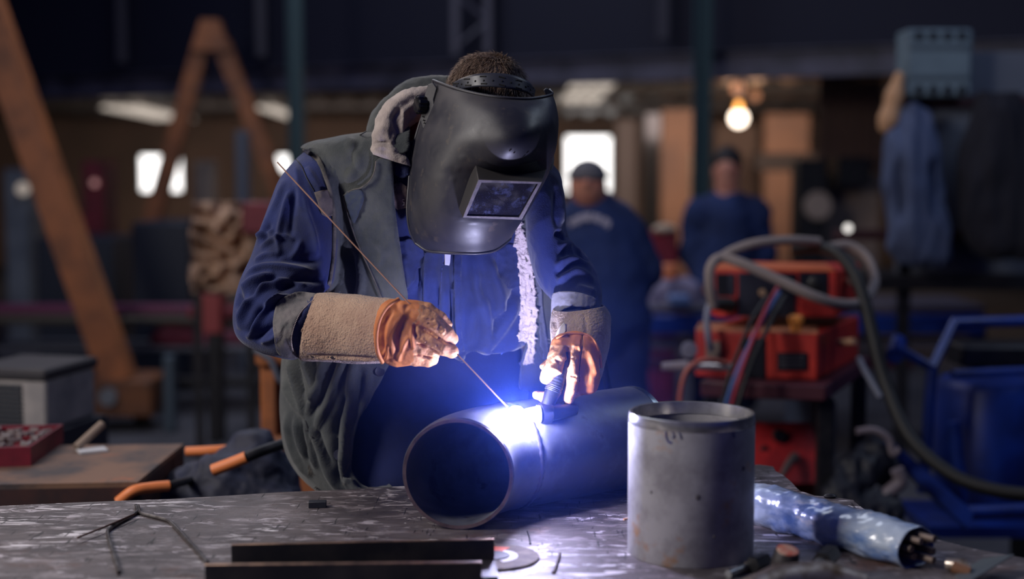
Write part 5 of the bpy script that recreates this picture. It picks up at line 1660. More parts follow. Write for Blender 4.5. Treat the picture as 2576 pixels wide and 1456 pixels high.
# ================================================================ THE WORKSHOP BEHIND
def pbox(mb, x0, y0, x1, y1, Y, dep, bev=.01):
    a, b = P(x0, y0, Y), P(x1, y1, Y)
    z0, z1 = min(a.z, b.z), max(a.z, b.z)
    return mb.box(((a.x + b.x) / 2, Y + dep / 2, (z0 + z1) / 2), (abs(b.x - a.x), dep, z1 - z0), None, bev)
def one(name, x0, y0, x1, y1, Y, dep, m, label, cat, ground=False, bev=.01, group=None):
    a, b = P(x0, y0, Y), P(x1, y1, Y)
    z0 = 0 if ground else b.z
    return tag(MB().box(((a.x + b.x) / 2, Y + dep / 2, (z0 + a.z) / 2), (abs(b.x - a.x), dep, a.z - z0), None, bev).build(name, m, smooth=False), label, cat, group)
def ptube(name, pts, r, m, par=None, n=14, per=8):
    q = catmull([tuple(P(*p)) for p in pts], per)
    return MB().tube(q, r, n).build(name, m, par)

# steel posts
for x, Y, w, lab in ((750, 10.6, .11, 'dark teal steel post rising left of the welder'), (1762, 10.4, .115, 'dark teal steel post in front of the pendant bulb')):
    mb = MB()
    xx = wx(x, Y)
    mb.box((xx, Y, 2.6), (w, .012, 5.2)).box((xx - w / 2, Y, 2.6), (.01, w * .9, 5.2)).box((xx + w / 2, Y, 2.6), (.01, w * .9, 5.2))
    tag(mb.build('steel_post', M_teal, smooth=False), lab, 'post')
M_stud = mat('stud_paint', rgb(52, 50, 64), .6)
for k, (x, lab) in enumerate(((320, 'thin grey upright on the dark upper wall above the gantry frame'), (665, 'thin grey upright on the dark upper wall left of the teal post'), (1662, 'thin grey upright on the dark upper wall right of the welder'))):
    Yl = 13.1 - k * .35
    xx = wx(x, Yl); Yl = line_y(xx) - .02; xx = wx(x, Yl)
    tag(MB().box((xx, Yl, 3.7), (.09, .08, 2.4), None, .004).build('wall_upright', M_stud, smooth=False), lab, 'post')
Yl = line_y(wx(1188, 11.8)) - .1
mb = MB()
xa, xb = wx(1147, Yl), wx(1228, Yl)
for x in (xa, xb):
    mb.box((x, Yl, 3.55), (.06, .08, 2.2))
z = 2.5
i = 0
while z < 4.5:
    p0, p1 = Vector((xa, Yl, z)), Vector((xb, Yl, z + .22))
    if i % 2: p0.x, p1.x = xb, xa
    mb.tube([p0, p1], .018, 8)
    z += .22; i += 1
tag(mb.build('lattice_post', mat('lattice_paint', rgb(70, 68, 84), .5), smooth=False), 'grey lattice post above the head of the welder', 'post')

# gantry frames
def leg_beam(mb, a, b, w, d):
    a, b = Vector(a), Vector(b)
    t = (b - a).normalized()
    s_ = t.cross(Vector((0, 1, 0))).normalized() * w / 2
    f = Vector((0, d / 2, 0))
    vs = [a - s_ - f, a + s_ - f, a + s_ + f, a - s_ + f, b - s_ - f, b + s_ - f, b + s_ + f, b - s_ + f]
    return mb.add(vs, [(3, 2, 1, 0), (4, 5, 6, 7), (0, 1, 5, 4), (1, 2, 6, 5), (2, 3, 7, 6), (3, 0, 4, 7)])
gf = thing('gantry_crane', (wx(550, 11.5), 11.5, 0), 'orange A-shaped gantry frame standing far behind at the left', 'gantry')
Yg = 11.5
zf = 0.02
la = P(512, 105, Yg); lb = P(332, 740, Yg); lb2 = la + (lb - la) * ((la.z - zf) / (la.z - lb.z))
leg_beam(MB(), la, lb2, .13, .14).build('leg', M_orange, gf, smooth=False)
ra = P(556, 105, Yg); rb2 = P(700, 470, Yg); rb2 = ra + (rb2 - ra) * ((ra.z - zf) / (ra.z - rb2.z))
leg_beam(MB(), ra, rb2, .13, .14).build('leg', M_orange, gf, smooth=False)
q = [P(488, 130, Yg), P(584, 130, Yg), P(556, 52, Yg), P(512, 52, Yg)]
MB().quadslab(q, .12).build('apex_plate', M_orange, gf, smooth=False)
Yn = 8.0
gl_ = thing('gantry_crane', (wx(300, Yn), Yn, 0), 'orange slanting gantry leg with boxed foot nearer at the left edge', 'gantry')
la = P(-60, -60, Yn); lb = P(300, 955, Yn)
leg_beam(MB(), la, lb, .17, .18).build('leg', M_orange, gl_, smooth=False)
pbox(MB(), 215, 955, 385, 1050, Yn - .1, .4, .015).build('foot_box', mat('foot_paint', rgb(120, 74, 44), .6, col2=rgb(84, 54, 40), vscale=6), gl_, smooth=False)
wlb = MB().lathe(P(272, 998, Yn - .12), [(0, -.02), (.05, -.02), (.05, .02), (0, .02)], 24, axis=(0, 1, 0), cap=False)
wlb.build('axle_cap', M_grey, gl_)
for i, x in enumerate((240, 360)):
    c = P(x, 1050, Yn + .1)
    MB().lathe((c.x - .03, c.y, .10), [(0, 0), (.10, 0), (.10, .06), (0, .06)], 24, axis=(1, 0, 0), cap=False).build('wheel', M_rubber, gl_)

# rusty side bench with its things
sb_ = thing('side_bench', (wx(200, 3.6), 3.6, 0), 'low rust-topped steel bench at the left behind the welding bench', 'workbench')
zs = .78
c1, c2, c3, c4 = T(346, 1212, zs), T(462, 1116, zs), T(-260, 1124, zs), T(-420, 1226, zs)
def mat_rust():
    return mat('rusty_top', rgb(128, 96, 76), .6, .2, col2=rgb(70, 62, 62), vscale=6, bump=.3, bscale=40, col3=rgb(176, 100, 60), v3=5)
MB().prism([tuple(c1[:2]), tuple(c2[:2]), tuple(c3[:2]), tuple(c4[:2])], zs - .012, zs).build('bench_top', mat_rust(), sb_, smooth=False)
ap = MB()
pts_ = [c4, c1, c2, c3]
for a_, b_ in ((c4, c1), (c1, c2), (c2, c3)):
    d_ = (b_ - a_).normalized(); n_ = Vector((d_.y, -d_.x, 0)) * .004
    vs = [a_ + Vector((0, 0, -.012)), b_ + Vector((0, 0, -.012)), b_ + Vector((0, 0, -.10)), a_ + Vector((0, 0, -.10))]
    vs += [v - n_ for v in vs]
    ap.add(vs, [(0, 1, 2, 3), (7, 6, 5, 4), (0, 4, 5, 1), (1, 5, 6, 2), (2, 6, 7, 3), (3, 7, 4, 0)])
ap.build('apron', mat('apron_rust', rgb(66, 36, 32), .6, col2=rgb(44, 28, 30), vscale=8), sb_, smooth=False)
for c, k in ((c1, (-.06, .06)), (c2, (-.08, -.05)), (c4, (.06, .06)), (c3, (.06, -.06))):
    MB().box((c.x + k[0], c.y + k[1], zs / 2 - .006), (.05, .05, zs - .012)).build('leg', M_dark, sb_, smooth=False)
# red tray of bits
tr_ = thing('parts_tray', T(60, 1160, zs), 'dark red metal tray of small parts on the side bench', 'tray')
ta, tb_, tc_, td = T(-80, 1178, zs), T(78, 1172, zs), T(160, 1112, zs), T(-20, 1116, zs)
def tray(pts, z0, h, th, m, name, par):
    out = [Vector(p) for p in pts]; c = sum(out, Vector()) / 4
    inn = [p + (c - p).normalized() * th for p in out]
    vs = [Vector((p.x, p.y, z0)) for p in out] + [Vector((p.x, p.y, z0 + h)) for p in out] + [Vector((p.x, p.y, z0 + h)) for p in inn] + [Vector((p.x, p.y, z0 + .004)) for p in inn]
    fs = [(3, 2, 1, 0), (12, 13, 14, 15)]
    for i in range(4):
        j = (i + 1) % 4
        fs += [(i, j, 4 + j, 4 + i), (4 + i, 4 + j, 8 + j, 8 + i), (8 + i, 8 + j, 12 + j, 12 + i)]
    return MB().add(vs, fs).build(name, m, par, smooth=False)
tray([ta, tb_, tc_, td], zs, .048, .012, M_dred, 'tray_body', tr_)
random.seed(4)
pm = MB()
cT = (ta + tb_ + tc_ + td) / 4
for i in range(70):
    u, v = random.uniform(.08, .92), random.uniform(.08, .92)
    p = (ta * (1 - u) + tb_ * u) * (1 - v) + (td * (1 - u) + tc_ * u) * v
    pm.box((p.x, p.y, zs + .034 + random.uniform(0, .012)), (random.uniform(.01, .03), .008, .008), Matrix.Rotation(random.uniform(0, 3), 3, 'Z'))
tag(pm.build('small_parts', mat('small_parts_steel', rgb(150, 140, 140), .4, .5), tr_, smooth=False), kind='stuff')
tag(MB().box(T(232, 1136, zs) + Vector((0, 0, .004)), (.07, .05, .006), Matrix.Rotation(.5, 3, 'Z')).build('paper_scrap', mat('paper', rgb(200, 200, 204), .7), smooth=False), 'crumpled pale paper scrap on the rusty side bench', 'paper')
ptb = MB().tube([T(196, 1128, zs + .012), T(262, 1070, zs + .012) * 1.0], .008, 10)
tag(MB().tube([T(192, 1126, zs + .010), T(258, 1066, zs + .06)], .011, 12).build('wooden_stick', mat('stick_wood', rgb(140, 122, 108), .7)), 'pale stick leaning at the back of the side bench', 'stick')
# grey cased unit with louvred front on a dark stand
Yh = 4.35
gu = thing('welding_rectifier', (wx(100, Yh), Yh, 0), 'grey metal cased unit with louvred front and dark lid on a dark stand', 'machine')
pa, pb_ = P(-40, 960, Yh), P(128, 1078, Yh)
R_ = Matrix.Rotation(-.22, 3, 'Z')
cx0 = wx(70, Yh + .15)
zl0, zl1 = P(0, 1082, Yh).z, P(0, 955, Yh).z
MB().box((cx0, Yh + .16, (zl0 + zl1) / 2), (.27, .30, zl1 - zl0), R_, .006).build('case', mat('case_grey', rgb(156, 150, 148), .5, col2=rgb(120, 118, 120), vscale=6), gu, smooth=False)
MB().box((cx0, Yh + .16, zl1 + .018), (.29, .33, .035), R_, .008).build('lid', mat('lid_dark', rgb(52, 50, 54), .5), gu, smooth=False)
for i in range(9):
    z = zl0 + .02 + i * (zl1 - zl0 - .04) / 8
    MB().box(Vector((cx0, Yh + .16, z)) + R_ @ Vector((-.01, -.152, 0)), (.125, .012, .009), R_).build('louvre', mat('louvre_dark', rgb(40, 46, 54), .6), gu, smooth=False)
MB().box((cx0, Yh + .16, (zl0 - .001) / 2 + .001), (.34, .34, zl0 - .003), R_).build('stand', mat('dark_wall', rgb(30, 32, 44), .8), gu, smooth=False)

# orange press frame and tool bag behind the welder's elbow
Yo = 4.3
of = thing('press_frame', (wx(700, Yo), Yo, 0), 'orange steel press frame with dark opening behind the vest of the welder', 'press')
a, b = P(648, 870, Yo), P(700, 870, Yo)
def col_box(x0, x1, y0, y1, Y, dep, m, name, par, z0=None):
    p, q_ = P(x0, y0, Y), P(x1, y1, Y)
    zz = q_.z if z0 is None else z0
    return MB().box(((p.x + q_.x) / 2, Y + dep / 2, (p.z + zz) / 2), (q_.x - p.x, dep, p.z - zz), None, .008).build(name, m, par, smooth=False)
col_box(652, 700, 866, 1240, Yo, .10, M_orange, 'column', of, 0)
col_box(745, 800, 866, 1240, Yo, .10, M_orange, 'column', of, 0)
col_box(640, 800, 1100, 1135, Yo - .03, .12, M_orange, 'crossbeam', of)
col_box(640, 800, 866, 920, Yo - .03, .12, M_orange, 'crossbeam', of)
col_box(700, 745, 920, 1240, Yo + .05, .03, mat('press_dark', rgb(44, 36, 40), .7), 'back_plate', of, 0)
ptube('hose', [(640, 880, Yo - .06), (680, 905, Yo - .07), (700, 950, Yo - .07), (720, 960, Yo - .06), (735, 920, Yo - .05)], .010, mat('grey_hose', rgb(84, 88, 100), .6), of)

cart = thing('tool_bag', P(560, 1230, 3.4), 'black cloth tool bag slumped behind the bench', 'bag')
Yc_ = 3.45
V, Fc = sdf_mesh(pchain([(430, 1248, Yc_, 34), (490, 1222, Yc_, 38), (560, 1200, Yc_, 46), (640, 1170, Yc_ + .05, 60), (690, 1210, Yc_ + .08, 55)], .05) + pchain([(600, 1150, Yc_ + .1, 35), (640, 1120, Yc_ + .12, 30), (670, 1130, Yc_ + .1, 30)], .04) +
                 pchain([(440, 1270, Yc_, 60), (560, 1290, Yc_, 90), (680, 1290, Yc_, 80)], .05), .008, .03)
V = rumple(V, Fc, .012, 9, 12, (1, 1, 1), True, 3)
Mbag = mat('bag_cloth', rgb(44, 48, 70), .7, col2=rgb(28, 30, 48), vscale=12, bump=.4, bscale=90)
bgo = mesh_obj('bag_body', V, Fc, Mbag, cart)
crate = one('wooden_crate', 410, 1290, 700, 1300, Yc_ - .1, .3, mat('crate_wood', rgb(90, 70, 56), .8), 'low wooden crate under the black tool bag behind the bench', 'crate', ground=True)
def handled(name, pts_grip, pts_shaft, label, rg, rs, Y):
    r = thing(name, P(pts_grip[0][0], pts_grip[0][1], Y), label, 'bolt cutter')
    ptube('grip', pts_grip, rg, mat('orange_grip', rgb(232, 132, 74), .5), r)
    if pts_shaft: ptube('shaft', pts_shaft, rs, M_dark, r)
handled('bolt_cutter', [(535, 1183, 3.25), (580, 1166, 3.25), (620, 1150, 3.25)], [(618, 1151, 3.25), (660, 1134, 3.27), (725, 1112, 3.32)], 'orange-gripped black handle lying across the tool bag, the middle one', .0145, .013, 3.3)
handled('bolt_cutter', [(298, 1262, 3.18), (335, 1235, 3.18), (380, 1226, 3.2), (425, 1222, 3.22)], [(423, 1222, 3.22), (450, 1215, 3.30), (484, 1206, 3.41)], 'curved orange-gripped handle lowest and nearest the side bench', .013, .010, 3.2)
handled('bolt_cutter', [(468, 1136, 3.52), (530, 1133, 3.52), (580, 1130, 3.53)], [(578, 1130, 3.53), (640, 1120, 3.55)], 'orange-gripped handle poking out behind the tool bag', .0125, .010, 3.6)

# left middle distance
fx = []
for i in range(46):
    for k in range(34):
        px_, py_ = 482 + 160 * k / 33 + 5 * math.sin(i * .3), 508 + 230 * i / 45
        n1 = noise.noise(Vector((k * .10 + i * .05, i * .13 - k * .06, 1.0)))
        fx.append(P(px_, py_, 7.2 - .16 * (1 - abs(n1) * 2.4) - .03 * noise.noise(Vector((k * .3, i * .3, 4)))))
ff = [(i * 34 + k, i * 34 + k + 1, (i + 1) * 34 + k + 1, (i + 1) * 34 + k) for i in range(45) for k in range(33)]
fso = tag(mesh_obj('fabric_screen', fx, ff, mat('screen_canvas', rgb(204, 168, 140), .9, col2=rgb(160, 132, 114), vscale=2.0, bump=.5, bscale=40)), 'beige crumpled canvas screen behind the left elbow of the welder', 'screen')
s_ = fso.modifiers.new('thickness', 'SOLIDIFY'); s_.thickness = .006
for x_ in (496, 628):
    c = P(x_, 700, 7.22); MB().box((c.x, 7.22, c.z / 2 - .02), (.04, .03, c.z - .02)).build('leg', M_dark, bpy.data.objects['fabric_screen'], smooth=False)
one('red_box', 606, 508, 690, 588, 7.0, .25, M_dred, 'dark red box at the top of the canvas screen', 'box')
vs_ = thing('machine_vise', P(540, 800, 7.6), 'dark red machine vise stand left of the welder elbow', 'vise')
col_box(486, 556, 738, 840, 7.6, .2, mat('vise_red', rgb(150, 60, 62), .5), 'body', vs_)
col_box(470, 640, 775, 800, 7.65, .2, M_dred, 'jaw', vs_)
col_box(520, 560, 840, 1115, 7.6, .12, M_dark, 'post', vs_, 0)
V, Fc = sdf_mesh(pchain([(395, 855, 8.8, 18), (430, 842, 8.8, 28), (475, 850, 8.8, 25), (540, 862, 8.85, 22), (600, 858, 8.85, 20)], .03), .02, .05)
V = rumple(V, Fc, .02, 6, 3, (1, 1, 1), True, 2)
tag(mesh_obj('cloth_bundle', V, Fc, mat('maroon_cloth', rgb(110, 40, 60), .8, col2=rgb(60, 26, 44), vscale=5)), 'maroon rag bundle on the rack below the red vise', 'rag')
rk = thing('pipe_rack', (wx(300, 8.6), 8.6, 0), 'low steel rack with maroon rail and dark shelves at the left', 'rack')
pbox(MB(), -40, 766, 500, 792, 8.6, .06).build('rail', mat('maroon_rail', rgb(104, 46, 78), .5), rk, smooth=False)
pbox(MB(), -40, 800, 500, 815, 8.7, .3).build('shelf', mat('olive_shelf', rgb(74, 66, 54), .6), rk, smooth=False)
pbox(MB(), -40, 872, 660, 884, 8.7, .4).build('shelf', mat('grey_shelf', rgb(84, 86, 96), .6), rk, smooth=False)
pbox(MB(), 360, 950, 660, 975, 8.5, .1).build('low_rail', M_dark, rk, smooth=False)
for x in (-20, 300, 640):
    c = P(x, 900, 8.75); MB().box((c.x, c.y, .35), (.06, .06, .70)).build('leg', M_dark, rk, smooth=False)
one('steel_upright', 408, 895, 440, 1100, 7.9, .08, mat('blue_grey_post', rgb(70, 86, 100), .5), 'short blue-grey upright standing on the floor left of the red vise', 'post', ground=True)
one('lathe', 330, 560, 478, 760, 9.4, .8, mat('lathe_dark', rgb(26, 34, 50), .5), 'tall dark navy machine body left of the canvas screen', 'machine', ground=True)
one('lathe', 90, 600, 290, 790, 10.2, .8, mat('lathe_dark', rgb(26, 34, 50), .5), 'low dark machine body under the slanting gantry leg', 'machine', ground=True)
one('grey_column', 590, 330, 622, 505, 10.4, .2, mat('column_grey', rgb(84, 90, 104), .6), 'slim grey-blue column inside the far gantry frame', 'post', ground=True)
one('cream_cupboard', 486, 405, 540, 470, 12.5, .2, M_cream, 'small cream cupboard panel seen through the far gantry frame', 'cupboard', ground=True)
one('red_machine', 205, 405, 262, 482, 12.0, .4, M_dred, 'small dark red machine head behind the slanting gantry leg', 'machine', ground=True)
one('cream_box', 8, 425, 68, 500, 12.0, .4, M_grey, 'small grey-cream box at the far left edge', 'box', ground=True)
tag(MB().ball(P(58, 475, 11.95), .055, 14).build('globe_lamp', emit('dim_lamp', (1, .85, .75, 1), .35)), 'small dim round lamp at the far left', 'lamp')
tag(MB().ball(P(238, 460, 11.98), .03, 14).build('indicator_lamp', emit('indicator', (1, .5, .5, 1), .4)), 'small pinkish indicator lamp on the dark red machine head', 'lamp')

# far right: plaster bays, pillars, furniture
one('brown_panel', 1665, 275, 1745, 520, 17.5, .1, mat('brown_panel', rgb(124, 90, 70), .7, col2=rgb(100, 74, 62), vscale=1.5), 'tall warm brown wall panel left of the teal post', 'panel', ground=True)
one('brown_panel', 1925, 285, 2035, 480, 17.5, .1, mat('brown_panel', rgb(150, 96, 68), .7, col2=rgb(120, 78, 58), vscale=1.5), 'tall warm brown wall panel right of the facing worker', 'panel', ground=True)
one('dark_pillar', 1625, 285, 1660, 600, 15.5, .3, mat('pillar_dark', rgb(36, 32, 36), .7), 'dark pillar between the bright window and the brown panel', 'pillar', ground=True)
one('white_strip', 1738, 380, 1752, 500, 14.0, .1, M_cream, 'narrow white strip board beside the teal post', 'board', ground=True)
one('grey_board', 1550, 300, 1600, 470, 17.8, .08, mat('board_grey', rgb(80, 70, 68), .7), 'grey door-like board right of the bright window', 'board', ground=True)
one('dark_cabinet', 1800, 315, 1905, 370, 14.5, .3, mat('cabinet_brown', rgb(92, 70, 60), .7), 'dark tall cabinet behind the head of the facing worker', 'cabinet', ground=True)
one('wall_shelf', 1900, 385, 2060, 430, 13.8, .3, mat('cabinet_dark', rgb(50, 38, 36), .7), 'dark wall shelf right of the facing worker', 'shelf')
one('cream_cabinet', 2070, 435, 2212, 600, 11.5, .5, mat('cabinet_cream', rgb(176, 150, 132), .6, col2=rgb(140, 122, 112), vscale=1.5), 'cream metal cabinet left of the hanging grey coat', 'cabinet', ground=True)
one('dark_drum', 2010, 400, 2076, 610, 11.0, .3, M_dark, 'tall dark stand left of the cream cabinet', 'stand', ground=True)
tag(MB().lathe(P(2057, 518, 10.99), [(0, 0), (.10, 0), (.115, .02), (.10, .04), (0, .04)], 28, axis=(0, -1, 0), cap=False).build('round_gauge', mat('gauge_face', rgb(168, 150, 138), .5)), 'pale round gauge left of the cream cabinet', 'gauge')
one('dark_motor', 2108, 395, 2192, 470, 11.2, .3, M_dark, 'dark boxy motor on top of the cream cabinet', 'motor')
tag(MB().ball(P(2133, 574, 6.8), .020, 14).build('bright_bulb', emit('cool_bulb', (1, .95, .9, 1), 1.3)), 'small bright round bulb above the red welding machine', 'lamp')
cu_ = thing('strip_curtain', (wx(2150, 11.6), 11.6, 0), 'dark hanging strip curtain right of the pendant bulb', 'curtain')
for i in range(8):
    x = 2062 + i * 20
    pbox(MB(), x, 195 + i, x + 15, 425, 11.6 + (i % 2) * .03, .012, .002).build('strip', mat('strip_brown', rgb(104, 80, 70), .5), cu_, smooth=False)
pbox(MB(), 2055, 124, 2225, 197, 11.6, .06).build('curtain_rail', M_dark, cu_, smooth=False)
# pendant bulb, and two added balls standing for its glow on the ceiling
def lamp(px, py, Y, r, col, st, label, group=None, power=0, rod_y=140):
    t = thing('lamp_or_glow', P(px, py, Y), label, 'lamp')
    MB().ball(P(px, py, Y), r, 20).build('bulb', emit('bulb_%d' % int(st * 10), col, st), t)
    top_ = P(px, rod_y, Y)
    MB().tube([P(px, py, Y) + Vector((0, 0, r * .9)), Vector((P(px, py, Y).x, Y, min(2.5, max(P(px, py, Y).z + .3, 2.49))))], .008, 8).build('cord', M_dark, t)
    MB().lathe(P(px, py, Y) + Vector((0, 0, r * .7)), [(r * .75, 0), (r * .5, r * .8), (r * .3, r * 1.2)], 20).build('socket', M_brass, t)
lamp(1858, 297, 12.5, .078, (1, .82, .66, 1), 5, 'bright round pendant bulb above the facing worker')
lamp(1856, 222, 13.2, .062, (1, .42, .22, 1), .75, 'dim orange ball standing for the ceiling glow above the bright bulb')
lamp(1900, 241, 13.6, .05, (1, .42, .22, 1), .5, 'dim orange ball standing for the ceiling glow right of the bright bulb')
point_light('pendant_bulb_light', P(1858, 345, 15.5), 42, (1, .55, .32), .08)

# right wall of boards with coats
Yw = 6.9
wr_ = thing('board_partition', (wx(2450, Yw), Yw, 0), 'slate board partition with dark red rails carrying the hanging coats', 'partition')
pbox(MB(), 2268, 130, 2760, 690, Yw, .04, .002).build('board', mat('slate_board', rgb(92, 98, 112), .7, col2=rgb(74, 78, 92), vscale=1.5), wr_, smooth=False)
pbox(MB(), 2275, 240, 2760, 268, Yw - .05, .05, .004).build('rail', mat('dark_red_rail', rgb(56, 26, 32), .6), wr_, smooth=False)
pbox(MB(), 2100, 578, 2760, 604, Yw - .05, .05, .004).build('rail', mat('dark_red_rail', rgb(56, 26, 32), .6), wr_, smooth=False)
for x in (2275, 2740):
    c = P(x, 650, Yw + .02); MB().box((c.x, c.y, c.z / 2), (.06, .04, c.z)).build('leg', M_dark, wr_, smooth=False)
pbox(MB(), 2200, 690, 2760, 730, Yw - .1, .4).build('ledge', M_dark, wr_, smooth=False)
bx = thing('socket_box', P(2360, 160, Yw - .2), 'grey wall box with two rows of dark round ports above the coats', 'box')
pbox(MB(), 2282, 72, 2444, 242, Yw - .2, .19, .012).build('case', mat('box_grey', rgb(104, 122, 134), .6, col2=rgb(88, 104, 116), vscale=5), bx, smooth=False)
for yy in (90, 226):
    for k in range(4):
        MB().lathe(P(2312 + k * 36, yy, Yw - .2), [(0, .004), (.022, .004), (.022, -.002), (0, -.002)], 20, axis=(0, -1, 0), cap=False).build('port', M_black, bx)
for k in range(2):
    pbox(MB(), 2290, 112 + k * 76, 2438, 124 + k * 76, Yw - .206, .01, .002).build('ribbed_strip', mat('strip_grey', rgb(76, 90, 102), .6), bx, smooth=False)
def coat(name, prof, Y, m, label, folds, seed):
    rings = []
    for y, xl, xr, hd in prof:
        A, B = P(xl, y, Y), P(xr, y, Y)
        rings.append(((A + B) / 2, (B - A) / 2, Vector((0, hd, 0))))
    V, Fc, _ = loft(rings, 90, 8, 2.2)
    Fc = orient(V, Fc)
    V = rumple(V, Fc, .018, 5, seed, (2.4, 1, .5), True, 2)
    V = sculpt(V, Fc, folds, True, 1)
    o = mesh_obj(name, V, Fc, m)
    return tag(o, label, 'coat')
coat('work_coat', [(262, 2296, 2310, .02), (290, 2268, 2330, .05), (350, 2236, 2352, .08), (450, 2225, 2368, .09), (560, 2236, 2384, .10), (640, 2248, 2388, .09), (660, 2270, 2380, .05)], Yw - .25,
     mat('grey_blue_coat', rgb(74, 86, 118), .9, col2=rgb(54, 62, 90), vscale=3), 'grey-blue work coat hanging from the red rail', [([(2300, 290), (2290, 420), (2300, 640)], .03, 18), ([(2262, 400), (2262, 560)], -.04, 16), ([(2350, 400), (2362, 560)], -.04, 12)], 2)
coat('dark_coat', [(235, 2470, 2560, .03), (290, 2450, 2590, .08), (400, 2418, 2620, .10), (500, 2412, 2640, .10), (600, 2440, 2640, .09), (650, 2490, 2600, .05)], Yw - .35,
     mat('black_coat', rgb(22, 22, 34), .95), 'black coat hanging at the right end of the red rail', [([(2500, 300), (2490, 560)], .02, 20)], 6)
V, Fc = sdf_mesh(pchain([(2262, 190, Yw - .2, 12), (2250, 240, Yw - .2, 20), (2234, 300, Yw - .2, 22), (2226, 320, Yw - .2, 16)], .03), .012, .04)
tag(mesh_obj('hanging_rag', V, Fc, mat('tan_rag', rgb(196, 150, 112), .8, bump=.4, bscale=30)), 'tan rag hanging left of the grey wall box', 'rag')

# background workers
def worker(name, base, label, parts):
    w = thing(name, base, label, 'person')
    for nm, prims_, m, h, rmp in parts:
        V, Fc = sdf_mesh(prims_, h, .05)
        if rmp:
            V = rumple(V, Fc, rmp, 6, 5, (1, 1, 1), True, 2)
        mesh_obj(nm, V, Fc, m, w)
    return w
Y8 = 8.3
hx = wx(1830, Y8); f = lambda x, y, d=0: np.array(P(x, y, Y8 + d))
c8 = f(1830, 560)
legs8 = []
for s_ in (-1, 1):
    legs8 += wchain([(hx + s_ * .10, Y8, .84, .11), (hx + s_ * .12, Y8 + .02, .46, .08), (hx + s_ * .13, Y8 + .04, .12, .07)], .05)
body8 = [('ell', f(1829, 425), (.078, .095, .115), .02), ('ell', f(1828, 434, -.10), (.014, .02, .02), .015), ('ell', f(1828, 460, -.05), (.04, .04, .03), .03),
         ('ell', f(1797, 430), (.012, .02, .03), .01), ('ell', f(1861, 430), (.012, .02, .03), .01),
         ('ell', f(1816, 424, -.088), (.011, .01, .008), -.006), ('ell', f(1842, 424, -.088), (.011, .01, .008), -.006)]
body8 += wchain([tuple(f(1829, 455, .01)) + (.055,), tuple(f(1830, 520)) + (.09,), tuple(f(1828, 700)) + (.14,), (hx, Y8, .86, .14)], .06) + [('cap', f(1765, 530), f(1895, 530), .06, .06, .06)]
body8 += [x[:3] + (x[3] * .8, x[4] * .8, .04) for x in legs8]
for s_, xs2 in ((-1, (1752, 1742, 1752)), (1, (1906, 1918, 1905))):
    body8 += wchain([tuple(f(xs2[0], 540)) + (.05,), tuple(f(xs2[1], 640)) + (.04,), tuple(f(xs2[2] - s_ * 25, 720, -.16)) + (.032,), tuple(f(xs2[2] - s_ * 38, 735, -.22)) + (.03,)], .03)
jac8 = wchain([tuple(f(1830, 500, .01)) + (.075,), tuple(f(1830, 540)) + (.135,), tuple(f(1828, 620)) + (.17,), tuple(f(1828, 720)) + (.175,), (hx, Y8, .80, .18)], .06) + [('cap', f(1770, 532), f(1893, 532), .085, .085, .06)]
for s_, xs2 in ((-1, (1754, 1738, 1750)), (1, (1904, 1922, 1908))):
    jac8 += wchain([tuple(f(xs2[0], 540)) + (.085,), tuple(f(xs2[1], 640)) + (.070,), tuple(f(xs2[2] - s_ * 25, 715, -.15)) + (.052,)], .04)
hair8 = [('ell', f(1830, 410, .01), (.086, .10, .10), .01), ('ell', f(1829, 462, -.09), (.11, .12, .105), -.02)]
worker('person', (hx, Y8, 0), 'person in dark blue jacket standing and facing the welder beyond the red machine',
       [('body', body8, M_skin, .014, 0), ('jacket', jac8, mat('worker_jacket', rgb(28, 48, 98), .9, col2=rgb(20, 36, 76), vscale=4), .016, .008), ('trousers', legs8, M_navy, .02, .006), ('hair', hair8, mat('black_hair', rgb(26, 22, 26), .7), .010, .004)])
Y6 = 6.3
g = lambda x, y, d=0: np.array(P(x, y, Y6 + d))
hx6 = wx(1530, Y6)
legs6 = []
for s_ in (-1, 1):
    legs6 += wchain([(hx6 + s_ * .09, Y6, .84, .11), (hx6 + s_ * .10, Y6 + .03, .46, .085), (hx6 + s_ * .10, Y6 + .0, .12, .075)], .05)
hd6 = g(1478, 462, -.05)
body6 = [('ell', hd6, (.080, .10, .11), .02), ('ell', g(1442, 468, -.05), (.015, .03, .035), .01), ('ell', g(1514, 468, -.05), (.015, .03, .035), .01), ('ell', g(1475, 462, -.16), (.014, .02, .02), .01)]
body6 += wchain([tuple(g(1482, 480)) + (.055,), tuple(g(1500, 560, .03)) + (.11,), tuple(g(1525, 720, .03)) + (.13,), (hx6, Y6, .86, .14)], .06) + [('cap', g(1450, 560, .02), g(1565, 575, .02), .06, .06, .05)]
body6 += [x[:3] + (x[3] * .8, x[4] * .8, .04) for x in legs6]
arm6 = [((1440, 570, .03), (1428, 660, .05), (1440, 740, .22), (1450, 760, .28)), ((1585, 590, .03), (1625, 680, .05), (1600, 750, .22), (1590, 765, .28))]
for a_ in arm6:
    body6 += wchain([tuple(g(*a_[0])) + (.05,), tuple(g(*a_[1])) + (.04,), tuple(g(*a_[2])) + (.032,), tuple(g(*a_[3])) + (.03,)], .03)
jac6 = wchain([tuple(g(1482, 512)) + (.065,), tuple(g(1500, 570, .02)) + (.155,), tuple(g(1522, 680, .02)) + (.175,), tuple(g(1528, 780, .02)) + (.175,), (hx6, Y6, .82, .17)], .06) + [('cap', g(1452, 556, .02), g(1562, 575, .02), .085, .085, .06)]
for a_ in arm6:
    jac6 += wchain([tuple(g(*a_[0])) + (.085,), tuple(g(*a_[1])) + (.068,), tuple(g(*a_[2])) + (.05,)], .04)
cap6 = [('ell', g(1479, 448, -.05), (.088, .11, .085), .01), ('ell', g(1479, 500, -.05), (.13, .16, .10), -.02)]
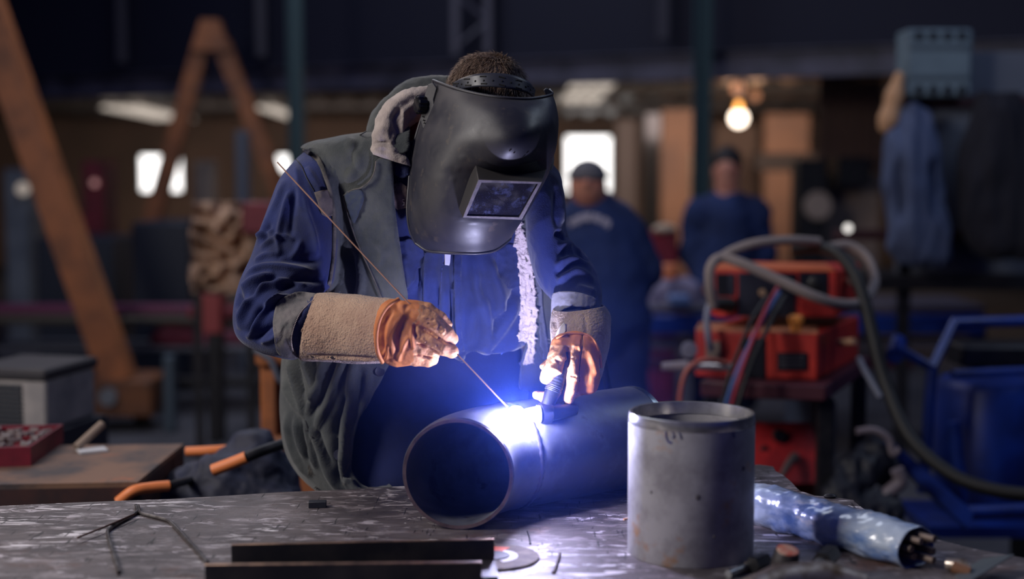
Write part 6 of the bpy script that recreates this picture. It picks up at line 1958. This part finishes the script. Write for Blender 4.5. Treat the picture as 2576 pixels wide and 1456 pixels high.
w6 = worker('person', (hx6, Y6, 0), 'person in grey cap and dark blue jacket seen from the back before the bright window',
       [('body', body6, M_skin, .014, 0), ('jacket', jac6, mat('worker_jacket', rgb(28, 48, 98), .9, col2=rgb(20, 36, 76), vscale=4), .014, .006), ('trousers', legs6, M_navy, .02, .006), ('cap', cap6, mat('grey_cap', rgb(86, 84, 92), .8), .010, 0)])
# the curved lettering across the back is too blurred to read: letter-sized marks on an arc
for c_ in w6.children:
    if c_.name.startswith('jacket'):
        jb = c_
bJ6 = bvh_of(([tuple(v.co) for v in jb.data.vertices], [tuple(p.vertices) for p in jb.data.polygons]))
lm = MB()
for k in range(9):
    t = k / 8
    x = 1440 + 92 * t; y = 572 - 26 * math.sin(math.pi * (t * .8 + .12)) 
    a0 = (-.5 + t) * .9
    for dx in (-3.4, 3.0) if k % 2 else (-3.4,):
        seam(lm, [(x + dx + 9 * math.sin(a0), y - 9), (x + dx - 2 * math.sin(a0), y + 9)], bJ6, .006, .0042, 2, Y6, n=6)
    seam(lm, [(x - 4, y - 8), (x + 4, y - 8)], bJ6, .006, .004, 2, Y6, n=6)
    if k % 3 != 1: seam(lm, [(x - 4, y + 1), (x + 4, y + 1)], bJ6, .006, .004, 2, Y6, n=6)
lm.build('back_lettering', mat('print_white', rgb(190, 186, 206), .7), w6)

# clutter bench between the workers
cb_ = thing('clutter_bench', (wx(1720, 7.4), 7.4, 0), 'low steel bench with blue front beam behind the red welding machine', 'workbench')
pbox(MB(), 1600, 768, 2480, 786, 7.4, .6).build('bench_top', mat('bench_grey', rgb(84, 80, 92), .5), cb_, smooth=False)
pbox(MB(), 1598, 792, 2480, 842, 7.35, .1).build('front_beam', M_blue, cb_, smooth=False)
pbox(MB(), 1600, 850, 2480, 880, 7.5, .1).build('lower_rail', mat('rail_grey', rgb(96, 92, 104), .5), cb_, smooth=False)
pbox(MB(), 1600, 905, 2300, 930, 7.6, .1).build('foot_rail', mat('rail_maroon', rgb(70, 30, 50), .5), cb_, smooth=False)
for x in (1612, 2040, 2460):
    c = P(x, 850, 7.7); MB().box((c.x, c.y, c.z / 2 + .02), (.07, .07, c.z + .1)).build('leg', M_dark, cb_, smooth=False)
tb6 = P(1700, 768, 7.6).z
one('red_bin', 1640, 583, 1705, 640, 8.2, .3, M_dred, 'dark red bin beyond the workbench clutter', 'bin', ground=True)
tag(MB().ball(P(1672, 575, 8.2), .06, 16, (1.2, 1, .5)).build('pale_bundle', M_cream), 'pale bundle lying on top of the dark red bin', 'bundle')
tag(MB().lathe(Vector((wx(1685, 7.6), 7.6, P(1685, 700, 7.6).z)), [(.05, 0), (.055, .02), (.055, .07), (.045, .08)], 20).build('orange_can', mat('orange_can', rgb(206, 120, 78), .5)), 'small orange can on top of the grey parts heap', 'can')
V, Fc = sdf_mesh(pchain([(1645, 735, 7.6, 16), (1680, 722, 7.6, 20), (1720, 728, 7.6, 20), (1752, 738, 7.6, 14), (1760, 760, 7.6, 10), (1640, 758, 7.6, 12)], .03), .012, .04)
V = rumple(V, Fc, .02, 8, 5, (1, 1, 1), True, 2)
tag(mesh_obj('rag_heap', V, Fc, mat('heap_grey', rgb(150, 144, 176), .6, col2=rgb(96, 92, 120), vscale=6)), 'heap of grey rags and parts on the steel bench left of the red machine', 'heap')
one('blue_grey_box', 1686, 744, 1738, 770, 7.3, .15, mat('pale_blue_box', rgb(104, 128, 176), .5), 'small pale blue box at the front of the grey parts heap', 'box')

# red welding machine on its cart
wm = thing('welding_machine', (wx(1950, 4.5), 4.6, 0), 'red welding machine in two stacked cases on a cart beyond the pipe offcut', 'welding machine')
def hexa(fl, fr, br, z0, z1, name, m, par, bev=.006):
    FL, FR, BR = [Vector((wx(a, Y), Y, 0)) for a, Y in (fl, fr, br)]
    BL_ = FL + BR - FR
    return MB().prism([tuple(FL[:2]), tuple(FR[:2]), tuple(BR[:2]), tuple(BL_[:2])], z0, z1).build(name, m, par, smooth=False, bevel=bev), FL, FR
zU1, zU0 = P(0, 681, 4.5).z, P(0, 797, 4.5).z
upc, FLu, FRu = hexa((1786, 4.56), (2108, 4.48), (2166, 4.88), zU0, zU1, 'upper_case', M_red, wm)
MB().prism([tuple((FLu + Vector((0.02, .0, 0)))[:2]), tuple((FRu + Vector((-.01, .0, 0)))[:2]), tuple((FRu + Vector((.03, .3, 0)))[:2]), tuple((FLu + Vector((.06, .3, 0)))[:2])], zU1, zU1 + .006).build('top_lid', mat('warm_lid', rgb(214, 112, 72), .45), wm, smooth=False)
def on_front(name, x0, y0, x1, y1, m, par, FL, FR, th=.008):
    d = (FR - FL)
    def at(px, py):
        # intersect the ray with the front plane of the case
        r = Vector(ray(px, py)); n = Vector((-d.y, d.x, 0))
        t = (FL - Vector(_C)).dot(n) / r.dot(n)
        return Vector(_C) + r * t
    q = [at(x0, y1), at(x1, y1), at(x1, y0), at(x0, y0)]
    nn = (q[1] - q[0]).cross(q[3] - q[0]).normalized()
    if nn.y > 0: nn = -nn
    q = [p + nn * .0006 for p in q]
    vs = q + [p + nn * th for p in q]
    return MB().add(vs, [(3, 2, 1, 0), (4, 5, 6, 7), (0, 1, 5, 4), (1, 2, 6, 5), (2, 3, 7, 6), (3, 0, 4, 7)]).build(name, m, par, smooth=False), at, nn
M_panel = mat('dark_panel', rgb(20, 22, 32), .35)
on_front('meter_panel', 1802, 688, 1846, 747, M_panel, wm, FLu, FRu)
on_front('control_panel', 1857, 686, 2000, 795, M_panel, wm, FLu, FRu, .010)
_, at_, nn_ = on_front('dial_plate', 2010, 684, 2080, 744, M_panel, wm, FLu, FRu)
MB().lathe(at_(2052, 714) + nn_ * .009, [(0, .002), (.022, .002), (.026, 0)], 24, axis=nn_, cap=False).build('dial', M_black, wm)
MB().lathe(at_(1918, 735) + nn_ * .012, [(0, .022), (.010, .02), (.012, 0)], 18, axis=nn_, cap=False).build('pale_knob', mat('pale_knob', rgb(206, 170, 130), .5), wm)
zL1, zL0 = P(0, 838, 4.38).z, P(0, 955, 4.38).z
lwc, FLl, FRl = hexa((1752, 4.46), (2062, 4.36), (2166, 4.90), zL0, zL1, 'lower_case', M_red, wm)
MB().prism([tuple(FLl[:2]), tuple(FRl[:2]), tuple((FRl + Vector((.045, .22, 0)))[:2]), tuple((FLl + Vector((.045, .22, 0)))[:2])], zL1, zL1 + .004).build('shelf_plate', mat('shelf_orange', rgb(206, 128, 90), .45, col2=rgb(150, 110, 92), vscale=12), wm, smooth=False)
on_front('side_recess', 1870, 850, 1924, 950, M_panel, wm, FLl, FRl)
on_front('rating_plate', 1955, 886, 2030, 930, M_panel, wm, FLl, FRl)
for k in range(4):
    on_front('plate_line', 1962, 893 + k * 9, 2022, 895.5 + k * 9, mat('plate_line', rgb(96, 92, 100), .6), wm, FLl, FRl, .0096)
_, at2, nn2 = on_front('left_recess', 1776, 858, 1812, 900, mat('socket_plate', rgb(120, 104, 96), .6), wm, FLl, FRl)
on_front('red_step', 1800, 745, 1852, 795, M_red, wm, FLu, FRu, .03)
MB().lathe(P(2002, 836, 4.40), [(.018, 0), (.018, .03), (.024, .032), (.024, .050), (.018, .056)], 24).build('orange_knob', mat('knob_orange', rgb(226, 140, 60), .5), wm)
MB().tube([P(2108, 862, 4.55), P(2150, 858, 4.50)], .011, 16).build('side_socket', mat('socket_beige', rgb(190, 150, 120), .5), wm)
MB().tube([P(2124, 710, 4.60), P(2142, 708, 4.56)], .012, 16).build('side_socket', mat('socket_beige', rgb(190, 150, 120), .5), wm)
trz = P(0, 992, 4.4).z
hexa((1765, 4.36), (2085, 4.26), (2196, 4.95), trz, zL0 - .001, 'tray', mat('tray_maroon', rgb(70, 28, 40), .5), wm)
for x, Y in ((1790, 4.5), (2075, 4.35), (2160, 4.85)):
    c = P(x, 1000, Y); MB().box((c.x, Y, trz / 2), (.045, .045, trz - .001)).build('leg', M_dark, wm, smooth=False)
MB().tube([P(1782, 768, 4.44), P(1808, 764, 4.46), P(1836, 768, 4.50)], [.014, .022, .026], 18).build('plug', M_rubber, wm)
ptube('plug_cable', [(1784, 768, 4.44), (1778, 800, 4.40), (1782, 850, 4.38), (1790, 880, 4.40)], .011, mat('grey_cable', rgb(110, 112, 130), .5), wm)
tag(MB().tube([P(1665, 922, 4.3), P(1729, 920, 4.3)], [.012, .017], 20).tube([P(1732, 920, 4.3), P(1840, 923, 4.34)], .013, 18).build('hose_coupling', mat('bright_coupling', rgb(210, 196, 190), .3, .7)), 'bright metal hose coupling at the left side of the red machine', 'coupling')
tag(MB().lathe(P(1733, 878, 4.36), [(.012, 0), (.026, .002), (.026, .014), (.012, .016)], 24, axis=(-.1, -1, 0)).build('ring_nut', mat('ring_steel', rgb(140, 140, 156), .4, .5)), 'grey ring nut above the bright hose coupling', 'nut')
def cable(name, pts, r, m, label):
    q = catmull([tuple(P(*p)) for p in pts], 10)
    return tag(MB().tube(q, r, 14).build(name, m), label, 'cable')
M_hose = mat('dusty_hose', rgb(134, 122, 118), .7, bump=.3, bscale=60)
cable('welding_cable', [(1795, 770, 4.36), (1786, 720, 4.34), (1788, 672, 4.34), (1815, 648, 4.36), (1870, 664, 4.34), (1950, 700, 4.32), (2040, 742, 4.30), (2110, 764, 4.34), (2165, 760, 4.42), (2196, 725, 4.5), (2198, 690, 4.55), (2178, 645, 4.6), (2135, 618, 4.62), (2085, 622, 4.6)], .0165, M_hose, 'thick dusty grey cable looped around the red welding machine')
cable('welding_cable', [(1800, 656, 4.42), (1850, 628, 4.44), (1910, 610, 4.46), (1990, 604, 4.5), (2060, 608, 4.55)], .0155, M_hose, 'dusty grey cable arching over the top of the red machine')
cable('welding_cable', [(1990, 625, 4.6), (2060, 622, 4.58), (2110, 640, 4.5), (2150, 690, 4.44), (2175, 760, 4.4), (2200, 860, 4.35), (2230, 970, 4.3), (2290, 1100, 4.2), (2390, 1190, 4.1), (2500, 1232, 4.0), (2640, 1250, 3.9)], .021, M_rubber, 'thick black cable falling from the red machine to the right edge')
cable('thin_cable', [(1960, 735, 4.42), (1920, 800, 4.32), (1880, 880, 4.25), (1845, 960, 4.2), (1820, 1040, 4.2)], .0075, mat('cable_blue', rgb(60, 90, 150), .5), 'thin blue cable hanging in front of the red machine')
cable('thin_cable', [(1970, 700, 4.40), (1930, 770, 4.31), (1892, 860, 4.24), (1860, 950, 4.18), (1835, 1040, 4.18)], .006, mat('cable_red', rgb(150, 40, 60), .5), 'thin red cable hanging beside the blue one')
cable('thin_cable', [(1975, 745, 4.40), (1940, 810, 4.30), (1900, 890, 4.22), (1868, 980, 4.17), (1850, 1050, 4.16)], .0075, M_rubber, 'thin black cable hanging right of the red one')
cable('thin_cable', [(1930, 745, 4.42), (1890, 810, 4.33), (1852, 900, 4.27), (1830, 960, 4.25), (1815, 1040, 4.25)], .007, M_rubber, 'thin black cable hanging left of the blue one')
cable('gas_hose', [(1712, 1060, 4.2), (1712, 990, 4.2), (1730, 930, 4.2), (1775, 905, 4.22), (1830, 914, 4.26)], .0085, mat('hose_brown', rgb(160, 84, 66), .5), 'reddish brown gas hose arching left of the red machine')
cable('grey_cable', [(2160, 900, 4.5), (2180, 940, 4.45), (2215, 1000, 4.4)], .010, mat('hose_grey', rgb(100, 104, 122), .5), 'short grey cable behind the thick black one')
# lower red unit on the cart shelf
lu = thing('wire_feeder', (wx(1985, 4.6), 4.6, 0), 'lower dark red unit with black knobs behind the pipe offcut', 'welding machine')
lz1, lz0 = P(0, 1062, 4.6).z, P(0, 1212, 4.6).z
q = [P(1860, 1062, 4.6), P(2040, 1062, 4.6), P(2080, 1215, 4.5), P(1850, 1215, 4.5)]
MB().quadslab([q[3], q[2], q[1], q[0]], -.25).build('case', mat('case_red', rgb(176, 34, 38), .5, col2=rgb(120, 24, 34), vscale=6), lu, smooth=False)
for x, y in ((1960, 1096), (1922, 1136)):
    MB().lathe(P(x, y, 4.57), [(.022, -.04), (.022, .012), (.018, .018)], 20, axis=(0, -1, .1)).build('knob', M_black, lu)
MB().tube([P(2000, 1150, 4.52), P(1985, 1165, 4.46), P(1965, 1200, 4.40)], [.018, .013, .008], 14).build('cable_plug', mat('plug_grey', rgb(96, 84, 84), .6), lu)
MB().box((q[2].x - .12, 4.7, lz0 / 2 - .05), (.34, .4, max(.05, lz0 - .1))).build('stand', M_dark, lu, smooth=False)
one('machine_guard', 2045, 1005, 2100, 1260, 4.75, .5, mat('panel_slate', rgb(34, 42, 60), .6), 'dark slate side panel under the red machine', 'panel', ground=True)
V, Fc = sdf_mesh(pchain([(2110, 1240, 4.3, 36), (2150, 1190, 4.35, 40), (2200, 1150, 4.4, 36), (2230, 1190, 4.4, 36)], .04) + pchain([(2120, 1290, 4.3, 50), (2220, 1290, 4.3, 50)], .04), .012, .04)
V = rumple(V, Fc, .012, 12, 9, (3, 1, 1), True, 2)
tag(mesh_obj('cable_bundle', V, Fc, mat('bundle_black', rgb(26, 28, 40), .6)), 'dark coiled bundle of cables right of the lower red unit', 'cable bundle')
tag(ptube('hook', [(2155, 1085, 4.35), (2200, 1082, 4.35), (2236, 1104, 4.35), (2246, 1140, 4.35), (2262, 1130, 4.35)], .012, mat('hook_grey', rgb(118, 108, 116), .5)), 'grey bent hook above the coiled cable bundle', 'hook')
tag(ptube('bent_bracket', [(2256, 1180, 4.3), (2266, 1210, 4.3), (2240, 1235, 4.3), (2220, 1260, 4.3), (2222, 1300, 4.3)], .022, mat('hook_grey', rgb(118, 108, 116), .5)), 'grey bent bracket below the hook beside the blue trolley', 'bracket')

# blue trolley at the right
bt = thing('trolley', (wx(2440, 4.9), 4.9, 0), 'deep blue steel trolley with drum body at the right edge', 'trolley')
MB().lathe(Vector((wx(2500, 5.0), 5.0, .30)), [(.18, 0), (.19, .01), (.19, P(0, 960, 5.0).z - .32), (.17, P(0, 945, 5.0).z - .31), (0, P(0, 945, 5.0).z - .30)], 40).build('drum', M_blue, bt)
def btube(pts, r=.020, name='frame_tube'):
    q = [P(*p) for p in pts]
    return MB().tube(q, r, 10).build(name, M_blue, bt)
btube([(2248, 872, 4.7), (2345, 925, 4.7), (2400, 812, 4.8), (2640, 806, 4.9)])
btube([(2345, 925, 4.7), (2330, 1130, 4.7), (2320, 1240, 4.7)])
btube([(2400, 1060, 4.6), (2420, 1260, 4.6)], .022)
btube([(2260, 860, 4.8), (2250, 895, 4.7)], .03, 'clamp')
btube([(2395, 940, 4.75), (2640, 930, 4.85)], .014)
q = [P(2200, 1120, 4.5), P(2232, 1108, 4.5), P(2440, 1290, 4.4), P(2425, 1330, 4.4)]
MB().quadslab([q[0], q[3], q[2], q[1]], .06).build('skid', M_blue, bt, smooth=False)
btube([(2420, 1290, 4.4), (2660, 1280, 4.5)], .024, 'cross_rail')
for x, Y in ((2345, 4.75), (2620, 4.9)):
    MB().lathe(Vector((wx(x, Y), Y, .13)), [(0, -.03), (.13, -.03), (.13, .03), (0, .03)], 28, axis=(1, 0, 0), cap=False).build('wheel', M_rubber, bt)
MB().box((wx(2490, 4.9), 4.9, .26), (.5, .4, .04)).build('deck', M_blue, bt, smooth=False)
pbox(MB(), 2420, 870, 2640, 925, 5.2, .2).build('dark_motor', M_dark, bt, smooth=False)

# ================================================================ WELDING SMOKE, ALSO MADE FOR THE ARC'S GLOW (after everything it hangs in)
def smoke_material():
    m = bpy.data.materials.new('blue_glow_smoke'); m.use_nodes = True
    nt = m.node_tree; nt.nodes.clear()
    v = nt.nodes.new('ShaderNodeVolumeScatter')
    v.inputs['Color'].default_value = (.10, .20, 1.0, 1)  # blue of the arc's glow put into the scatter colour
    g = nt.nodes.new('ShaderNodeNewGeometry')
    d = nt.nodes.new('ShaderNodeVectorMath'); d.operation = 'DISTANCE'
    d.inputs[1].default_value = tuple(ARC + Vector((-.02, 0, .02)))
    nt.links.new(g.outputs['Position'], d.inputs[0])
    r = nt.nodes.new('ShaderNodeMapRange'); r.interpolation_type = 'SMOOTHSTEP'
    r.inputs[1].default_value = .46; r.inputs[2].default_value = .0; r.inputs[3].default_value = 0; r.inputs[4].default_value = SMOKE
    nt.links.new(d.outputs['Value'], r.inputs[0]); nt.links.new(r.outputs[0], v.inputs['Density'])
    v.inputs['Anisotropy'].default_value = .15
    o = nt.nodes.new('ShaderNodeOutputMaterial')
    nt.links.new(v.outputs[0], o.inputs['Volume'])
    return m
SMOKE = .30
sm_ = MB().ball(ARC + Vector((-.02, 0, .02)), .46, 40, (1.0, 1.0, 1.0))
so = sm_.build('arc_glow_smoke', smoke_material())
tag(so, 'thin welding smoke tinted blue to stand for the glow round the arc', 'smoke', kind='stuff')
